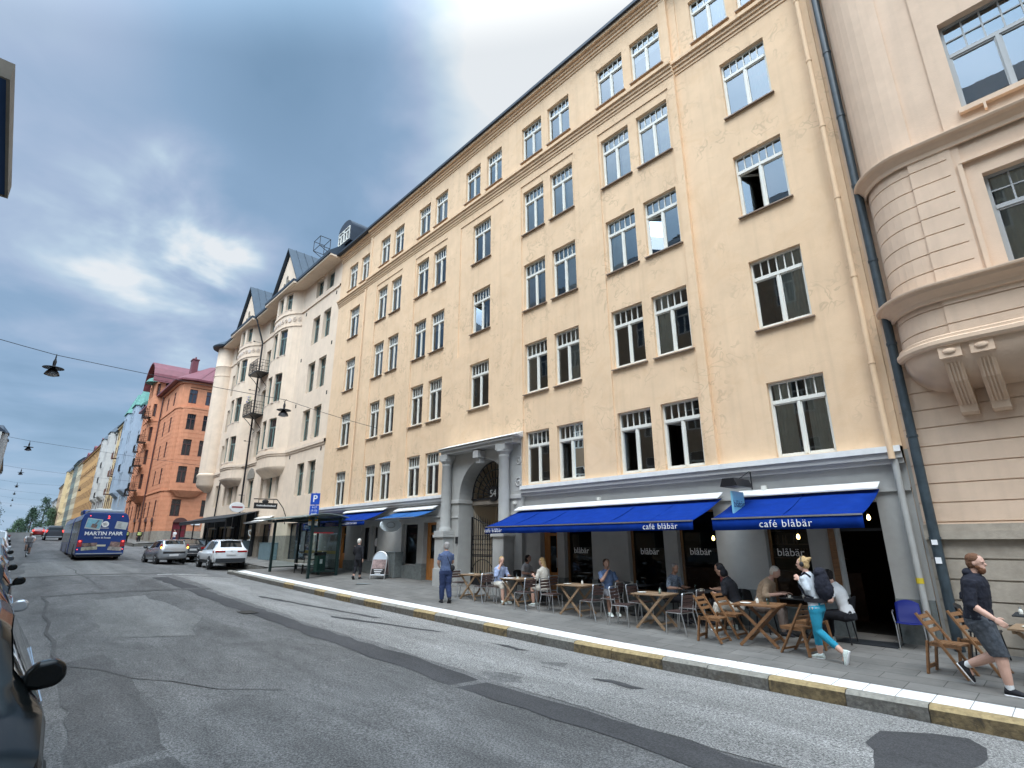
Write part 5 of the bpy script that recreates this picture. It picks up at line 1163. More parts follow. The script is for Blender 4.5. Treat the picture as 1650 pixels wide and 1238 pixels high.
# street bay with balconies
pts = [(-92.6, 13), (-91.9, 12.2), (-91, 11.9), (-88.0, 11.9), (-86.9, 12.2), (-86.3, 13)]
ps2 = Path(pts); W = ps2.u[-1]; hs = []
for z0, z1 in zr[1:] + [(21.9, 23.7)]:
    hs += [(W * .40 - .5, W * .40 + .5, z0, z1), (W * .86 - .3, W * .86 + .3, z0, z1), (W * .14 - .3, W * .14 + .3, z0, z1), (W * .62 - .5, W * .62 + .5, z0, z1)]
mb = MB(); relief(mb, ps2, 0, W, 8.0, 24.0, hs, lambda u, z: .02 if ((z - .1) % .55) < .05 and z < 18 else (-.08 if 18.2 < z < 18.4 else 0), lambda u, z: 0, (), [q for q in zso if q > 8], reveal=.18)
mb.add([ps2.pt(q, 0, 8.0) for q in ps2.u] + [(-91.6, 13, 7.2), (-91.3, 12.8, 7.2), (-91, 12.7, 7.2), (-88.2, 12.7, 7.2), (-87.8, 12.8, 7.2), (-87.4, 13, 7.2)], [(i, i + 1, i + 7, i + 6) for i in range(5)])
mb.add([ps2.pt(q, 0, 24.0) for q in ps2.u], [tuple(range(6))]); mb.build('bay', K['orange'], org, fixn=False)
for a, b, c, d in hs: place_window(org, ps2, (a + b) / 2, c, b - a, d - c, 'grid2', fm=K['brown_frame'], gm=K['darkglass'], back=.12)
mb = MB()
for k_ in range(10):
    t0, t1 = R_(18 * k_), R_(18 * (k_ + 1)); xa, xb = -89.45 - 3.7 * math.cos(t0), -89.45 - 3.7 * math.cos(t1); za, zb_ = 23.9 + 3.3 * math.sin(t0), 23.9 + 3.3 * math.sin(t1)
    mb.add([(xa, 11.3, za), (xb, 11.3, zb_), (xb, 17.5, zb_), (xa, 17.5, za), (xa, 11.3, za - .2), (xb, 11.3, zb_ - .2), (xb, 17.5, zb_ - .2), (xa, 17.5, za - .2)], [(0, 1, 2, 3), (4, 7, 6, 5), (0, 4, 5, 1)])
mb.build('dormer_roof', K['red_roof'], org)
mb = MB(); mb.prism([(-89.45 - 3.1 * math.cos(R_(t)), 24.0 + 2.7 * math.sin(R_(t))) for t in range(0, 181, 15)], 12.1, 12.4, 'y'); mb.build('gable', K['orange'], org)
mb = MB(); mb.lathe([(1.5, 0), (1.2, .5), (.6, .9), (.25, 1.5), (0, 2.0)], (-88.6, 12.3, 24.0), 14); mb.build('turret_roof', K['copper'], org, smooth=True)
for z in (z_[0] - .2 for z_ in zr[1:]): balcony(org, -87.1, 12.0, z, 1.6, .9)
for z in (z_[0] - .2 for z_ in zr[1:4]): balcony(org, -97, 13.0, z, 1.6, .9)
# hipped roof with chimneys
mb = MB(); e_ = .75
c = [(-101, 13 - e_, 21.75), (OX - 1.0, 13 - e_, 21.75), (OX + .35, 13.2 - .3, 21.75), (OX + e_, 14.2, 21.75), (OX + e_, 26, 21.75), (-101, 26, 21.75)]
t = [(-101, 16.5, 25.0), (OX - 3.6, 16.5, 25.0), (OX - 3.2, 16.8, 25.0), (OX - 3.0, 17.2, 25.0), (OX - 3.0, 26, 25.0), (-101, 26, 25.0)]
mb.add(c + t + [(a, b, z + .22) for a, b, z in c], [(12 + i, 12 + i + 1, 6 + i + 1, 6 + i) for i in range(4)] + [(i, i + 1, 13 + i, 12 + i) for i in range(4)] + [(6, 7, 8, 9, 10, 11)] + [(0, 5, 4, 3, 2, 1)])
for yy_ in range(8): y_ = 14.8 + yy_ * 1.2; mb.bar((OX + .72, y_, 22.0), (OX - 2.98, max(y_, 17.3), 25.02), .04, .06)
mb.build('roof', K['red_roof'], org)
for x, y_ in ((-78.5, 14.6), (-79.5, 20), (-84, 18)):
    mb = MB(); mb.box(x - .6, x + .6, y_ - .35, y_ + .35, 23, 25.5); mb.box(x - .68, x + .68, y_ - .43, y_ + .43, 25.5, 25.62); mb.lathe([(.12, 0), (.09, .35)], (x - .3, y_, 25.62), 8); mb.lathe([(.12, 0), (.09, .35)], (x + .3, y_, 25.62), 8); mb.build('chimney', K['red_roof'], org)
pipe('downpipe', [(-85.2, 12.85, 21.5), (-85.2, 12.85, 2.0)], .09, K['brown_frame'], 'dark red downpipe beside the street bay of the orange house')
m = MB(); m.box(-.03, .0, -.5, .5, -.16, .16); o = m.build('street_name_plate', K['letter']); o.location = (OX + .1, 17.0, 4.15); tag(o, 'small white street name plate on the orange corner house', 'sign')
# ---- further along the right side
blue_r = stucco('blue_grey_render', (.31, .37, .44), .2, (.24, .29, .36)); yel_r = stucco('soft_yellow_render', (.55, .41, .23), .15); wht_r = stucco('white_render', (.48, .46, .43), .15)
och_r = stucco('strong_ochre_render', (.50, .29, .12), .15); pal_r = stucco('pale_yellow_render', (.50, .43, .30), .15); grn_r = stucco('grey_green_render', (.15, .18, .16), .15); brn_r = stucco('tan_render', (.42, .29, .18), .15)
rust = mat('rust_brown_rail', (.16, .07, .05), .6)
far_house(-117, -101, 13, 23.4, blue_r, 'blue grey house with green copper dormers next to the orange corner house', 6, 2.7, K['greyframe'], K['copper'], 1.2, bays=[(1.5, 6.0), (9.3, 14.0)], balc=[(7.6, 2, K['iron'])])
far_house(-128, -117, 13, 23.6, yel_r, 'narrow soft yellow house with rust brown balconies beyond the blue house', 6, 2.7, K['brown_frame'], K['blue_roof'], 3.6, balc=[(5.5, 1, rust), (5.5, 2, rust), (5.5, 3, rust), (9, 2, rust)])
far_house(-148, -128, 13, 23.0, wht_r, 'white house with two oriels and dark blue roof beyond the yellow house', 6, 2.9, K['brown_frame'], K['blue_roof'], 1.5, bays=[(2.5, 7), (12.5, 17.5)], balc=[(10, 1, K['iron']), (10, 2, K['iron']), (10, 3, K['iron'])])
far_house(-192, -148, 13, 23.6, och_r, 'long strong ochre building with reddish cornice line far down the street', 6, 3.0, K['brown_frame'], K['red_roof'], 2.0, string=(19.2,), dorm=3)
far_house(-207, -192, 13, 24.4, pal_r, 'pale yellow house beyond the long ochre building', 6, 2.8, K['brown_frame'], K['metal_roof'], 2.0)
far_house(-222, -207, 13, 25.6, grn_r, 'dark grey green house far down the street', 6, 2.8, K['brown_frame'], K['metal_roof'], 1.4)
far_house(-246, -222, 13, 24.6, yel_r, 'sand yellow building right of the dark trees at the street end', 6, 3.0, K['brown_frame'], K['metal_roof'], 2.0, bays=[(8, 13)])
far_house(-272, -246, 13, 22.0, brn_r, 'tan brown building behind the trees at the street end', 5, 3.0, K['brown_frame'], K['metal_roof'], 2.0)
far_house(-300, -272, 13, 18.0, wht_r, 'low pale building farthest down the right side of the street', 4, 3.2, K['brown_frame'], K['metal_roof'], 1.5)
# ---- left side of the street
YL = -4.5
far_house(-2.0, 26, YL, 21, stucco('left_beige', (.50, .42, .32), .15), 'beige house on the near left pavement behind the photographer', 6, 3.2, side=-1, fm=K['white'])
far_house(-40, -8, YL - .1, 21, stucco('left_tan', (.42, .30, .20), .15), 'tan house along the left pavement beside the parked cars', 6, 3.2, side=-1, fm=K['white'])
far_house(-68, -40, YL - .1, 20.8, stucco('left_rose', (.45, .30, .24), .15), 'rose coloured house on the left pavement opposite the side street', 6, 3.2, side=-1, fm=K['white'])
far_house(-110, -68, YL, 21.6, brn_r, 'tan building midway along the left side of the street', 6, 3.2, side=-1)
far_house(-150, -110, YL, 21.5, pal_r, 'pale building on the left side of the street, further off', 6, 3.2, side=-1, roofh=1)
far_house(-172, -150, YL + .4, 24.0, wht_r, 'pale building with projecting cornice at the left edge of the view', 6, 3.2, side=-1, roofh=1, bays=[(3, 8), (13, 18)])
far_house(-210, -172, YL + .7, 21.5, brn_r, 'brown building with balconies at the left edge of the view, far off', 5, 3.2, side=-1, roofh=1, balc=[(8, 2, K['iron']), (8, 1, K['iron']), (8, 3, K['iron'])])
# low buildings and water glimpse at the end
for (x0, x1, y0, y1, h_, l) in ((-300, -285, -2.6, 5.2, 5.6, 'low beige house at the very end of the street left of the trees'), (-330, -318, 8.6, 12.5, 6.4, 'small white roofed house peeking beside the dark trees')):
    r = empty('low_house', ((x0 + x1) / 2, (y0 + y1) / 2, 3), label=l, cat='building', world=True); mb = MB(); mb.box(x0, x1, y0, y1, 2, h_); mb.build('wall', brn_r, r)
    mb = MB(); ym = (y0 + y1) / 2; mb.prism([(y0 - .3, h_), (y1 + .3, h_), (ym, h_ + 1.2)], x0, x1 + .3, 'x'); mb.build('roof', K['metal_roof'], r)
    mb = MB(); 
    for q in (.3, .7): mb = MB(); yy_ = y0 + (y1 - y0) * q; mb.box(x1 + .001, x1 + .05, yy_ - .5, yy_ + .5, h_ - 1.3, h_ - .4); mb.build('window', K['darkglass'], r)
# ================================================================ street lamps on span wires
wire = mat('span_wire', (.05, .05, .055), .5)
def lamp(loc, label):
    r = empty('street_lamp', loc, label=label, cat='street lamp', group='lamps hung on wires across the street')
    m = MB(); m.lathe([(.05, .0), (.05, .03), (.045, .05), (.055, .22), (.04, .26), (.02, .34), (.02, .42)], (0, 0, -.45), 12); m.tube([(-.18, 0, .0), (-.06, 0, -.04), (.06, 0, -.04), (.18, 0, 0)], .012, 6); m.build('hanger', K['iron'], r, smooth=True)
    m = MB(); m.lathe([(.06, -.42), (.30, -.46), (.31, -.475), (.30, -.48), (.06, -.45)], n=24); m.build('upper_plate', K['iron'], r, smooth=True)
    m = MB(); m.lathe([(.05, -.45), (.10, -.52), (.17, -.60), (.215, -.70), (.22, -.72), (.21, -.72), (.16, -.61), (.09, -.53)], n=24); m.build('shade', K['iron'], r, smooth=True)
    m = MB(); m.lathe([(.18, -.70), (.12, -.76), (0, -.78)], n=16); m.build('glass_bowl', K['greyframe'], r, smooth=True)
    return r
def span(x, yl, z, yr, zs_mid, label):
    o = MB(); n = 14; pts = []
    ya, za = 12.98, z - .85
    P = [(yl, z + .75)] + zs_mid + [(ya, za)]
    for (a, b), (c, d) in zip(P, P[1:]):
        for i in range(5): t = i / 5; pts.append((x, a + (c - a) * t, b + (d - b) * t - .05 * math.sin(math.pi * t)))
    pts.append((x, ya, za)); o.tube(pts, .012, 5); ob = o.build('span_wire', wire); tag(ob, label, 'wire')
L1 = lamp((-24, .19, 8.43), 'large black lamp on the nearest wire, hanging over the left lane')
lamps = [(-24, 8.25, 8.22, 'black lamp on the nearest wire, hanging in front of the cream house')]
ords = ['second', 'third', 'fourth', 'fifth', 'sixth', 'seventh', 'eighth']
for x, o_ in zip((-56, -86, -118, -150, -185, -220), ords): lamps.append((x, .19, 8.43 + g(x), o_ + ' lamp from the near end in the row over the left lane'))
lamps.append((-118, 8.25, 8.3 + g(-118), 'small lamp over the right lane in front of the long ochre building'))
for x, y, z, l in lamps: copy_tree(L1, (x, y, z), label=l)
span(-24, -4.4, 8.43, 13, [(.19, 8.45), (8.25, 8.24)], 'wire spanning the street with two lamps, fixed to the ochre facade')
for x, o_ in zip((-56, -86, -118, -150, -185, -220), ords): span(x, -4.4, 8.43 + g(x), 13, [(.19, 8.45 + g(x))] + ([(8.25, 8.32 + g(x))] if x == -118 else []), o_ + ' lamp wire across the street from the near end')
# overhead canopy of the shop behind, seen at the left edge
can = empty('shop_canopy', (-5.1, -4.4, 5), label='dark navy canopy slab overhead at the upper left edge of the view', cat='canopy', world=True)
m = MB(); m.box(-5.98, -4.30, -4.38, -.56, 5.0, 5.10); m.build('panel', K['navy'], can)
m = MB()
for a in ((-6.0, -5.98, -4.38, -.54), (-4.30, -4.28, -4.38, -.54), (-5.98, -4.30, -.56, -.54)): m.box(a[0], a[1], a[2], a[3], 4.985, 5.115)
m.build('rim', K['stone'], can)
m = MB()
for x in (-5.6, -4.5): m.tube([(x, -.9, 5.1), (x, -4.4, 6.3)], .015, 6)
m.build('stay', K['iron'], can)
# ================================================================ bus shelter
sh = empty('bus_shelter', (-26.8, 10.8, walk(-26.8, 10.8)), label='dark green glass bus shelter standing on the pavement by the white kerb', cat='bus shelter', world=True)
X0, X1, Y0, Y1 = -29.0, -24.3, 10.25, 11.55; zg = .5; zt = 3.05
for x in (X0, X1):
    for y in (Y0, Y1):
        m = MB(); m.box(x - .055, x + .055, y - .055, y + .055, walk(x, y) - .02, zt); m.build('post', K['shelter'], sh)
m = MB(); m.box(-26.7, -26.62, Y1 - .04, Y1 + .04, zg, zt); m.build('post', K['shelter'], sh)
m = MB(); vs = []
for i in range(9):
    t = i / 8; y = 9.75 + 2.1 * t; z = zt + .05 + .16 * math.sin(math.pi * t)
    vs += [(X0 - .35, y, z), (X1 + .3, y, z), (X0 - .35, y, z + .035), (X1 + .3, y, z + .035)]
m.add(vs, [(4 * i, 4 * i + 4, 4 * i + 5, 4 * i + 1) for i in range(8)] + [(4 * i + 2, 4 * i + 3, 4 * i + 7, 4 * i + 6) for i in range(8)] + [(4 * i, 4 * i + 2, 4 * i + 6, 4 * i + 4) for i in range(8)] + [(4 * i + 1, 4 * i + 5, 4 * i + 7, 4 * i + 3) for i in range(8)] + [(0, 1, 3, 2), (32, 34, 35, 33)])
m.build('roof', mat('shelter_roof', (.16, .20, .19), .3, nz=.1), sh)
m = MB(); m.box(X0 - .3, X1 + .28, Y0 - .05, Y0 + .05, zt - .06, zt + .08); m.box(X0 - .3, X1 + .28, Y1 - .05, Y1 + .05, zt - .06, zt + .08)
for i in range(5): x = X0 + (X1 - X0) * i / 4; m.box(x - .02, x + .02, Y0 - .4, Y1 + .25, zt - .02, zt + .05)
m.box(X0 + .05, X1 - .05, Y1 - .02, Y1 + .02, zg + .3, zg + .36); m.box(X0 - .02, X0 + .02, Y0, Y1, zg + .28, zg + .33); m.box(X1 - .02, X1 + .02, Y0, Y1, zg + .22, zg + .27); m.box(X1 - .02, X1 + .02, Y0, Y1, 2.66, 2.70)
m.build('frame', K['shelter'], sh)
for a in ([(X0 + .05, Y1, zg + .36), (-26.7, Y1, zg + .36), (-26.7, Y1, zt - .06), (X0 + .05, Y1, zt - .06)], [(-26.62, Y1, zg + .36), (X1 - .05, Y1, zg + .36), (X1 - .05, Y1, zt - .06), (-26.62, Y1, zt - .06)], [(X0, Y0 + .05, zg + .33), (X0, Y1 - .05, zg + .33), (X0, Y1 - .05, zt - .06), (X0, Y0 + .05, zt - .06)], [(X1, Y0 + .05, zg + .27), (X1, Y1 - .05, zg + .27), (X1, Y1 - .05, 2.66), (X1, Y0 + .05, 2.66)]):
    m = MB(); m.add(a, [(0, 1, 2, 3)]); m.build('glass_panel', K['clearglass'], sh)
yb_ = mat('yellow_glass_band', (.30, .26, .07), .5)
for a in (((X0 + .3, -26.8), (Y1 - .006, Y1 - .004)), ((-26.5, X1 - .2), (Y1 - .006, Y1 - .004))):
    m = MB(); m.box(a[0][0], a[0][1], a[1][0], a[1][1], zg + .98, zg + 1.12); m.build('glass_band', yb_, sh)
m = MB(); m.box(X1 - .03, X1 + .03, Y0 + .05, Y1 - .05, 2.42, 2.66); hd = m.build('header', K['charcoal'], sh)
m = MB(); m.box(X1 + .031, X1 + .035, Y0 + .08, Y1 - .3, 2.40, 2.45); m.build('header_stripe', mat('dark_red', (.25, .02, .02), .4), sh)
m = MB(); m.box(-28.6, -28.0, Y1 - .06, Y1 - .02, 1.5, 2.6); m.build('timetable_frame', K['charcoal'], sh)
m = MB(); m.box(-28.55, -28.05, Y1 - .068, Y1 - .061, 1.56, 2.55); m.build('timetable', mat('poster_paper', (.30, .38, .40), .4, nz=.5, ns=5), sh)
# bench
bn = empty('bench', (-26.4, 11.0, walk(-26.4, 11)), label='slatted bench with armrests inside the bus shelter', cat='bench')
for i in range(4): m = MB(); m.box(-.9, .9, -.22 + i * .11, -.14 + i * .11, .43, .465); m.build('slat', K['flash'], bn)
for i in range(2): m = MB(); m.box(-.9, .9, .26, .285, .58 + i * .13, .67 + i * .13); m.build('backrest', K['flash'], bn)
for s_ in (-1, 1):
    m = MB(); x = s_ * .85; m.tube([(x, -.2, 0), (x, -.2, .42), (x, -.24, .60), (x, -.15, .66), (x, .1, .66), (x, .24, .60)], .025, 8); m.tube([(x, .22, 0), (x, .22, .42), (x, .29, .85)], .025, 8); m.tube([(x, -.2, .42), (x, .22, .42)], .025, 8); m.build('leg', K['iron'], bn)
m = MB(); m.box(-.02, .02, -.2, -.16, 0, .43); m.box(-.02, .02, .18, .22, 0, .43); m.build('leg', K['iron'], bn)
# litter bin
lb = empty('litter_bin', (-25.35, 11.2, walk(-25.3, 11.2)), label='dark green litter bin inside the near end of the bus shelter', cat='bin')
m = MB(); m.box(-.20, .20, -.20, .20, .14, .86); m.box(-.04, .04, -.04, .04, 0, .14); m.build('body', mat('bin_green', (.012, .06, .045), .5), lb, bevel=.02)
m = MB(); m.box(-.22, .22, -.22, .22, .98, 1.02); m.box(-.21, -.17, -.20, .20, .86, .98); m.box(.17, .21, -.20, .20, .86, .98); m.box(-.17, .17, .16, .20, .86, .98); m.build('lid', K['black'], lb, bevel=.01)
m = MB(); m.box(.202, .206, -.08, .04, .5, .7); m.build('sticker', K['letter'], lb)
# parking sign
ps_ = empty('parking_sign', (-24.5, 10.35, walk(-24.5, 10.3)), label='blue parking sign with smaller plates on a pole behind the bus shelter', cat='sign')
m = MB(); m.tube([(0, 0, 0), (0, 0, 3.75)], .03, 10); m.build('pole', K['steel'], ps_, smooth=True)
for (z0, z1, m_) in ((3.20, 3.72, K['signblue']), (2.70, 3.17, K['signblue']), (2.47, 2.68, K['signyellow']), (2.28, 2.45, K['white'])):
    m = MB(); m.box(-.22, .22, -.06, -.035, z0, z1); q = m.build('plate', m_, ps_, bevel=.01)
    if z0 == 3.20:
        t = text('P', .44, K['letter'], None, face((0, -.064, 3.46)), bold=.006); t.parent = q
    if z0 == 2.70:
        for i, s in enumerate(('9-17', '(9-15)', 'Avgift')): t = text(s, .12, K['letter'], None, face((0, -.064, 3.07 - i * .14))); t.parent = q
    if z0 == 2.47:
        m = MB(); m.box(-.20, -.08, -.066, -.061, 2.53, 2.63); e_ = m.build('emblem', K['tail'], None); e_.parent = q
        m = MB(); m.box(-.04, .2, -.066, -.061, 2.56, 2.60); e_ = m.build('lettering', K['black'], None); e_.parent = q
    if z0 == 2.28:
        m = MB(); m.box(-.18, .18, -.066, -.061, 2.38, 2.40); e_ = m.build('lettering', K['black'], None); e_.parent = q
ps_.rotation_euler = (0, 0, R_(42))
# sandwich board
sb = empty('sandwich_board', (-21.45, 12.2, walk(-21.4, 12.2)), rz=R_(35), label='white framed sandwich board with rounded top on the pavement by the shops', cat='sandwich board')
poster = mat('poster_photo', (.28, .20, .19), .5, nz=.6, ns=6)
for s_ in (-1, 1):
    a = R_(13) * s_; M4 = Matrix.Translation((0, -s_ * .26, 0)) @ Matrix.Rotation(-a, 4, 'X')
    m = MB(M4); arc = [(-.33, 0, .0), (-.33, 0, .80)] + [(-.33 * math.cos(R_(t)), 0, .80 + .33 * math.sin(R_(t))) for t in range(15, 180, 15)] + [(.33, 0, .80), (.33, 0, 0)]
    m.tube(arc, .02, 8); m.tube([(-.33, 0, .16), (.33, 0, .16)], .018, 6); m.build('frame', K['alu'], sb, smooth=True)
    m = MB(M4); m.box(-.31, .31, -.008, .008, .18, .80); m.build('poster', poster, sb)
    m = MB(M4); m.prism([(.31 * math.cos(R_(t)), .80 + .31 * math.sin(R_(t))) for t in range(0, 181, 12)], -.008, .008, 'y'); m.build('top_panel', mat('pale_panel', (.5, .56, .62), .4), sb)
    if s_ > 0:
        m = MB(M4); m.box(-.30, .30, -.0115, -.0085, .18, .42); m.build('caption_panel', K['black'], sb)
        for i in range(3): m = MB(M4); m.box(-.2 + .03 * i, .2 - .04 * i, -.015, -.012, .36 - .07 * i, .385 - .07 * i); m.build('lettering', K['letter'], sb)
m = MB(); m.lathe([(0, 0), (.34, 0), (.34, .006), (0, .006)], (0, 0, 0), 24); o = m.build('manhole_cover', K['plinth']); o.location = (-20.5, 11.0, walk(-20.5, 11) + .002); tag(o, 'round dark manhole cover in the pavement near the white kerb', 'manhole cover')
# ================================================================ café furniture
def folding_table(loc, rz, wood, leg, label, w_=.85, d_=.75):
    r = empty('cafe_table', loc, rz, label, 'table', 'café tables on the pavement')
    m = MB(); n = 7
    for i in range(n): y = -d_ / 2 + d_ * (i + .5) / n; m.box(-w_ / 2, w_ / 2, y - d_ / n / 2 + .004, y + d_ / n / 2 - .004, .715, .74)
    m.build('tabletop', wood, r)
    m = MB(); m.box(-w_ / 2 + .04, -w_ / 2 + .075, -d_ / 2 + .03, d_ / 2 - .03, .67, .714); m.box(w_ / 2 - .075, w_ / 2 - .04, -d_ / 2 + .03, d_ / 2 - .03, .67, .714); m.build('apron', leg, r)
    for y in (-d_ / 2 + .07, d_ / 2 - .07):
        for s_ in (-1, 1):
            m = MB(); m.bar((s_ * .34, y + s_ * .02, 0), (-s_ * .34, y + s_ * .02, .70), .055, .025, up=(0, 1, 0)); m.build('leg', leg, r)
    m = MB(); m.bar((-.24, -d_ / 2 + .07, .11), (-.24, d_ / 2 - .07, .11), .02, .04); m.bar((.24, -d_ / 2 + .07, .11), (.24, d_ / 2 - .07, .11), .02, .04); m.build('stretcher', leg, r)
    return r
def alu_chair(loc, rz, label):
    r = empty('cafe_chair', loc, rz, label, 'chair', 'aluminium café chairs')
    for s_ in (-1, 1):
        m = MB(); y = s_ * .21; m.tube([(.22, y, 0), (.19, y, .44), (-.19, y, .44)], .0125, 8); m.build('leg', K['alu'], r, smooth=True)
        m = MB(); m.tube([(-.30, y, 0), (-.20, y, .44), (-.26, y, .82), (-.25, y * .9, .84)], .0125, 8); m.build('leg', K['alu'], r, smooth=True)
    m = MB(); m.tube([(-.25, -.19, .84), (-.26, 0, .845), (-.25, .19, .84)], .0125, 8); m.tube([(.19, -.21, .44), (.19, .21, .44)], .0125, 8); m.tube([(-.19, -.21, .44), (-.19, .21, .44)], .0125, 8); m.build('frame', K['alu'], r, smooth=True)
    m = MB()
    for i in range(5): x = -.17 + i * .085; m.box(x - .035, x + .035, -.2, .2, .45, .465)
    m.build('seat', K['bronze'], r)
    m = MB()
    for i in range(3): z = .62 + i * .075; xx = -.20 - (z - .44) * .155; m.box(xx - .01, xx + .008, -.2, .2, z - .03, z + .03)
    m.build('backrest', K['bronze'], r)
    return r
K['bronze'] = mat('dark_slats', (.06, .035, .03), .5)
def teak_chair(loc, rz, label):
    r = empty('folding_chair', loc, rz, label, 'chair', 'wooden folding chairs'); wd = K['wood']
    for s_ in (-1, 1):
        y = s_ * .21
        m = MB(); m.bar((.24, y, 0), (-.27, y, .86), .028, .05, up=(0, 1, 0)); m.build('leg', wd, r)           # long leg carries the back
        m = MB(); m.bar((-.27, y * .84, 0), (-.20, y * .84, .47), .028, .06, up=(0, 1, 0)); m.build('leg', wd, r)
    m = MB()
    for i in range(6): x = -.15 + i * .068; m.box(x - .029, x + .029, -.19, .19, .435, .455)
    m.box(-.18, .22, -.185, -.16, .40, .435); m.box(-.18, .22, .16, .185, .40, .435); m.build('seat', wd, r)
    m = MB()
    for z in (.62, .71, .80): x = .24 - .51 * z / .86; m.obox((x - .012, 0, z), (.016, .42, .06), Matrix.Rotation(R_(-31), 3, 'Y'))
    m.build('backrest', wd, r)
    m = MB(); m.bar((.20, -.21, .07), (.20, .21, .07), .03, .03); m.bar((-.255, -.18, .10), (-.255, .18, .10), .03, .05); m.build('stretcher', wd, r)
    return r
def black_table(loc, label, w_=.7):
    r = empty('bistro_table', loc, 0, label, 'table', 'black tables along the café wall')
    m = MB(); m.box(-w_ / 2, w_ / 2, -.3, .3, .715, .74); m.build('tabletop', K['charcoal'], r, bevel=.006)
    m = MB(); m.lathe([(.22, 0), (.22, .02), (.03, .04), (.025, .70), (.12, .714)], n=14); m.build('pedestal', K['iron'], r)
    return r
def black_chair(loc, rz, label):
    r = empty('wicker_chair', loc, rz, label, 'chair', 'black chairs along the café wall')
    m = MB(); m.box(-.2, .2, -.21, .21, .43, .465); m.build('seat', K['black'], r, bevel=.01)
    m = MB(); n = 8; vs = []
    for i in range(n + 1):
        t = -1 + 2 * i / n; y = .21 * t; x = -.2 - .05 * (1 - t * t)
        vs += [(x, y, .46), (x - .08, y, .86 - .05 * t * t), (x - .02, y, .46), (x - .10, y, .86 - .05 * t * t)]
    m.add(vs, [f for i in range(n) for f in ((4 * i, 4 * i + 4, 4 * i + 5, 4 * i + 1), (4 * i + 2, 4 * i + 3, 4 * i + 7, 4 * i + 6), (4 * i + 1, 4 * i + 5, 4 * i + 7, 4 * i + 3))]); m.build('backrest', K['black'], r, smooth=True)
    for sx in (-1, 1):
        for sy in (-1, 1): m = MB(); m.tube([(sx * .17, sy * .18, .43), (sx * .22, sy * .2, 0)], .013, 6); m.build('leg', K['iron'], r)
    return r
def onw(x, y): return (x, y, walk(x, y))
def shaker(x, y, label, z=.74):
    r = empty('shaker', (x, y, walk(x, y) + z), label=label, cat='shaker')
    m = MB(); m.lathe([(.028, 0), (.03, .01), (.03, .06), (.016, .085)], n=12); m.build('body', K['white'], r, smooth=True)
    m = MB(); m.lathe([(.018, .085), (.018, .105), (0, .11)], n=10); m.build('lid', K['steel'], r)
T = [(-4.90, 11.25, 8, K['wood'], K['wood'], 'dark teak folding table beside the striding woman in turquoise leggings'),
     (-7.40, 11.45, 5, K['palewood'], K['palewood'], 'wooden folding table before the wide dark café opening'),
     (-9.85, 11.55, 2, K['palewood'], K['palewood'], 'wooden folding table with white shaker left of the seated man in blue'),
     (-12.15, 11.55, 0, K['palewood'], K['palewood'], 'wooden folding table between the two blonde women'),
     (-14.05, 11.45, 3, K['palewood'], K['palewood'], 'wooden folding table in front of the portal column, leftmost of the café'),
     (-.75, 11.15, -3, K['palewood'], K['palewood'], 'slatted pale wooden table at the right edge beside the bearded man')]
for x, y, rz, a, b, l in T: folding_table(onw(x, y), R_(rz), a, b, l)
shaker(-4.95, 11.3, 'white sugar shaker on the dark teak table'); shaker(-7.35, 11.6, 'white shaker on the table before the dark café opening'); shaker(-9.75, 11.65, 'white shaker on the table left of the man in blue')
CH = [(-8.12, 11.2, 8, 'aluminium chair with dark slats left of the table before the dark café opening'), (-6.62, 11.15, 175, 'nearer aluminium chair right of the table before the dark café opening'), (-6.72, 11.85, 184, 'farther aluminium chair right of the table before the dark café opening'), (-8.05, 11.8, -6, 'aluminium chair behind the left end of the table before the dark café opening'),
      (-10.6, 11.35, 4, 'aluminium chair left of the table with the white shaker'), (-9.1, 11.2, 178, 'nearer aluminium chair right of the table with the white shaker'), (-8.95, 11.85, 186, 'aluminium chair behind the right end of the table with the white shaker'),
      (-12.95, 11.4, 2, 'aluminium chair under the blonde woman in pale blue'), (-11.45, 11.15, 176, 'empty aluminium chair in front of the long-haired blonde woman'), (-11.25, 11.85, 182, 'aluminium chair under the long-haired blonde woman'),
      (-14.75, 11.35, -4, 'leftmost aluminium chair by the portal column'), (-13.35, 11.2, 172, 'nearer aluminium chair right of the leftmost table'), (-13.3, 11.75, 190, 'farther aluminium chair right of the leftmost table')]
for x, y, rz, l in CH: alu_chair(onw(x, y), R_(rz), l)
TC = [(-5.75, 10.95, 2, 'nearer teak folding chair left of the dark teak table'), (-5.68, 11.6, -3, 'farther teak folding chair left of the dark teak table'), (-4.12, 10.95, 168, 'teak folding chair right of the dark teak table behind the striding woman'), (-4.1, 11.6, 176, 'teak folding chair behind the striding woman, nearer the café wall'),
      (-1.95, 10.95, -8, 'teak folding chair nearest the blue plastic chair, by the bearded man'), (-1.62, 11.45, -12, 'teak folding chair partly hidden behind the bearded man')]
for x, y, rz, l in TC: teak_chair(onw(x, y), R_(rz), l)
for x, l in ((-12.1, 'black wall table between the blonde women and the wooden door'), (-8.6, 'black wall table by the man in blue with glasses on it'), (-6.8, 'black wall table with plates by the grey haired guest'), (-4.55, 'black wall table of the old man in beige'), (-.9, 'black wall table at the right edge under the stone wall')): black_table(onw(x, 12.5), l)
shaker(-1.15, 12.45, 'clear glass shaker on the black table at the right edge'); shaker(-4.45, 12.4, 'white shaker on the black table of the old man')
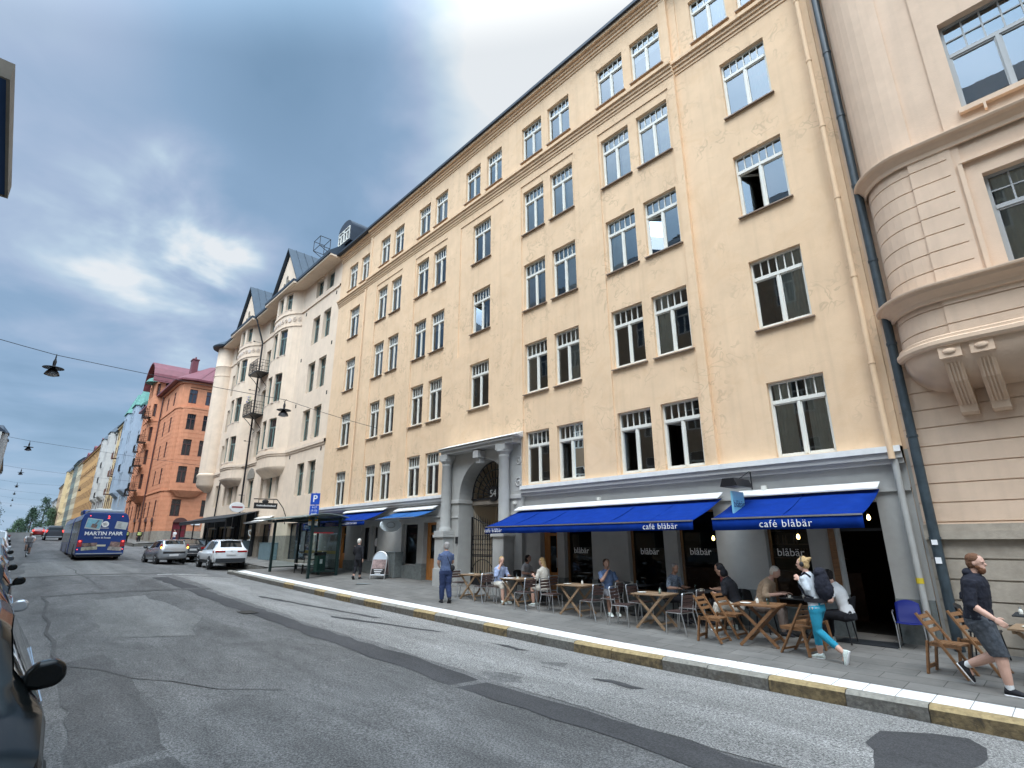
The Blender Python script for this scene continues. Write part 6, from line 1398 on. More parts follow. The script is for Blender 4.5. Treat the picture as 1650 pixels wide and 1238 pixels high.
for x, y, rz, l in ((-9.35, 12.4, 0, 'black chair under the man in the blue shirt'), (-7.5, 12.5, 0, 'black chair under the grey haired guest'), (-6.1, 12.35, 180, 'black chair under the guest in cream trousers'), (-5.35, 12.35, 0, 'black chair under the old man in beige'), (-3.85, 12.35, 180, 'black chair under the guest behind the striding woman'), (-1.65, 12.35, 0, 'black chair with slanted back beside the grey downpipe'), (-12.75, 12.4, 0, 'black chair under the dark haired guest')): black_chair(onw(x, y), R_(rz), l)
bc = empty('blue_chair', onw(-2.72, 12.5), R_(-80), 'blue plastic shell chair with steel legs by the café doorway', 'chair')
m = MB(); n = 8; vs = []; bl = mat('blue_plastic', (.006, .012, .12), .55, spec=.2)
for i in range(n + 1):
    t = -1 + 2 * i / n; y = .23 * t
    vs += [(.2, y, .45 + .02 * t * t), (-.16, y * .95, .44 + .02 * t * t), (-.22 - .03 * (1 - t * t), y * .95, .55), (-.27 - .03 * (1 - t * t), y * .9, .86 - .06 * t * t)]
m.add(vs, [(4 * i + j, 4 * i + 4 + j, 4 * i + 5 + j, 4 * i + 1 + j) for i in range(n) for j in range(3)]); o = m.build('seat_shell', bl, bc, smooth=True); md = o.modifiers.new('t', 'SOLIDIFY'); md.thickness = .012
for s_ in (-1, 1):
    m = MB(); m.tube([(.2, s_ * .23, 0), (.17, s_ * .23, .42), (.15, s_ * .26, .66), (-.2, s_ * .26, .66)], .012, 8); m.build('leg', K['alu'], bc, smooth=True); m = MB(); m.tube([(-.25, s_ * .23, 0), (-.14, s_ * .21, .43)], .012, 8); m.build('leg', K['alu'], bc, smooth=True)
bc.scale = (.9, .9, .95)
# plates, cups and glasses on the tables
def cup(x, y, label, k_=0):
    r = MB()
    if k_ == 0: r.lathe([(.0, 0), (.065, .004), (.068, .01), (.02, .008), (.028, .012), (.036, .06), (.032, .06), (.024, .015)], n=14)
    else: r.lathe([(.022, 0), (.032, .12), (.029, .12), (.02, .006)], n=12)
    o = r.build('cup' if k_ == 0 else 'drinking_glass', K['white'] if k_ == 0 else K['clearglass'], smooth=True); o.location = (x, y, walk(x, y) + .742); tag(o, label, 'cup' if k_ == 0 else 'glass', 'cups and glasses on the café tables')
cup(-12.0, 11.4, 'white cup on the table between the two blonde women'); cup(-12.3, 11.65, 'glass on the table between the two blonde women', 1); cup(-8.5, 12.4, 'glass on the black wall table by the man in blue', 1); cup(-8.75, 12.5, 'white cup on the black wall table by the man in blue'); cup(-6.7, 12.35, 'white cup on the black wall table by the grey haired guest'); cup(-6.95, 12.55, 'glass on the black wall table by the grey haired guest', 1); cup(-4.7, 12.3, 'white cup on the black wall table of the old man')
for x, y, l in ((-7.65, 11.3, 'white plate on the table before the dark café opening'), (-5.1, 11.1, 'white plate on the dark teak table'), (-10.05, 11.4, 'white plate on the table with the shaker, left of the man in blue'), (-14.2, 11.4, 'white plate on the leftmost café table'), (-.95, 11.1, 'white plate on the slatted table at the right edge')):
    m = MB(); m.lathe([(0, .002), (.07, .002), (.105, .016), (.107, .018), (.07, .006), (0, .006)], n=20); o = m.build('plate', K['white'], smooth=True); o.location = (x, y, walk(x, y) + .742); tag(o, l, 'plate', 'plates on the café tables')
for x, y, l in ((-7.2, 11.35, 'glass on the table before the dark café opening'), (-4.7, 11.2, 'glass on the dark teak table'), (-13.85, 11.5, 'glass on the leftmost café table')): cup(x, y, l, 1)
m = MB(); m.box(-.16, .16, -.11, .11, 0, .012); o = m.build('open_book', K['letter'], bevel=.003); o.location = (-12.35, 11.35, walk(-12.3, 11.3) + .742); o.rotation_euler = (0, 0, .3); tag(o, 'open white book lying on the table between the two blonde women', 'book')
# ================================================================ vehicles
def paint(name, c, rough=.22, metal=.0): return mat(name, c, rough, metal, coat=.6, spec=.6)
def sect(keys, x):
    ks = sorted(keys); 
    if x <= ks[0][0]: return ks[0][1:]
    for a, b in zip(ks, ks[1:]):
        if x <= b[0]:
            t = (x - a[0]) / (b[0] - a[0]); return tuple(p + (q - p) * t for p, q in zip(a[1:], b[1:]))
    return ks[-1][1:]
def ring(v):
    zb, wb, wm, zbelt, wt, zt = v
    cab = zt - zbelt
    h = [(0, zb), (wb * .8, zb), (wb, zb + .06), (wm * .985, zb + .22), (wm, zb + (zbelt - zb) * .62), (wm * .985, zbelt - .05), (wm * .955, zbelt), (wm * .955 + (wt - wm * .955) * .9, zbelt + cab * .86), (wt * .90, zbelt + cab * .97), (wt * .5, zt), (0, zt + .012)]
    return h
def car(name, label, L_, keys, pm_, side_glass, shield, rearwin, wheels, r_, loc, rz, extra=None, group=None, clad=None, cat='car'):
    root = empty(name, loc, rz, label, cat, group); x0, x1 = -L_ / 2, L_ / 2; n = 44
    xs = [x0 + (x1 - x0) * i / n for i in range(n + 1)]; m = MB(); vs = []
    for x in xs:
        h = ring(sect(keys, x)); vs += [(x, y, z) for y, z in h] + [(x, -y, z) for y, z in h[::-1][1:-1]]
    q = 20
    m.add(vs, [(i * q + k_, (i + 1) * q + k_, (i + 1) * q + (k_ + 1) % q, i * q + (k_ + 1) % q) for i in range(n) for k_ in range(q)] + [tuple(range(q)), tuple(n * q + k_ for k_ in range(q))[::-1]])
    body = m.build('body', pm_, root, smooth=True); soft(body.data, 32)
    def patch(nm, xa, xb, ia, ib, off, m_, both=True, sides=(1, -1), parent=None, nx=14, inset=(0, 0)):
        res = None
        for s_ in (sides if both else (1,)):
            m = MB(); vs = []
            for i in range(nx + 1):
                x = xa + (xb - xa) * i / nx; h = ring(sect(keys, x)); pts = h[ia:ib + 1]
                for j, (y, z) in enumerate(pts):
                    # normal in the section plane
                    a = pts[max(0, j - 1)]; b = pts[min(len(pts) - 1, j + 1)]; ny, nz_ = (b[1] - a[1]), -(b[0] - a[0]); l = math.hypot(ny, nz_) or 1
                    zz = z
                    if j == 0: y2, zz = y + (b[0] - y) * inset[0], z + (b[1] - z) * inset[0]
                    elif j == len(pts) - 1: y2, zz = y + (a[0] - y) * inset[1], z + (a[1] - z) * inset[1]
                    else: y2 = y
                    vs.append((x, s_ * (y2 + ny / l * off), zz + nz_ / l * off))
            w_ = len(pts)
            m.add(vs, [(i * w_ + j, (i + 1) * w_ + j, (i + 1) * w_ + j + 1, i * w_ + j + 1) for i in range(nx) for j in range(w_ - 1)])
            res = m.build(nm, m_, parent or root, smooth=True)
        return res
    for (a, b) in side_glass: patch('side_window', a, b, 6, 7, .008, K['carglass'], inset=(.08, .02))
    def cross(nm, xa, xb, off, frac=.9):
        m = MB(); vs = []; nx = 8
        for i in range(nx + 1):
            x = xa + (xb - xa) * i / nx; h = ring(sect(keys, x)); a = h[8]; w_ = a[0] * frac
            for j in range(7): t = -1 + j / 3; vs.append((x + off * (1 if xb > 0 and xa > 0 else -1), t * w_, a[1] + (h[10][1] - a[1]) * (1 - t * t) + .006))
        m.add(vs, [(i * 7 + j, (i + 1) * 7 + j, (i + 1) * 7 + j + 1, i * 7 + j + 1) for i in range(nx) for j in range(6)]); return m.build(nm, K['carglass'], root, smooth=True)
    cross('windscreen', shield[0], shield[1], .006, 1.0); cross('rear_window', rearwin[0], rearwin[1], .006, .98)
    for wx in wheels:
        for s_ in (1, -1):
            wm = sect(keys, wx)[2]
            m = MB(); m.lathe([(0, 0), (r_ + .05, 0), (r_ + .05, .012), (0, .012)], (wx, s_ * (wm - .005), r_), 28, Rm=Matrix.Rotation(R_(-90) * s_, 3, 'X')); m.build('wheel_arch', clad or K['black'], root)
            wl = bpy.data.objects.new('wheel', None); COL.objects.link(wl); wl.parent = root; wl.location = (wx, s_ * (wm - .10), r_)
            Rm = Matrix.Rotation(R_(-90) * s_, 3, 'X')
            m = MB(); m.lathe([(r_ * .66, -.10), (r_ * .95, -.10), (r_, -.06), (r_, .10), (r_ * .95, .135), (r_ * .66, .135)], (0, 0, 0), 28, Rm=Rm); o = m.build('tyre', K['rubber'], smooth=True); o.parent = wl
            m = MB(); m.lathe([(r_ * .66, .13), (r_ * .60, .10), (0, .085)], (0, 0, 0), 28, Rm=Rm)
            for i in range(5):
                a = 2 * math.pi * i / 5; m.bar(Rm @ Vector((0, 0, .115)), Rm @ Vector((r_ * .64 * math.cos(a), r_ * .64 * math.sin(a), .125)), .07, .03)
            o = m.build('rim', K['alu']); o.parent = wl
    if clad:
        patch('cladding', x0 + .06, x1 - .06, 1, 3, .006, clad)
    def bx(nm, x, y0, y1, z0, z1, m_, d=.03, bev=.01, par=None):
        m = MB(); m.box(min(x, x + d), max(x, x + d), y0, y1, z0, z1); o = m.build(nm, m_, par or root, bevel=bev); return o
    if extra: extra(root, patch, bx, keys)
    return root
def mirrors(root, x, y, z, m_, s_=(1, -1), size=1):
    for k_ in s_:
        q_ = size; m = MB(); m.prism([(k_ * (y + a_ * q_), z + b_ * q_) for a_, b_ in ((-.01, -.03), (.0, .07), (.05, .13), (.16, .145), (.225, .10), (.235, .02), (.19, -.035), (.08, -.05))], x - .05, x + .07, 'x'); a = m.build('mirror', m_, root, smooth=True); soft(a.data, 30); md = a.modifiers.new('bevel', 'BEVEL'); md.width = .035; md.segments = 4; md.limit_method = 'NONE'
        m = MB(); m.bar((x + .01, k_ * (y - .06), z - .05), (x, k_ * (y + .04), z - .02), .05, .06); b = m.build('mirror_arm', K['black']); b.parent = a
        m = MB(); m.ball((x - .055 * size, k_ * (y + .115 * size), z + .035), (.045, .10 * size, .065 * size), 12); b = m.build('mirror_glass', K['carglass'], smooth=True); b.parent = a
# keys: x, z_bottom, w_sill, w_mid, z_belt, w_top, z_top   (x forward)
suv_k = [(-2.24, .50, .70, .74, .92, .62, 1.0), (-2.20, .42, .80, .86, 1.02, .66, 1.06), (-2.10, .34, .86, .92, 1.05, .66, 1.16), (-1.72, .30, .88, .93, 1.04, .60, 1.56), (-1.2, .28, .88, .93, 1.02, .60, 1.61), (0, .28, .88, .93, .99, .61, 1.62), (.55, .28, .88, .93, .97, .60, 1.56), (1.25, .28, .88, .93, .97, .70, 1.06), (1.3, .28, .88, .93, .97, .76, 1.02), (2.0, .32, .84, .90, .86, .70, .90), (2.2, .42, .72, .78, .70, .6, .74), (2.24, .48, .6, .66, .62, .5, .66)]
def suv_x(r, patch, bx, keys):
    for s_ in (1, -1):
        bx('tail_light', -2.20, *sorted((s_ * .32, s_ * .84)), .90, 1.00, K['tail'], -.05); bx('tail_light', -2.12, *sorted((s_ * .80, s_ * .925)), .90, 1.0, K['tail'], .18)
    bx('number_plate', -2.255, -.26, .26, .74, .86, K['plate'], -.02); bx('rear_bumper', -2.24, -.78, .78, .36, .58, K['charcoal'], -.05); bx('badge', -2.255, -.05, .05, .96, .985, K['chrome'], -.01)
    mirrors(r, .95, .93, 1.02, K['black']); bx('roof_spoiler', -1.72, -.58, .58, 1.57, 1.60, K['white_car'], -.16)
K['white_car'] = paint('white_car_paint', (.68, .70, .72)); K['silver'] = paint('silver_paint', (.38, .40, .42), .25, .5); K['darkgrey_car'] = paint('dark_grey_paint', (.05, .055, .065), .22, .4); K['black_car'] = mat('black_paint', (.005, .006, .006), .16, spec=.22); K['red_car'] = paint('red_paint', (.25, .01, .01))
suv = car('parked_car', 'white compact SUV with black lower cladding parked at the kerb before the bus stop', 4.48, suv_k, K['white_car'], [(-1.72, -1.05), (-1.0, -.12), (-.05, .95)], (.58, 1.22), (-2.08, -1.74), (-1.36, 1.32), .34, (-36.6, 9.95, g(-36.6) - .17), R_(180 - 2), suv_x, 'cars at the right kerb', K['charcoal'])
sm_k = [(-1.72, .42, .62, .70, .80, .56, .86), (-1.68, .34, .72, .78, .92, .60, .96), (-1.55, .28, .76, .81, .98, .60, 1.14), (-1.32, .24, .78, .82, .98, .58, 1.42), (-.6, .22, .79, .82, .96, .58, 1.47), (.2, .22, .79, .82, .92, .56, 1.42), (1.0, .22, .79, .82, .90, .60, .98), (1.45, .26, .76, .80, .80, .58, .84), (1.70, .34, .64, .70, .62, .5, .66)]
def sm_x(r, patch, bx, keys):
    for s_ in (1, -1):
        m = MB(); m.obox((-1.56, s_ * .735, 1.02), (.14, .12, .34), Matrix.Rotation(R_(-18), 3, 'Y')); o = m.build('tail_light', K['tail'], r, bevel=.03)
        m = MB(); m.ball((-1.66, s_ * .745, .98), (.03, .055, .07), 10); q = m.build('indicator', K['amber_on'], smooth=True); q.parent = o
    bx('number_plate', -1.735, -.26, .26, .46, .57, K['plate'], -.015); bx('bumper_grille', -1.705, -.62, .62, .62, .74, K['black'], -.03); mirrors(r, .75, .82, .96, K['black'])
car('small_hatchback', 'small silver hatchback with amber indicators lit, driving beside the bus', 3.44, sm_k, K['silver'], [(-1.15, -.35), (-.28, .62)], (.25, .95), (-1.52, -1.34), (-1.08, 1.18), .29, (-41.6, 7.95, road(-41.6, 7.9) + .0), R_(180 + 6), sm_x)
se_k = [(-2.3, .46, .66, .74, .86, .60, .90), (-2.25, .36, .78, .86, .98, .66, 1.02), (-1.75, .28, .84, .90, 1.0, .66, 1.08), (-1.62, .26, .86, .90, .98, .62, 1.14), (-.95, .24, .86, .90, .94, .56, 1.40), (-.2, .22, .86, .90, .92, .57, 1.44), (.4, .22, .86, .90, .90, .55, 1.38), (1.15, .22, .86, .90, .88, .66, .96), (1.9, .26, .82, .87, .78, .66, .80), (2.28, .36, .66, .72, .60, .5, .62)]
def se_x(r, patch, bx, keys):
    for s_ in (1, -1): bx('tail_light', -2.285, *sorted((s_ * .42, s_ * .82)), .78, .94, K['tail'], -.03)
    bx('number_plate', -2.32, -.26, .26, .70, .82, K['plate'], -.015); bx('bumper_trim', -2.30, -.6, .6, .50, .53, K['chrome'], -.02); mirrors(r, .85, .9, .93, K['darkgrey_car'])
car('parked_car', 'dark grey hatchback parked between the white SUV and the silver hatchback', 4.6, se_k, K['darkgrey_car'], [(-1.45, -.65), (-.58, .10), (.17, .85)], (.45, 1.1), (-1.60, -.98), (-1.38, 1.42), .32, (-44.6, 9.75, g(-44.6) - .17), R_(180), se_x, 'cars at the right kerb')
vn_k = [(-2.35, .5, .76, .84, 1.0, .72, 1.1), (-2.3, .4, .86, .93, 1.08, .74, 1.5), (-2.2, .3, .9, .95, 1.08, .72, 1.86), (-1, .28, .9, .95, 1.06, .72, 1.9), (.9, .28, .9, .95, 1.04, .70, 1.85), (1.7, .28, .9, .95, 1.0, .72, 1.12), (2.3, .36, .8, .86, .8, .66, .86), (2.4, .45, .66, .72, .7, .6, .74)]
def vn_x(r, patch, bx, keys):
    for s_ in (1, -1): bx('tail_light', -2.33, *sorted((s_ * .74, s_ * .90)), 1.0, 1.28, K['tail_on'], -.04)
    m = MB(); m.box(-2.36, -2.31, -.68, .68, 1.12, 1.66); m.build('rear_window', K['carglass'], r, bevel=.02); bx('number_plate', -2.38, -.26, .26, .86, .98, K['plate'], -.015); bx('bumper', -2.40, -.82, .82, .34, .5, K['silver'], -.06)
car('minivan', 'dark grey minivan with red tail lights driving away ahead of the bus', 4.8, vn_k, K['darkgrey_car'], [(-1.9, -.9), (-.8, .2), (.3, 1.1)], (.95, 1.62), (-2.28, -2.22), (-1.5, 1.6), .34, (-97, 5.05, road(-97, 5)), R_(180), vn_x)
def rd_x(r, patch, bx, keys):
    for s_ in (1, -1): bx('tail_light', -1.66, *sorted((s_ * .55, s_ * .80)), .86, 1.05, K['tail_on'], -.08)
car('small_car', 'small red car with lit tail lights farther down the road than the minivan', 3.44, sm_k, K['red_car'], [(-1.15, -.35), (-.28, .62)], (.25, .95), (-1.52, -1.34), (-1.08, 1.18), .29, (-122, 4.3, road(-122, 4.3)), R_(180), rd_x)
# ---- cars parked along the left kerb, facing the camera
def front_x(lampm, mcol, size=1.0):
    def f(r, patch, bx, keys):
        xe = keys[-1][0]
        for s_ in (1, -1):
            m = MB(); m.ball((xe - .16, s_ * .66, .70), (.16, .20, .09), 14); m.build('headlight', lampm, r, smooth=True)
        m = MB(); m.box(xe - .03, xe + .02, -.42, .42, .42, .60); m.build('grille', K['black'], r, bevel=.01)
        m = MB(); m.box(xe + .012, xe + .03, -.26, .26, .34, .44); m.build('number_plate', K['plate'], r)
        mirrors(r, .88, .76 if size > 1 else .80, .98 + (.13 if size > 1 else 0), mcol, size=size)
        for s_ in (1, -1):   # bright line along the window base and handles, sills of the doors
            m = MB(); pts = []
            for i in range(13):
                x = -1.55 + 2.5 * i / 12; h = ring(sect(keys, x)); pts.append((x, s_ * (h[6][0] + .006), h[6][1] + .004))
            m.tube(pts, .011, 6); m.build('window_trim', K['chrome'], r, smooth=True)
            for hx in (.05, -.95):
                m = MB(); h = ring(sect(keys, hx)); m.ball((hx, s_ * (h[5][0] + .012), h[5][1] - .06), (.10, .018, .018), 10); m.build('door_handle', K['chrome'], r, smooth=True)
            for dx_ in (.92, -.10, -1.08):
                m = MB(); pts = []
                for q in range(6):
                    h = ring(sect(keys, dx_)); a = h[3]; b = h[6]; t = q / 5; yy = (h[3][0], h[4][0], h[4][0], h[4][0], h[5][0], h[6][0])[q]; pts.append((dx_ + .05 * math.sin(t * 3), s_ * (yy + .002), a[1] + (b[1] - a[1]) * t))
                m.tube(pts, .005, 4); m.build('door_seam', K['black'], r)
    return f
YC = -.34
left = [(-6.75, 'suv', K['black_car'], 'glossy black SUV parked nearest the camera at the left edge, mirror sticking out', K['black_car']),
        (-13.3, 'se', K['darkgrey_car'], 'dark car with silver mirror parked second from the camera on the left', K['silver']),
        (-18.9, 'sm', K['black_car'], 'small black car parked third from the camera on the left', K['black_car']),
        (-24.4, 'se', K['silver'], 'silver car with black mirror parked fourth from the camera on the left', K['black_car']),
        (-30.2, 'suv', K['darkgrey_car'], 'dark SUV parked fifth from the camera on the left', K['darkgrey_car']),
        (-36.0, 'se', K['white_car'], 'white car parked sixth from the camera on the left', K['black_car']),
        (-41.8, 'suv', K['silver'], 'silver SUV parked seventh from the camera on the left', K['silver']),
        (-47.8, 'vn', K['white_car'], 'white van parked eighth from the camera on the left', K['black_car']),
        (-54.4, 'se', K['darkgrey_car'], 'dark car parked ninth from the camera on the left', K['black_car']),
        (-61, 'suv', K['white_car'], 'white SUV parked tenth from the camera on the left', K['white_car']),
        (-67.6, 'se', K['silver'], 'silver car parked eleventh from the camera on the left', K['black_car']),
        (-74, 'sm', K['red_car'], 'small red car parked twelfth from the camera on the left', K['red_car'])]
spec_ = {'suv': (4.48, suv_k, [(-1.72, -1.05), (-1.0, -.12), (-.05, .95)], (.58, 1.22), (-2.08, -1.74), (-1.36, 1.32), .34), 'se': (4.6, se_k, [(-1.45, -.65), (-.58, .10), (.17, .85)], (.45, 1.1), (-1.60, -.98), (-1.38, 1.42), .32),
         'sm': (3.44, sm_k, [(-1.15, -.35), (-.28, .62)], (.25, .95), (-1.52, -1.34), (-1.08, 1.18), .29), 'vn': (4.8, vn_k, [(-1.9, -.9), (-.8, .2), (.3, 1.1)], (.95, 1.62), (-2.28, -2.22), (-1.5, 1.6), .34)}
for x, k_, pm_, l, mc in left:
    L_, ks, sg, shd, rw, wh, rr = spec_[k_]; wd = .93 if k_ in ('suv', 'vn') else (.90 if k_ == 'se' else .82)
    car('parked_car', l, L_, ks, pm_, sg, shd, rw, wh, rr, (x, (.50 if x > -8 else .42) - wd, road(x, 0) + .01), R_(0), front_x(K['head'], mc, 1.1 if x > -8 else 1.0), 'cars parked along the left kerb', K['charcoal'] if k_ == 'suv' and x < -8 else None)
# ================================================================ bus
bus = empty('city_bus', (-44.6, 4.85, road(-45, 4.8) - .01), R_(180 - 1.0), 'blue articulated city bus with exhibition advert on its rear, driving away', 'bus')
BW, BL, BH = 1.27, 17.0, 3.02; bb = mat('bus_blue', (.005, .032, .17), .3, coat=.35, nz=.05); sd_ = mat('bus_side', (.13, .17, .20), .25, coat=.4, nz=.3, ns=1.2)
m = MB(); prof = [(-BW + .04, .34), (-BW, .45), (-BW, 2.55), (-BW + .10, 2.86), (-BW + .28, BH), (BW - .28, BH), (BW - .10, 2.86), (BW, 2.55), (BW, .45), (BW - .04, .34)]
def body_seg(x0, x1, mats):
    m = MB(); m.prism(prof, x0, x1, 'x'); return m.build('body', mats, bus, bevel=.04)
body_seg(.0, 6.6, bb); body_seg(7.4, BL, bb)
m = MB()
for i in range(9): m.prism([(y * (.96 if i % 2 else .91), .4 + (z - .4) * (.985 if i % 2 else .96)) for y, z in prof], 6.6 + i * .09, 6.6 + (i + 1) * .09, 'x')
m.build('bellows', K['black'], bus)
m = MB(); m.box(-.012, -.0, -BW + .07, BW - .07, .46, .62); m.build('lower_panel', bb, bus)
for s_ in (1, -1):
    m = MB(); m.box(.25, 6.5, s_ * BW - .004, s_ * BW + .004, 1.15, 2.5); m.box(7.5, BL - .2, s_ * BW - .004, s_ * BW + .004, 1.15, 2.5); m.build('window_band', sd_, bus)
    m = MB(); m.box(.1, 6.55, s_ * BW - .003, s_ * BW + .003, .48, 1.12); m.build('side_panel', mat('grey_side_ad', (.20, .21, .22), .3, nz=.3, ns=2), bus)
    for x in (1.2, 3.6, 5.4): m = MB(); m.box(x, x + .04, s_ * BW - .008, s_ * BW + .008, .5, 2.55); m.build('door_seam', K['black'], bus)
# roof units
m = MB(); m.box(.25, 3.6, -.95, .95, BH, BH + .20); m.build('roof_unit', mat('bus_roof_grey', (.30, .34, .38), .4), bus, bevel=.06)
m = MB(); m.box(.5, 1.5, -.25, .6, BH + .20, BH + .27); m.build('roof_hatch', K['white'], bus, bevel=.02)
m = MB(); m.box(4.0, 6.2, -1.05, 1.05, BH, BH + .34); m.build('roof_unit', bb, bus, bevel=.1)
for x in (2.2, 9.2, 14.6):
    for s_ in (1, -1):
        wl = bpy.data.objects.new('wheel', None); COL.objects.link(wl); wl.parent = bus; wl.location = (x, s_ * (BW - .13), .47); Rm = Matrix.Rotation(R_(-90) * s_, 3, 'X')
        m = MB(); m.lathe([(.28, -.12), (.46, -.12), (.47, -.08), (.47, .10), (.46, .13), (.28, .13)], n=28, Rm=Rm); o = m.build('tyre', K['rubber'], smooth=True); o.parent = wl
        m = MB(); m.lathe([(.28, .12), (.24, .06), (.10, .05), (.09, .12), (0, .12)], n=24, Rm=Rm); o = m.build('rim', K['steel'], smooth=True); o.parent = wl
        m = MB(); m.prism([(x + .6 * math.cos(R_(t)), .47 + .6 * math.sin(R_(t))) for t in range(0, 181, 15)], s_ * BW - .006, s_ * BW + .006, 'y'); m.build('wheel_arch', K['black'], bus)
m = MB(); m.box(.1, BL - .1, -BW + .12, BW - .12, .22, .4); m.build('underside', K['black'], bus)
# rear face: x = 0, seen from -x. picture left is +y in bus coordinates after the turn
def rear(nm, y0, y1, z0, z1, m_, lift=.015, rot=0, bev=.0):
    m = MB(); cy, cz = (y0 + y1) / 2, (z0 + z1) / 2; m.T = Matrix.Translation((-lift, cy, cz)) @ Matrix.Rotation(rot, 4, 'X'); a, b = abs(y1 - y0) / 2, (z1 - z0) / 2
    m.box(-.006, .006, -a, a, -b, b); m.T = None; return m.build(nm, m_, bus, bevel=bev)
FM = lambda y, z, r=0: Matrix.Translation((-.034, y, z)) @ Matrix.Rotation(R_(-90), 4, 'Z') @ Matrix.Rotation(R_(90), 4, 'X') @ Matrix.Rotation(r, 4, 'Z')
c1 = mat('beach_photo_sky', (.18, .38, .46), .4, nz=.3, ns=2.0); c2 = mat('photo_paper', (.45, .47, .46), .4, nz=.1, ns=5); c3 = mat('photo_brown', (.20, .13, .11), .4, nz=.8, ns=4)
q = rear('poster', 1.02, .20, 1.95, 2.62, c2, .016, R_(8)); q = rear('poster', .98, .24, 2.03, 2.58, c1, .024, R_(8)); q = rear('poster_figure', .72, .42, 2.05, 2.28, c3, .030, R_(14)); rear('poster_figure', .52, .44, 2.15, 2.55, mat('grey_roof_shape', (.12, .14, .17), .5), .033, R_(30))
rear('poster', -.56, -1.2, 1.98, 2.45, c2, .016, R_(8))
for i in range(4): rear('poster_line', -.68, -.88, 2.36 - i * .09, 2.375 - i * .09, K['charcoal'], .024, R_(8))
rear('poster', .98, .22, .88, 1.10, c3, .016, R_(-3)); rear('poster', 1.0, .18, .66, .86, mat('photo_sand', (.33, .32, .25), .4, nz=.5, ns=5), .018, R_(-5)); rear('poster', -.46, -1.08, .70, 1.16, c3, .016, R_(6)); rear('poster', -.38, -1.14, .62, .84, mat('photo_grey', (.27, .25, .23), .4, nz=.6, ns=6), .019, R_(6))
for t_, y, z, sz, bo in (('MARTIN PARR', -.02, 1.68, .32, .006), ('Short & Sweet', .02, 1.42, .15, .002), ('7383', -.86, 1.72, .12, .004)): text(t_, sz, K['letter'], bus, FM(y, z), bold=bo, shear=.2 if sz == .30 else 0)
text('2', .26, K['tail_on'], bus, FM(-.12, 2.72), bold=.004)
m = MB(); m.T = Matrix.Translation((-.018, 0, 2.28)) @ Matrix.Rotation(R_(90), 4, 'Y')
for ra, rb in ((.15, .19), (.08, .12)): m.lathe([(ra, 0), (rb, 0), (rb, .01), (ra, .01)], n=24)
for i in range(12): a = R_(30 * i); m.bar((.12 * math.cos(a), .12 * math.sin(a), .005), (.15 * math.cos(a), .15 * math.sin(a), .005), .02, .01)
m.T = None; m.build('emblem', K['letter'], bus)
rear('lettering', .30, -.22, 2.02, 2.045, K['letter'], .018)
rear('number_plate', .24, -.24, .88, .99, mat('plate_cream', (.55, .52, .40), .4), .018, 0, .004)
for s_ in (1, -1):
    o = rear('tail_light', s_ * 1.25, s_ * 1.0, .86, 1.28, K['tail'], .02, 0, .02); m = MB(); m.ball((-.035, s_ * 1.13, 1.2), (.015, .06, .05), 10); l_ = m.build('lamp', K['tail_on'], bus, smooth=True)
    m = MB(); m.ball((-.03, s_ * 1.18, .70), (.015, .03, .03), 8); m.build('reflector', K['tail_on'], bus, smooth=True)
    m = MB(); m.ball((-.03, s_ * .86, 2.80), (.015, .03, .03), 8); m.build('marker_light', K['tail_on'], bus, smooth=True)
m = MB(); m.box(-.04, .0, -BW + .05, BW - .05, .40, .46); m.build('bumper_line', K['steel'], bus, bevel=.01)
# ================================================================ people
def loft(mb, rings, n=14, mi=0):
    vs = []
    for c, ax, ay, rx, ry in rings:
        for k_ in range(n):
            a = 2 * math.pi * k_ / n; vs.append(Vector(c) + ax * (rx * math.cos(a)) + ay * (ry * math.sin(a)))
    fs = [(i * n + k_, i * n + (k_ + 1) % n, (i + 1) * n + (k_ + 1) % n, (i + 1) * n + k_) for i in range(len(rings) - 1) for k_ in range(n)]
    mb.add(vs, fs + [tuple(range(n))[::-1], tuple((len(rings) - 1) * n + k_ for k_ in range(n))], mi)
def fuse(o, vox, sm=2):
    md = o.modifiers.new('remesh', 'REMESH'); md.mode = 'VOXEL'; md.voxel_size = vox; md.use_smooth_shade = True
    md = o.modifiers.new('smooth', 'SMOOTH'); md.factor = .5; md.iterations = sm
STAND = dict(P=(0, 0, .52), C=(0, 0, .72), Nk=(0, 0, .845), Hd=(.012, 0, .925), look=(1, 0, 0), ls=(0, .108, .805), rs=(0, -.108, .805), le=(-.02, .14, .63), lh=(.02, .145, .475), re=(-.02, -.14, .63), rh=(.02, -.145, .475), lk=(.015, .055, .285), la=(-.005, .055, .045), rk=(.015, -.055, .285), ra=(-.005, -.055, .045), lt=(1, 0, 0), rt=(1, 0, 0))
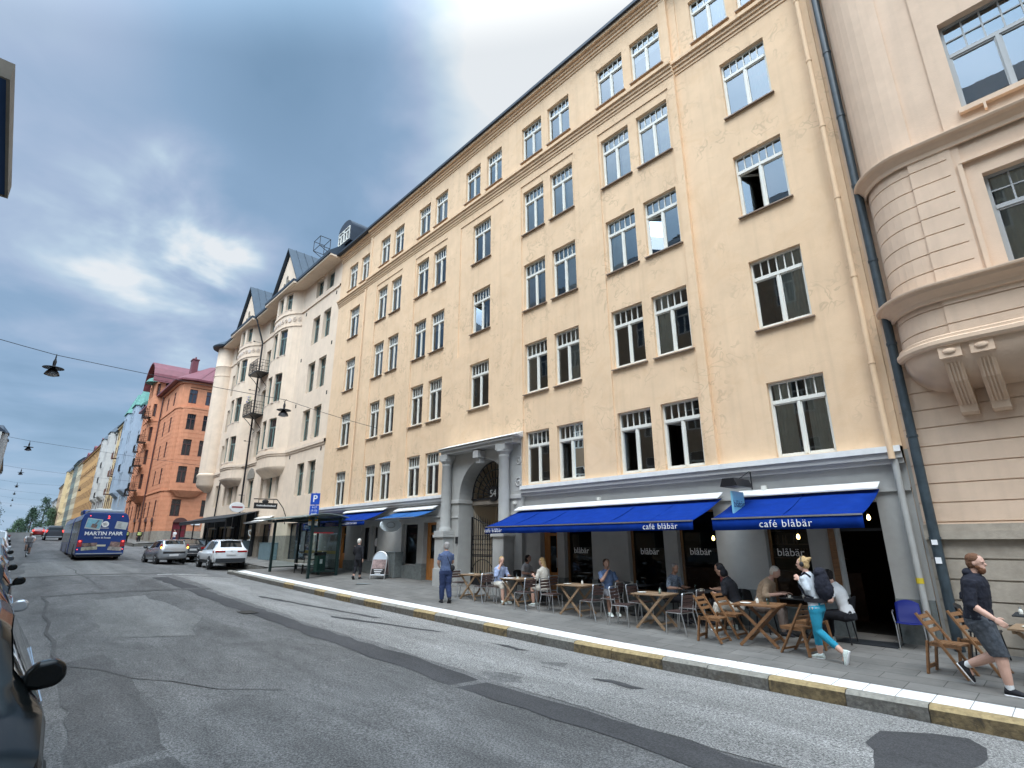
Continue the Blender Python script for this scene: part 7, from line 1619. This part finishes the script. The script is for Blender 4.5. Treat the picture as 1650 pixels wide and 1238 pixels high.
def person(label, loc, rz, H, pose, top, bottom, skin, hair, shoes, sleeve=1.0, leg=1.0, vox=.013, hairparts=None, socks=None, extras=None, loose=.008, fat=1.0, group=None, beard=None, fore=False, curl=.5, pleg=1.0):
    r = empty('person', loc, rz, label, 'person', group); q = dict(STAND); q.update(pose)
    V = {k_: Vector(v) * (H if k_ not in ('look', 'lt', 'rt') else 1) for k_, v in q.items()}
    P, C_, Nk, Hd = V['P'], V['C'], V['Nk'], V['Hd']
    sh = (V['ls'] - V['rs']).normalized()
    def frame(d, side=None):
        d = d.normalized(); s_ = side or sh; s2 = (s_ - d * s_.dot(d)).normalized(); return s2.cross(d).normalized(), s2
    hipside = Vector((0, 1, 0))
    def torso(mb, g_, z0=.47, z1=.87, fatx=1.0):
        prof = [(.455, .070, .056), (.475, .086, .066), (.52, .094, .070), (.56, .088, .066), (.61, .078, .060), (.67, .084, .064), (.73, .094, .070), (.775, .098, .067), (.805, .088, .058), (.828, .058, .046), (.845, .036, .038), (.875, .030, .033)]
        rings = []
        for z, w_, d_ in prof:
            if z < z0 or z > z1: continue
            if z <= .52: c = P + (P - C_).normalized() * (.52 - z) * H
            elif z <= .72: c = P.lerp(C_, (z - .52) / .20)
            elif z <= .845: c = C_.lerp(Nk, (z - .72) / .125)
            else: c = Nk.lerp(Hd, (z - .845) / .08)
            d = (C_ - P) if z < .66 else ((Nk - P) if z < .845 else (Hd - Nk)); t = max(0, min(1, (z - .5) / .25)); sd = hipside.lerp(sh, t).normalized()
            f_, s_ = frame(d, sd); belly = fat if z < .7 else 1 + (fat - 1) * .4
            rings.append((c, f_, s_, (d_ * belly) * H + g_, (w_ * (1 + (belly - 1) * .6)) * H + g_))
        loft(mb, rings, 18)
    def limb(mb, pts, rr, g_, upto=1.0, n=12):
        # taper along the limb, more rings than joints
        L_ = []; tot = 0
        for i in range(len(pts) - 1): L_.append((pts[i + 1] - pts[i]).length); tot += L_[-1]
        end = tot * upto; acc = 0; out = []; rad = []
        for i in range(len(pts) - 1):
            for k_ in range(5):
                s_ = acc + L_[i] * k_ / 5
                if s_ > end: break
                out.append(pts[i].lerp(pts[i + 1], k_ / 5)); a = rr[i]; b = rr[i + 1]; t = k_ / 5; bulge = (.0035 * H) * math.sin(math.pi * t); rad.append((a + (b - a) * t) * H + bulge + g_)
            acc += L_[i]
        if upto >= 1: out.append(pts[-1]); rad.append(rr[-1] * H + g_)
        else:
            acc = 0
            for i in range(len(pts) - 1):
                if acc + L_[i] >= end: t = (end - acc) / L_[i]; out.append(pts[i].lerp(pts[i + 1], t)); rad.append((rr[i] + (rr[i + 1] - rr[i]) * t) * H + g_); break
                acc += L_[i]
        mb.tube(out, rad, n); return out[-1]
    AR = [.031, .028, .024, .022, .015]
    def armpts(s_): a, b, c = V[s_ + 's'], V[s_ + 'e'], V[s_ + 'h']; return [a, a.lerp(b, .35), b, b.lerp(c, .4), c]
    LR = [.060, .054, .037, .036, .022]
    def legpts(s_):
        a = P + Vector((0, .048 * H * (1 if s_ == 'l' else -1), -.01 * H)); b, c = V[s_ + 'k'], V[s_ + 'a']; return [a, a.lerp(b, .3), b, b.lerp(c, .35), c]
    b = MB(); torso(b, 0)
    for s_ in 'lr': limb(b, armpts(s_), AR, 0); limb(b, legpts(s_), LR, 0)
    lk = V['look'].normalized(); hs = Vector((0, 0, 1)).cross(lk).normalized(); up = lk.cross(hs); Rh = Matrix((lk, hs, up)).transposed()
    b.ball(Hd + up * .012 * H, (.056 * H, .044 * H, .054 * H), 18, Rm=Rh); b.ball(Hd + lk * .014 * H - up * .026 * H, (.040 * H, .034 * H, .040 * H), 14, Rm=Rh)
    b.tube([Nk - up * .03 * H, Hd - lk * .012 * H], .030 * H, 12)
    b.ball(Hd + lk * .058 * H - up * .010 * H, (.012 * H, .0075 * H, .013 * H), 8, Rm=Rh); b.ball(Hd + lk * .050 * H - up * .036 * H, (.009 * H, .016 * H, .006 * H), 8, Rm=Rh)
    b.ball(Hd + lk * .044 * H + up * .012 * H, (.014 * H, .034 * H, .008 * H), 8, Rm=Rh)
    for s_ in (1, -1): b.ball(Hd + hs * s_ * .044 * H - up * .004 * H, (.011 * H, .006 * H, .018 * H), 8, Rm=Rh)
    for s_ in 'lr':   # hands: palm, four fingers of different length, thumb from the side of the palm
        e_, h_ = V[s_ + 'e'], V[s_ + 'h']; d = (h_ - e_).normalized(); sg = 1 if s_ == 'l' else -1
        th_ = (Vector((1, 0, 0)) - d * d.x); th_ = th_.normalized() if th_.length > .2 else Vector((0, 0, 1)); pn = d.cross(th_).normalized()      # th_ = thumb side, pn = palm normal
        Rp = Matrix((d, th_, pn)).transposed(); b.ball(h_ + d * .024 * H, (.030 * H, .023 * H, .011 * H), 10, Rm=Rp)
        inw = pn * (-1 if pn.y * sg > 0 else 1)
        for i, (o_, ln) in enumerate(((.017, .036), (.006, .041), (-.006, .038), (-.016, .030))):
            a = h_ + d * .045 * H + th_ * o_ * H; c1_ = a + (d * .9 + inw * curl * .6).normalized() * ln * .5 * H; c2_ = c1_ + (d * .6 + inw * curl * 1.5).normalized() * ln * .5 * H
            b.tube([a - d * .01 * H, a, c1_, c2_], [.0062 * H, .0060 * H, .0054 * H, .0042 * H], 7)
        a = h_ + d * .012 * H + th_ * .018 * H; b.tube([a, a + (d * .7 + th_ * .7).normalized() * .020 * H, a + (d * .95 + th_ * .5 + inw * .3).normalized() * .036 * H], [.0078 * H, .0068 * H, .005 * H], 7)
    for s_ in 'lr':
        a, t = V[s_ + 'a'], V[s_ + 't'].normalized(); b.tube([a, a + t * .05 * H - Vector((0, 0, .026 * H))], .012 * H, 8)
    bo = b.build('body', skin, r, fixn=False); fuse(bo, vox * (.62 if fore else 1))
    # clothes follow the body
    if top:
        m = MB(); torso(m, loose, .49, .85)
        for s_ in 'lr': limb(m, armpts(s_), AR, loose * .8 + .003, sleeve)
        o = m.build('top', top, r, fixn=False); fuse(o, vox, 1); folds(o, .055, .022 if loose > .01 else .012)
    if bottom:
        m = MB(); torso(m, loose * .8, .45, .565)
        for s_ in 'lr': limb(m, legpts(s_), LR, loose * pleg, leg)
        o = m.build('trousers', bottom, r, fixn=False); fuse(o, vox, 1); folds(o, .06, .020 if pleg >= 1 else .007)
    for s_ in 'lr':
        a, t = V[s_ + 'a'], V[s_ + 't'].normalized(); sd = hipside; nz_ = t.cross(sd); nz_ = -nz_ if nz_.z < 0 else nz_; nz_.normalize()
        if abs(nz_.z) < .01: nz_ = Vector((0, 0, 1))
        base = a - nz_ * .024 * H; rings = []
        for k_, (f_, w_, h_) in enumerate(((-.036, .018, .030), (-.03, .024, .052), (0, .027, .056), (.035, .028, .042), (.07, .030, .028), (.098, .025, .020), (.114, .010, .009))):
            rings.append((base + t * f_ * H + nz_ * (h_ * .5 - .018) * H, nz_, sd, h_ * .5 * H, w_ * H))
        m = MB(); loft(m, rings, 14); so_ = m.build('shoe', shoes[0], r, smooth=True, fixn=False)
        m = MB(); rings = [(base + t * f_ * H - nz_ * .0185 * H, nz_, sd, .0062 * H, w_ * H) for f_, w_ in ((-.038, .014), (-.03, .024), (.03, .027), (.07, .030), (.10, .025), (.116, .009))]
        loft(m, rings, 12); s2_ = m.build('sole', shoes[1], None, smooth=True, fixn=False); s2_.parent = so_
        if socks: m = MB(); c = V[s_ + 'k'].lerp(a, .80); m.tube([c, a, a - nz_ * .01 * H], [.027 * H, .0255 * H, .026 * H], 12); m.build('sock', socks, r, smooth=True)
    if hair:
        m = MB(); m.ball(Hd + up * .026 * H - lk * .012 * H, (.055 * H, .049 * H, .047 * H), 18, Rm=Rh); m.ball(Hd - lk * .024 * H - up * .004 * H, (.040 * H, .047 * H, .052 * H), 14, Rm=Rh)
        if hairparts:
            for (a, b_, c), rr in hairparts: m.ball(Hd + lk * a * H + hs * b_ * H + up * c * H, tuple(x * H for x in rr), 14, Rm=Rh)
        o = m.build('hair', hair, r, fixn=False); fuse(o, vox * .6, 1); folds(o, .022, .016)
    if beard:
        m = MB(); m.ball(Hd + lk * .030 * H - up * .050 * H, (.026 * H, .032 * H, .034 * H), 14, Rm=Rh); m.ball(Hd + lk * .012 * H - up * .030 * H, (.030 * H, .041 * H, .026 * H), 14, Rm=Rh); o = m.build('beard', beard, r, fixn=False); fuse(o, vox * .6, 1); folds(o, .018, .012)
    if fore:
        for s_ in (1, -1):
            m = MB(); m.ball(Hd + lk * .0515 * H + hs * s_ * .018 * H + up * .003 * H, (.0035 * H, .007 * H, .0035 * H), 8, Rm=Rh); m.build('eye', K['black'], r, smooth=True)
    if extras: extras(r, V, H, dict(lk=lk, hs=hs, up=up, Rh=Rh, Hd=Hd, sh=sh))
    return r
sk1 = mat('skin_pale', (.55, .33, .25), .55, nz=.06); sk2 = mat('skin_tan', (.42, .24, .17), .55, nz=.06)
cl = lambda n, c, nz=.12, ns=14: mat(n, c, .9, nz=nz, ns=ns, bump=.3, bs=90)
navy = cl('navy_jersey', (.006, .007, .016)); turq = cl('turquoise_leggings', (.012, .22, .33), .08); pale = cl('pale_grey_sweatshirt', (.50, .54, .58), .06); denim = cl('dark_denim', (.018, .032, .09), .2); shortsm = cl('washed_black_denim', (.05, .057, .068), .45, 20)
blue_tee = cl('blue_grey_tee', (.07, .10, .19)); blk = cl('black_knit', (.008, .008, .012)); whiteshirt = cl('white_shirt', (.62, .62, .62), .05); beige = cl('beige_knit', (.42, .30, .20)); cream_c = cl('cream_cloth', (.58, .54, .47), .06)
gsh = cl('grey_shorts', (.12, .12, .13)); palebl = cl('pale_blue_blouse', (.30, .36, .52), .3, 8); midblue = cl('blue_shirt', (.12, .18, .32)); hv = mat('hi_vis_yellow', (.45, .55, .08), .7, emit=(.45, .6, .05), es=.0)
ginger = cl('ginger_beard', (.15, .062, .028), .3, 60); ghair = cl('ginger_brown_hair', (.13, .06, .03), .3, 60); blonde = cl('blonde_hair', (.42, .28, .13), .3, 50); wh = cl('white_hair', (.66, .62, .55), .15, 50); grey_h = cl('grey_hair', (.30, .28, .27), .2, 50); dkhair = cl('dark_hair', (.014, .01, .01), .3, 50)
WS = (mat('white_trainer', (.60, .66, .62), .6, nz=.25, ns=40), K['letter']); BS = (K['blackcloth'], K['letter']); BB = (K['blackcloth'], K['black'])
def rel(**k_): return k_
# bearded man striding to the right
def hood(r, V, H, F):
    m = MB(); c = V['Nk']; m.ball(c + Vector((-.035, 0, .008)) * H, (.038 * H, .058 * H, .036 * H), 16); m.ball(c + Vector((.008, 0, -.012)) * H, (.042 * H, .052 * H, .022 * H), 16); o = m.build('hood', navy, r, fixn=False); fuse(o, .012)
person('bearded man striding right in dark hoodie, washed black shorts and white socks', (-1.42, 10.35, walk(-1.4, 10.3) - .005), R_(-4), 1.84,
    rel(P=(0, 0, .50), C=(.02, 0, .70), Nk=(.035, 0, .83), Hd=(.062, 0, .912), look=(1, -.12, -.06), ls=(.035, .098, .785), rs=(.02, -.098, .785), le=(-.085, .135, .65), lh=(-.055, .115, .52), re=(.0, -.145, .615), rh=(.125, -.165, .525),
        rk=(.085, -.05, .265), ra=(.095, -.045, .045), rt=(1, 0, .0), lk=(.055, .055, .255), la=(-.155, .055, .15), lt=(.55, 0, -.84)),
    navy, shortsm, sk1, ghair, BS, sleeve=.64, leg=.54, loose=.024, fat=1.18, socks=whiteshirt, extras=hood, beard=ginger, fore=True, vox=.012, pleg=1.5)
# woman in turquoise leggings, seen from her left side, walking to the left with a rucksack
def pack(r, V, H, F):
    m = MB(); c = V['C'] + Vector((-.125, 0, .005)) * H; m.ball(c, (.072 * H, .098 * H, .155 * H), 18); m.ball(c + Vector((.01, 0, .12)) * H, (.060 * H, .085 * H, .055 * H), 14); m.ball(c + Vector((-.035, 0, -.04)) * H, (.062 * H, .072 * H, .095 * H), 14); o = m.build('backpack', navy, r, fixn=False); fuse(o, .013); folds(o, .06, .03)
    m = MB(); P_ = V['P'] + Vector((0, 0, .055)) * H; m.lathe([(.098 * H, -.018 * H), (.106 * H, -.02 * H), (.106 * H, .022 * H), (.098 * H, .02 * H)], P_, 24); o = m.build('hip_belt', K['blackcloth'], r)
    for s_ in (1, -1):
        m = MB(); a = V['ls' if s_ > 0 else 'rs']; m.tube([a + Vector((-.06, -s_ * .035, .0)) * H, a + Vector((-.01, -s_ * .035, .042)) * H, a + Vector((.06, -s_ * .035, -.02)) * H, a + Vector((.062, -s_ * .03, -.10)) * H, a + Vector((.0, -s_ * .0, -.18)) * H, a + Vector((-.07, -s_ * .01, -.2)) * H], .011 * H, 8); m.build('strap', navy, r)
        m = MB(); c2 = F['Hd'] + F['hs'] * s_ * .050 * H; m.ball(c2, (.022 * H, .010 * H, .027 * H), 12, Rm=F['Rh']); m.build('headphone_cup', K['black'], r, smooth=True)
    m = MB(); m.tube([F['Hd'] + (F['hs'] * math.cos(R_(t)) * .052 + F['up'] * (math.sin(R_(t)) * .075 + .008)) * H for t in range(0, 181, 15)], .005 * H, 6); m.build('headband', K['black'], r)
person('woman in turquoise leggings with dark rucksack and headphones striding left past the café', (-3.66, 10.72, walk(-3.7, 10.7) - .005), R_(176), 1.72,
    rel(P=(0, 0, .505), C=(.035, 0, .70), Nk=(.055, 0, .825), Hd=(.075, 0, .905), look=(1, .18, 0), ls=(.05, .10, .785), rs=(.055, -.10, .785), le=(.005, .13, .66), lh=(.10, .085, .755), re=(.03, -.135, .66), rh=(.115, -.07, .74),
        rk=(.055, -.05, .29), ra=(.055, -.05, .045), rt=(1, 0, 0), lk=(.005, .05, .275), la=(-.205, .05, .10), lt=(.30, 0, -.95)),
    pale, turq, sk1, blonde, WS, sleeve=.95, leg=.86, loose=.007, extras=pack, fore=True, vox=.012, hairparts=[((-.055, 0, .045), (.028, .028, .024)), ((-.075, .005, .06), (.02, .014, .01)), ((-.01, 0, .07), (.03, .02, .012))], pleg=.35)
# man in blue tee seen from behind
def sling(r, V, H, F):
    m = MB(); a = V['rs'] + Vector((0, .05, .03)) * H
    m.tube([V['ls'] + Vector((-.02, -.045, .035)) * H, V['C'] + Vector((-.082, .0, .02)) * H, V['P'] + Vector((-.065, -.075, .07)) * H], .006 * H, 6); m.build('strap', K['blackcloth'], r)
    m = MB(); m.ball(V['P'] + Vector((-.055, -.10, .045)) * H, (.03 * H, .045 * H, .052 * H), 12); m.build('shoulder_bag', K['blackcloth'], r, smooth=True)
person('grey haired man in blue grey tee and dark jeans walking away with black shoulder bag', (-14.15, 10.35, walk(-14.1, 10.3)), R_(160), 1.80,
    rel(ls=(0, .096, .795), rs=(0, -.096, .795), le=(.015, .135, .66), lh=(.10, .10, .60), re=(.03, -.128, .655), rh=(.11, -.08, .62), rk=(-.005, -.05, .28), ra=(-.095, -.05, .075), rt=(.8, 0, -.6), lk=(.03, .05, .29), la=(.045, .05, .045), look=(1, .1, -.05)),
    blue_tee, denim, sk2, grey_h, BB, sleeve=.42, leg=.98, loose=.014, extras=sling, vox=.014, pleg=1.5, fat=1.12)
person('white haired woman in black top and leggings walking by the small shops', (-22.15, 11.5, walk(-22.1, 11.5)), R_(120), 1.68,
    rel(le=(.0, .135, .655), lh=(.07, .13, .56), re=(-.03, -.14, .64), rh=(-.02, -.15, .48), rk=(.06, -.045, .29), ra=(.06, -.045, .045), lk=(-.01, .045, .29), la=(-.09, .045, .07), lt=(.7, 0, -.7), look=(1, -.3, 0)),
    blk, blk, sk1, wh, BB, sleeve=.95, leg=.88, loose=.009, vox=.014, pleg=.6)
# police pair and passer-by across the side street
def vest(r, V, H, F):
    m = MB(); c = V['C']; m.lathe([(.5, 0)], n=4) if False else None
    rings = [(V['P'].lerp(V['C'], t), Vector((1, 0, 0)), Vector((0, 1, 0)), .085 * H, .112 * H) for t in (.35, .7, 1.0, 1.35)]; loft(m, rings, 18); m.build('vest', hv, r, smooth=True)
    for t in (.6, 1.05):
        m = MB(); rings = [(V['P'].lerp(V['C'], t + q), Vector((1, 0, 0)), Vector((0, 1, 0)), .0875 * H, .1145 * H) for q in (0, .12)]; loft(m, rings, 18); m.build('reflective_band', K['white'], r, smooth=True)
    m = MB(); m.ball(F['Hd'] + Vector((0, 0, .05)) * H, (.055 * H, .05 * H, .025 * H), 12); m.build('cap', K['black'], r, smooth=True)
for x, y, rz, l, arm in ((-80.2, 11.0, 20, 'left of two officers in yellow vests standing before the orange house', .1), (-79.6, 12.2, -20, 'right of two officers in yellow vests standing before the orange house', .02)):
    person(l, (x, y, g(x) - .15), R_(rz), 1.82, rel(lh=(.06, .13, .5), rh=(arm, -.12, .52)), blk, blk, sk2, None, BB, vox=.02, extras=vest, loose=.014, group='officers in yellow vests')
person('man in white shirt standing behind the silver hatchback near the red door', (-73.0, 14.6, g(-73) - .1), R_(-60), 1.78, rel(lh=(.12, .10, .58), le=(.03, .14, .66)), whiteshirt, denim, sk2, dkhair, BB, sleeve=.45, vox=.02)
# cyclist
cy = (-51.5, 1.5); cz = road(*cy)
person('cyclist in white cap, pale tee and shorts riding towards the camera', (cy[0], cy[1], cz + .02), R_(-4), 1.78,
    rel(P=(-.10, 0, .545), C=(.02, 0, .70), Nk=(.10, 0, .79), Hd=(.155, 0, .865), look=(1, 0, -.15), ls=(.09, .11, .75), rs=(.09, -.11, .75), le=(.16, .16, .66), lh=(.24, .14, .58), re=(.16, -.16, .66), rh=(.24, -.14, .58), lk=(.06, .06, .36), la=(.02, .065, .14), rk=(.09, -.06, .42), ra=(.03, -.065, .26), lt=(1, 0, 0), rt=(1, 0, 0)),
    cl('pale_tee', (.62, .60, .60)), gsh, sk2, wh, BB, sleeve=.42, leg=.55, vox=.016)
bi = empty('bicycle', (cy[0], cy[1], cz), R_(-4), 'dark bicycle under the cyclist in the white cap', 'bicycle')
for x in (-.52, .52):
    w_ = bpy.data.objects.new('wheel', None); COL.objects.link(w_); w_.parent = bi; w_.location = (x, 0, .34)
    m = MB(); m.tube([(.325 * math.cos(R_(t)), 0, .325 * math.sin(R_(t))) for t in range(0, 361, 15)], .018, 8, cap=False); o = m.build('tyre', K['rubber'], smooth=True); o.parent = w_
    m = MB(); m.tube([(.305 * math.cos(R_(t)), 0, .305 * math.sin(R_(t))) for t in range(0, 361, 15)], .008, 6, cap=False)
    for i in range(16): a = R_(22.5 * i); m.bar((0, 0, 0), (.30 * math.cos(a), 0, .30 * math.sin(a)), .002, .002, up=(0, 1, 0))
    m.lathe([(.02, -.04), (.02, .04)], (0, 0, 0), 8, Rm=Matrix.Rotation(R_(90), 3, 'X')); o = m.build('rim', K['alu']); o.parent = w_
m = MB()
for a, b in (((-.52, 0, .34), (-.1, 0, .28)), ((-.1, 0, .28), (.40, 0, .72)), ((-.1, 0, .28), (-.24, 0, .86)), ((-.20, 0, .78), (.36, 0, .84)), ((-.52, 0, .34), (-.2, 0, .78)), ((.52, 0, .34), (.36, 0, .90))): m.tube([a, b], .016, 8)
m.build('frame', K['iron'], bi); m = MB(); m.tube([(.36, 0, .90), (.34, 0, .98), (.40, .16, 1.0), (.42, .28, 1.0)], .012, 8); m.tube([(.34, 0, .98), (.40, -.16, 1.0), (.42, -.28, 1.0)], .012, 8); m.build('handlebar', K['iron'], bi)
m = MB(); m.ball((-.26, 0, .90), (.13, .07, .03), 10); m.build('saddle', K['black'], bi); m = MB(); m.lathe([(.09, -.005), (.09, .005)], (-.1, 0, .28), 16, Rm=Matrix.Rotation(R_(90), 3, 'X')); m.bar((-.1, .1, .28), (.06, .1, .24), .02, .02); m.bar((-.1, -.1, .28), (-.02, -.1, .42), .02, .02); m.build('crank', K['steel'], bi)
# seated guests, sitting height from the seat of 0.46 m
def sit(H, lean=.02, **k_):
    s = .50 / H; d = dict(P=(0, 0, s + .02), C=(lean, 0, s + .22), Nk=(lean * 2.2, 0, s + .345), Hd=(lean * 3 + .012, 0, s + .425), ls=(lean * 2, .093, s + .295), rs=(lean * 2, -.093, s + .295), le=(lean + .04, .15, s + .16), lh=(.20, .10, s + .16), re=(lean + .04, -.15, s + .16), rh=(.20, -.10, s + .16),
        lk=(.24, .065, s + .01), la=(.23, .06, .045), rk=(.24, -.065, s + .01), ra=(.25, -.06, .045)); d.update(k_); return d
G_ = 'guests seated at the café'
def guest(label, x, y, rz, H, pose, *a, **k_): return person(label, (x, y, walk(x, y)), R_(rz), H, pose, *a, vox=.015, group=G_, **k_)
guest('seated woman with long blonde hair, cream top and white shorts, facing left', -11.28, 11.82, 182, 1.70, sit(1.70, .02, lh=(.22, .06, .50), le=(.08, .14, .43), rk=(.24, -.06, .31), look=(1, .1, -.1)), cream_c, cream_c, sk1, blonde, WS, sleeve=.5, leg=.45, loose=.012, hairparts=[((-.045, 0, -.05), (.03, .045, .07)), ((-.055, 0, -.12), (.026, .04, .08)), ((-.06, .01, -.18), (.02, .03, .06))])
guest('seated blonde woman in pale blue blouse lifting a hand to her mouth', -12.95, 11.5, -12, 1.68, sit(1.68, .03, re=(.11, -.13, .44), rh=(.12, -.03, .66), look=(1, -.2, -.15)), palebl, cream_c, sk1, blonde, WS, sleeve=.75, leg=.6, loose=.014, hairparts=[((-.03, 0, -.03), (.035, .05, .05))])
guest('dark haired guest with white sleeve behind the blonde woman in blue', -12.8, 12.45, 10, 1.66, sit(1.66, .03), whiteshirt, blk, sk2, dkhair, BB, sleeve=.4, hairparts=[((-.03, 0, -.02), (.045, .06, .05))])
guest('seated man in blue shirt holding a glass to his mouth', -9.3, 12.15, -35, 1.78, sit(1.78, .0, rh=(.10, -.02, .60), re=(.13, -.12, .46), look=(1, .1, .05)), midblue, gsh, sk2, cl('brown_hair', (.06, .03, .02)), WS, sleeve=.4, leg=.55, loose=.015)
guest('grey haired guest in patterned shirt at the black wall table', -7.55, 12.45, -10, 1.68, sit(1.68, .03, look=(1, -.3, -.2)), cl('patterned_shirt', (.20, .24, .30), .6, 30), blk, sk2, grey_h, BB, sleeve=.5)
guest('guest in dark cap with bare tanned arms at the black wall table', -6.15, 12.75, 200, 1.74, sit(1.74, .04, look=(1, 0, -.2)), cl('dark_red_top', (.12, .02, .02)), blk, sk2, dkhair, BB, sleeve=.35)
guest('guest in black hooded top and cream trousers seen from the side', -5.75, 12.1, 186, 1.74, sit(1.74, .05, look=(1, 0, -.3), rk=(.23, -.10, .31), ra=(.10, -.10, .06)), blk, cream_c, sk2, blk, WS, sleeve=.95, leg=.88, loose=.02, hairparts=[((-.03, 0, -.03), (.05, .06, .06))])
guest('old man with thin white hair in beige top leaning over the table', -5.32, 12.3, 4, 1.74, sit(1.74, .07, look=(1, 0, -.45), lh=(.30, .08, .47), rh=(.28, -.06, .47)), beige, cl('taupe', (.16, .12, .10)), sk1, wh, BB, sleeve=.6, fat=1.15, loose=.012)
guest('guest in white tee and black trousers behind the striding woman', -3.62, 12.2, 172, 1.72, sit(1.72, .05), whiteshirt, blk, sk1, dkhair, WS, sleeve=.4)
# ================================================================ trees at the end of the street
leaf = mat('dark_foliage', (.030, .065, .035), .8, nz=.5, ns=3); leaf2 = mat('mid_foliage', (.055, .10, .05), .8, nz=.5, ns=3); bark = mat('bark', (.06, .045, .035), .9)
def tree(x, y, h_, w_, label, n=2600, m_=leaf):
    r = empty('tree', (x, y, g(x)), label=label, cat='tree', group='trees at the street end'); rnd = random.Random(int(abs(x * 7 + y * 13)))
    m = MB(); m.tube([(0, 0, -.5), (.1, 0, h_ * .35), (0, .1, h_ * .8)], [.32, .22, .06], 8)
    for i in range(9): a = rnd.uniform(0, 6.3); z = h_ * rnd.uniform(.2, .7); m.tube([(0, 0, z), (math.cos(a) * w_ * .35, math.sin(a) * w_ * .35, z + h_ * .12)], [.09, .02], 5)
    m.build('trunk', bark, r); m = MB(); cl_ = []
    for i in range(46):
        t = rnd.random(); z = h_ * (.12 + .86 * t); rr = w_ * .5 * (1 - t) ** .55 * (.55 + .45 * rnd.random()); a = rnd.uniform(0, 6.3); cl_.append(Vector((rr * math.cos(a), rr * math.sin(a), z)))
    for i in range(n):
        c = rnd.choice(cl_) + Vector((rnd.gauss(0, .42), rnd.gauss(0, .42), rnd.gauss(0, .55))); a = Vector((rnd.gauss(0, 1), rnd.gauss(0, 1), rnd.gauss(0, 1))).normalized() * .22; b_ = a.cross(Vector((rnd.gauss(0, 1), rnd.gauss(0, 1), rnd.gauss(0, 1)))).normalized() * .12
        m.add([c - a, c + b_, c + a, c - b_], [(0, 1, 2, 3)])
    m.build('crown', m_, r, fixn=False)
tree(-262, 9.6, 13, 6.5, 'tallest dark tree at the end of the street'); tree(-268, 6.8, 9.5, 5.5, 'lower dark tree left of the tallest one at the street end'); tree(-255, 11.6, 9, 4.5, 'leafy tree against the last houses on the right', m_=leaf2); tree(-275, 4.0, 5.5, 6, 'small rounded tree at the street end, nearest the road', m_=leaf2)
tree(-205, -3.4, 9, 4.2, 'dark street tree at the far left edge of the view');
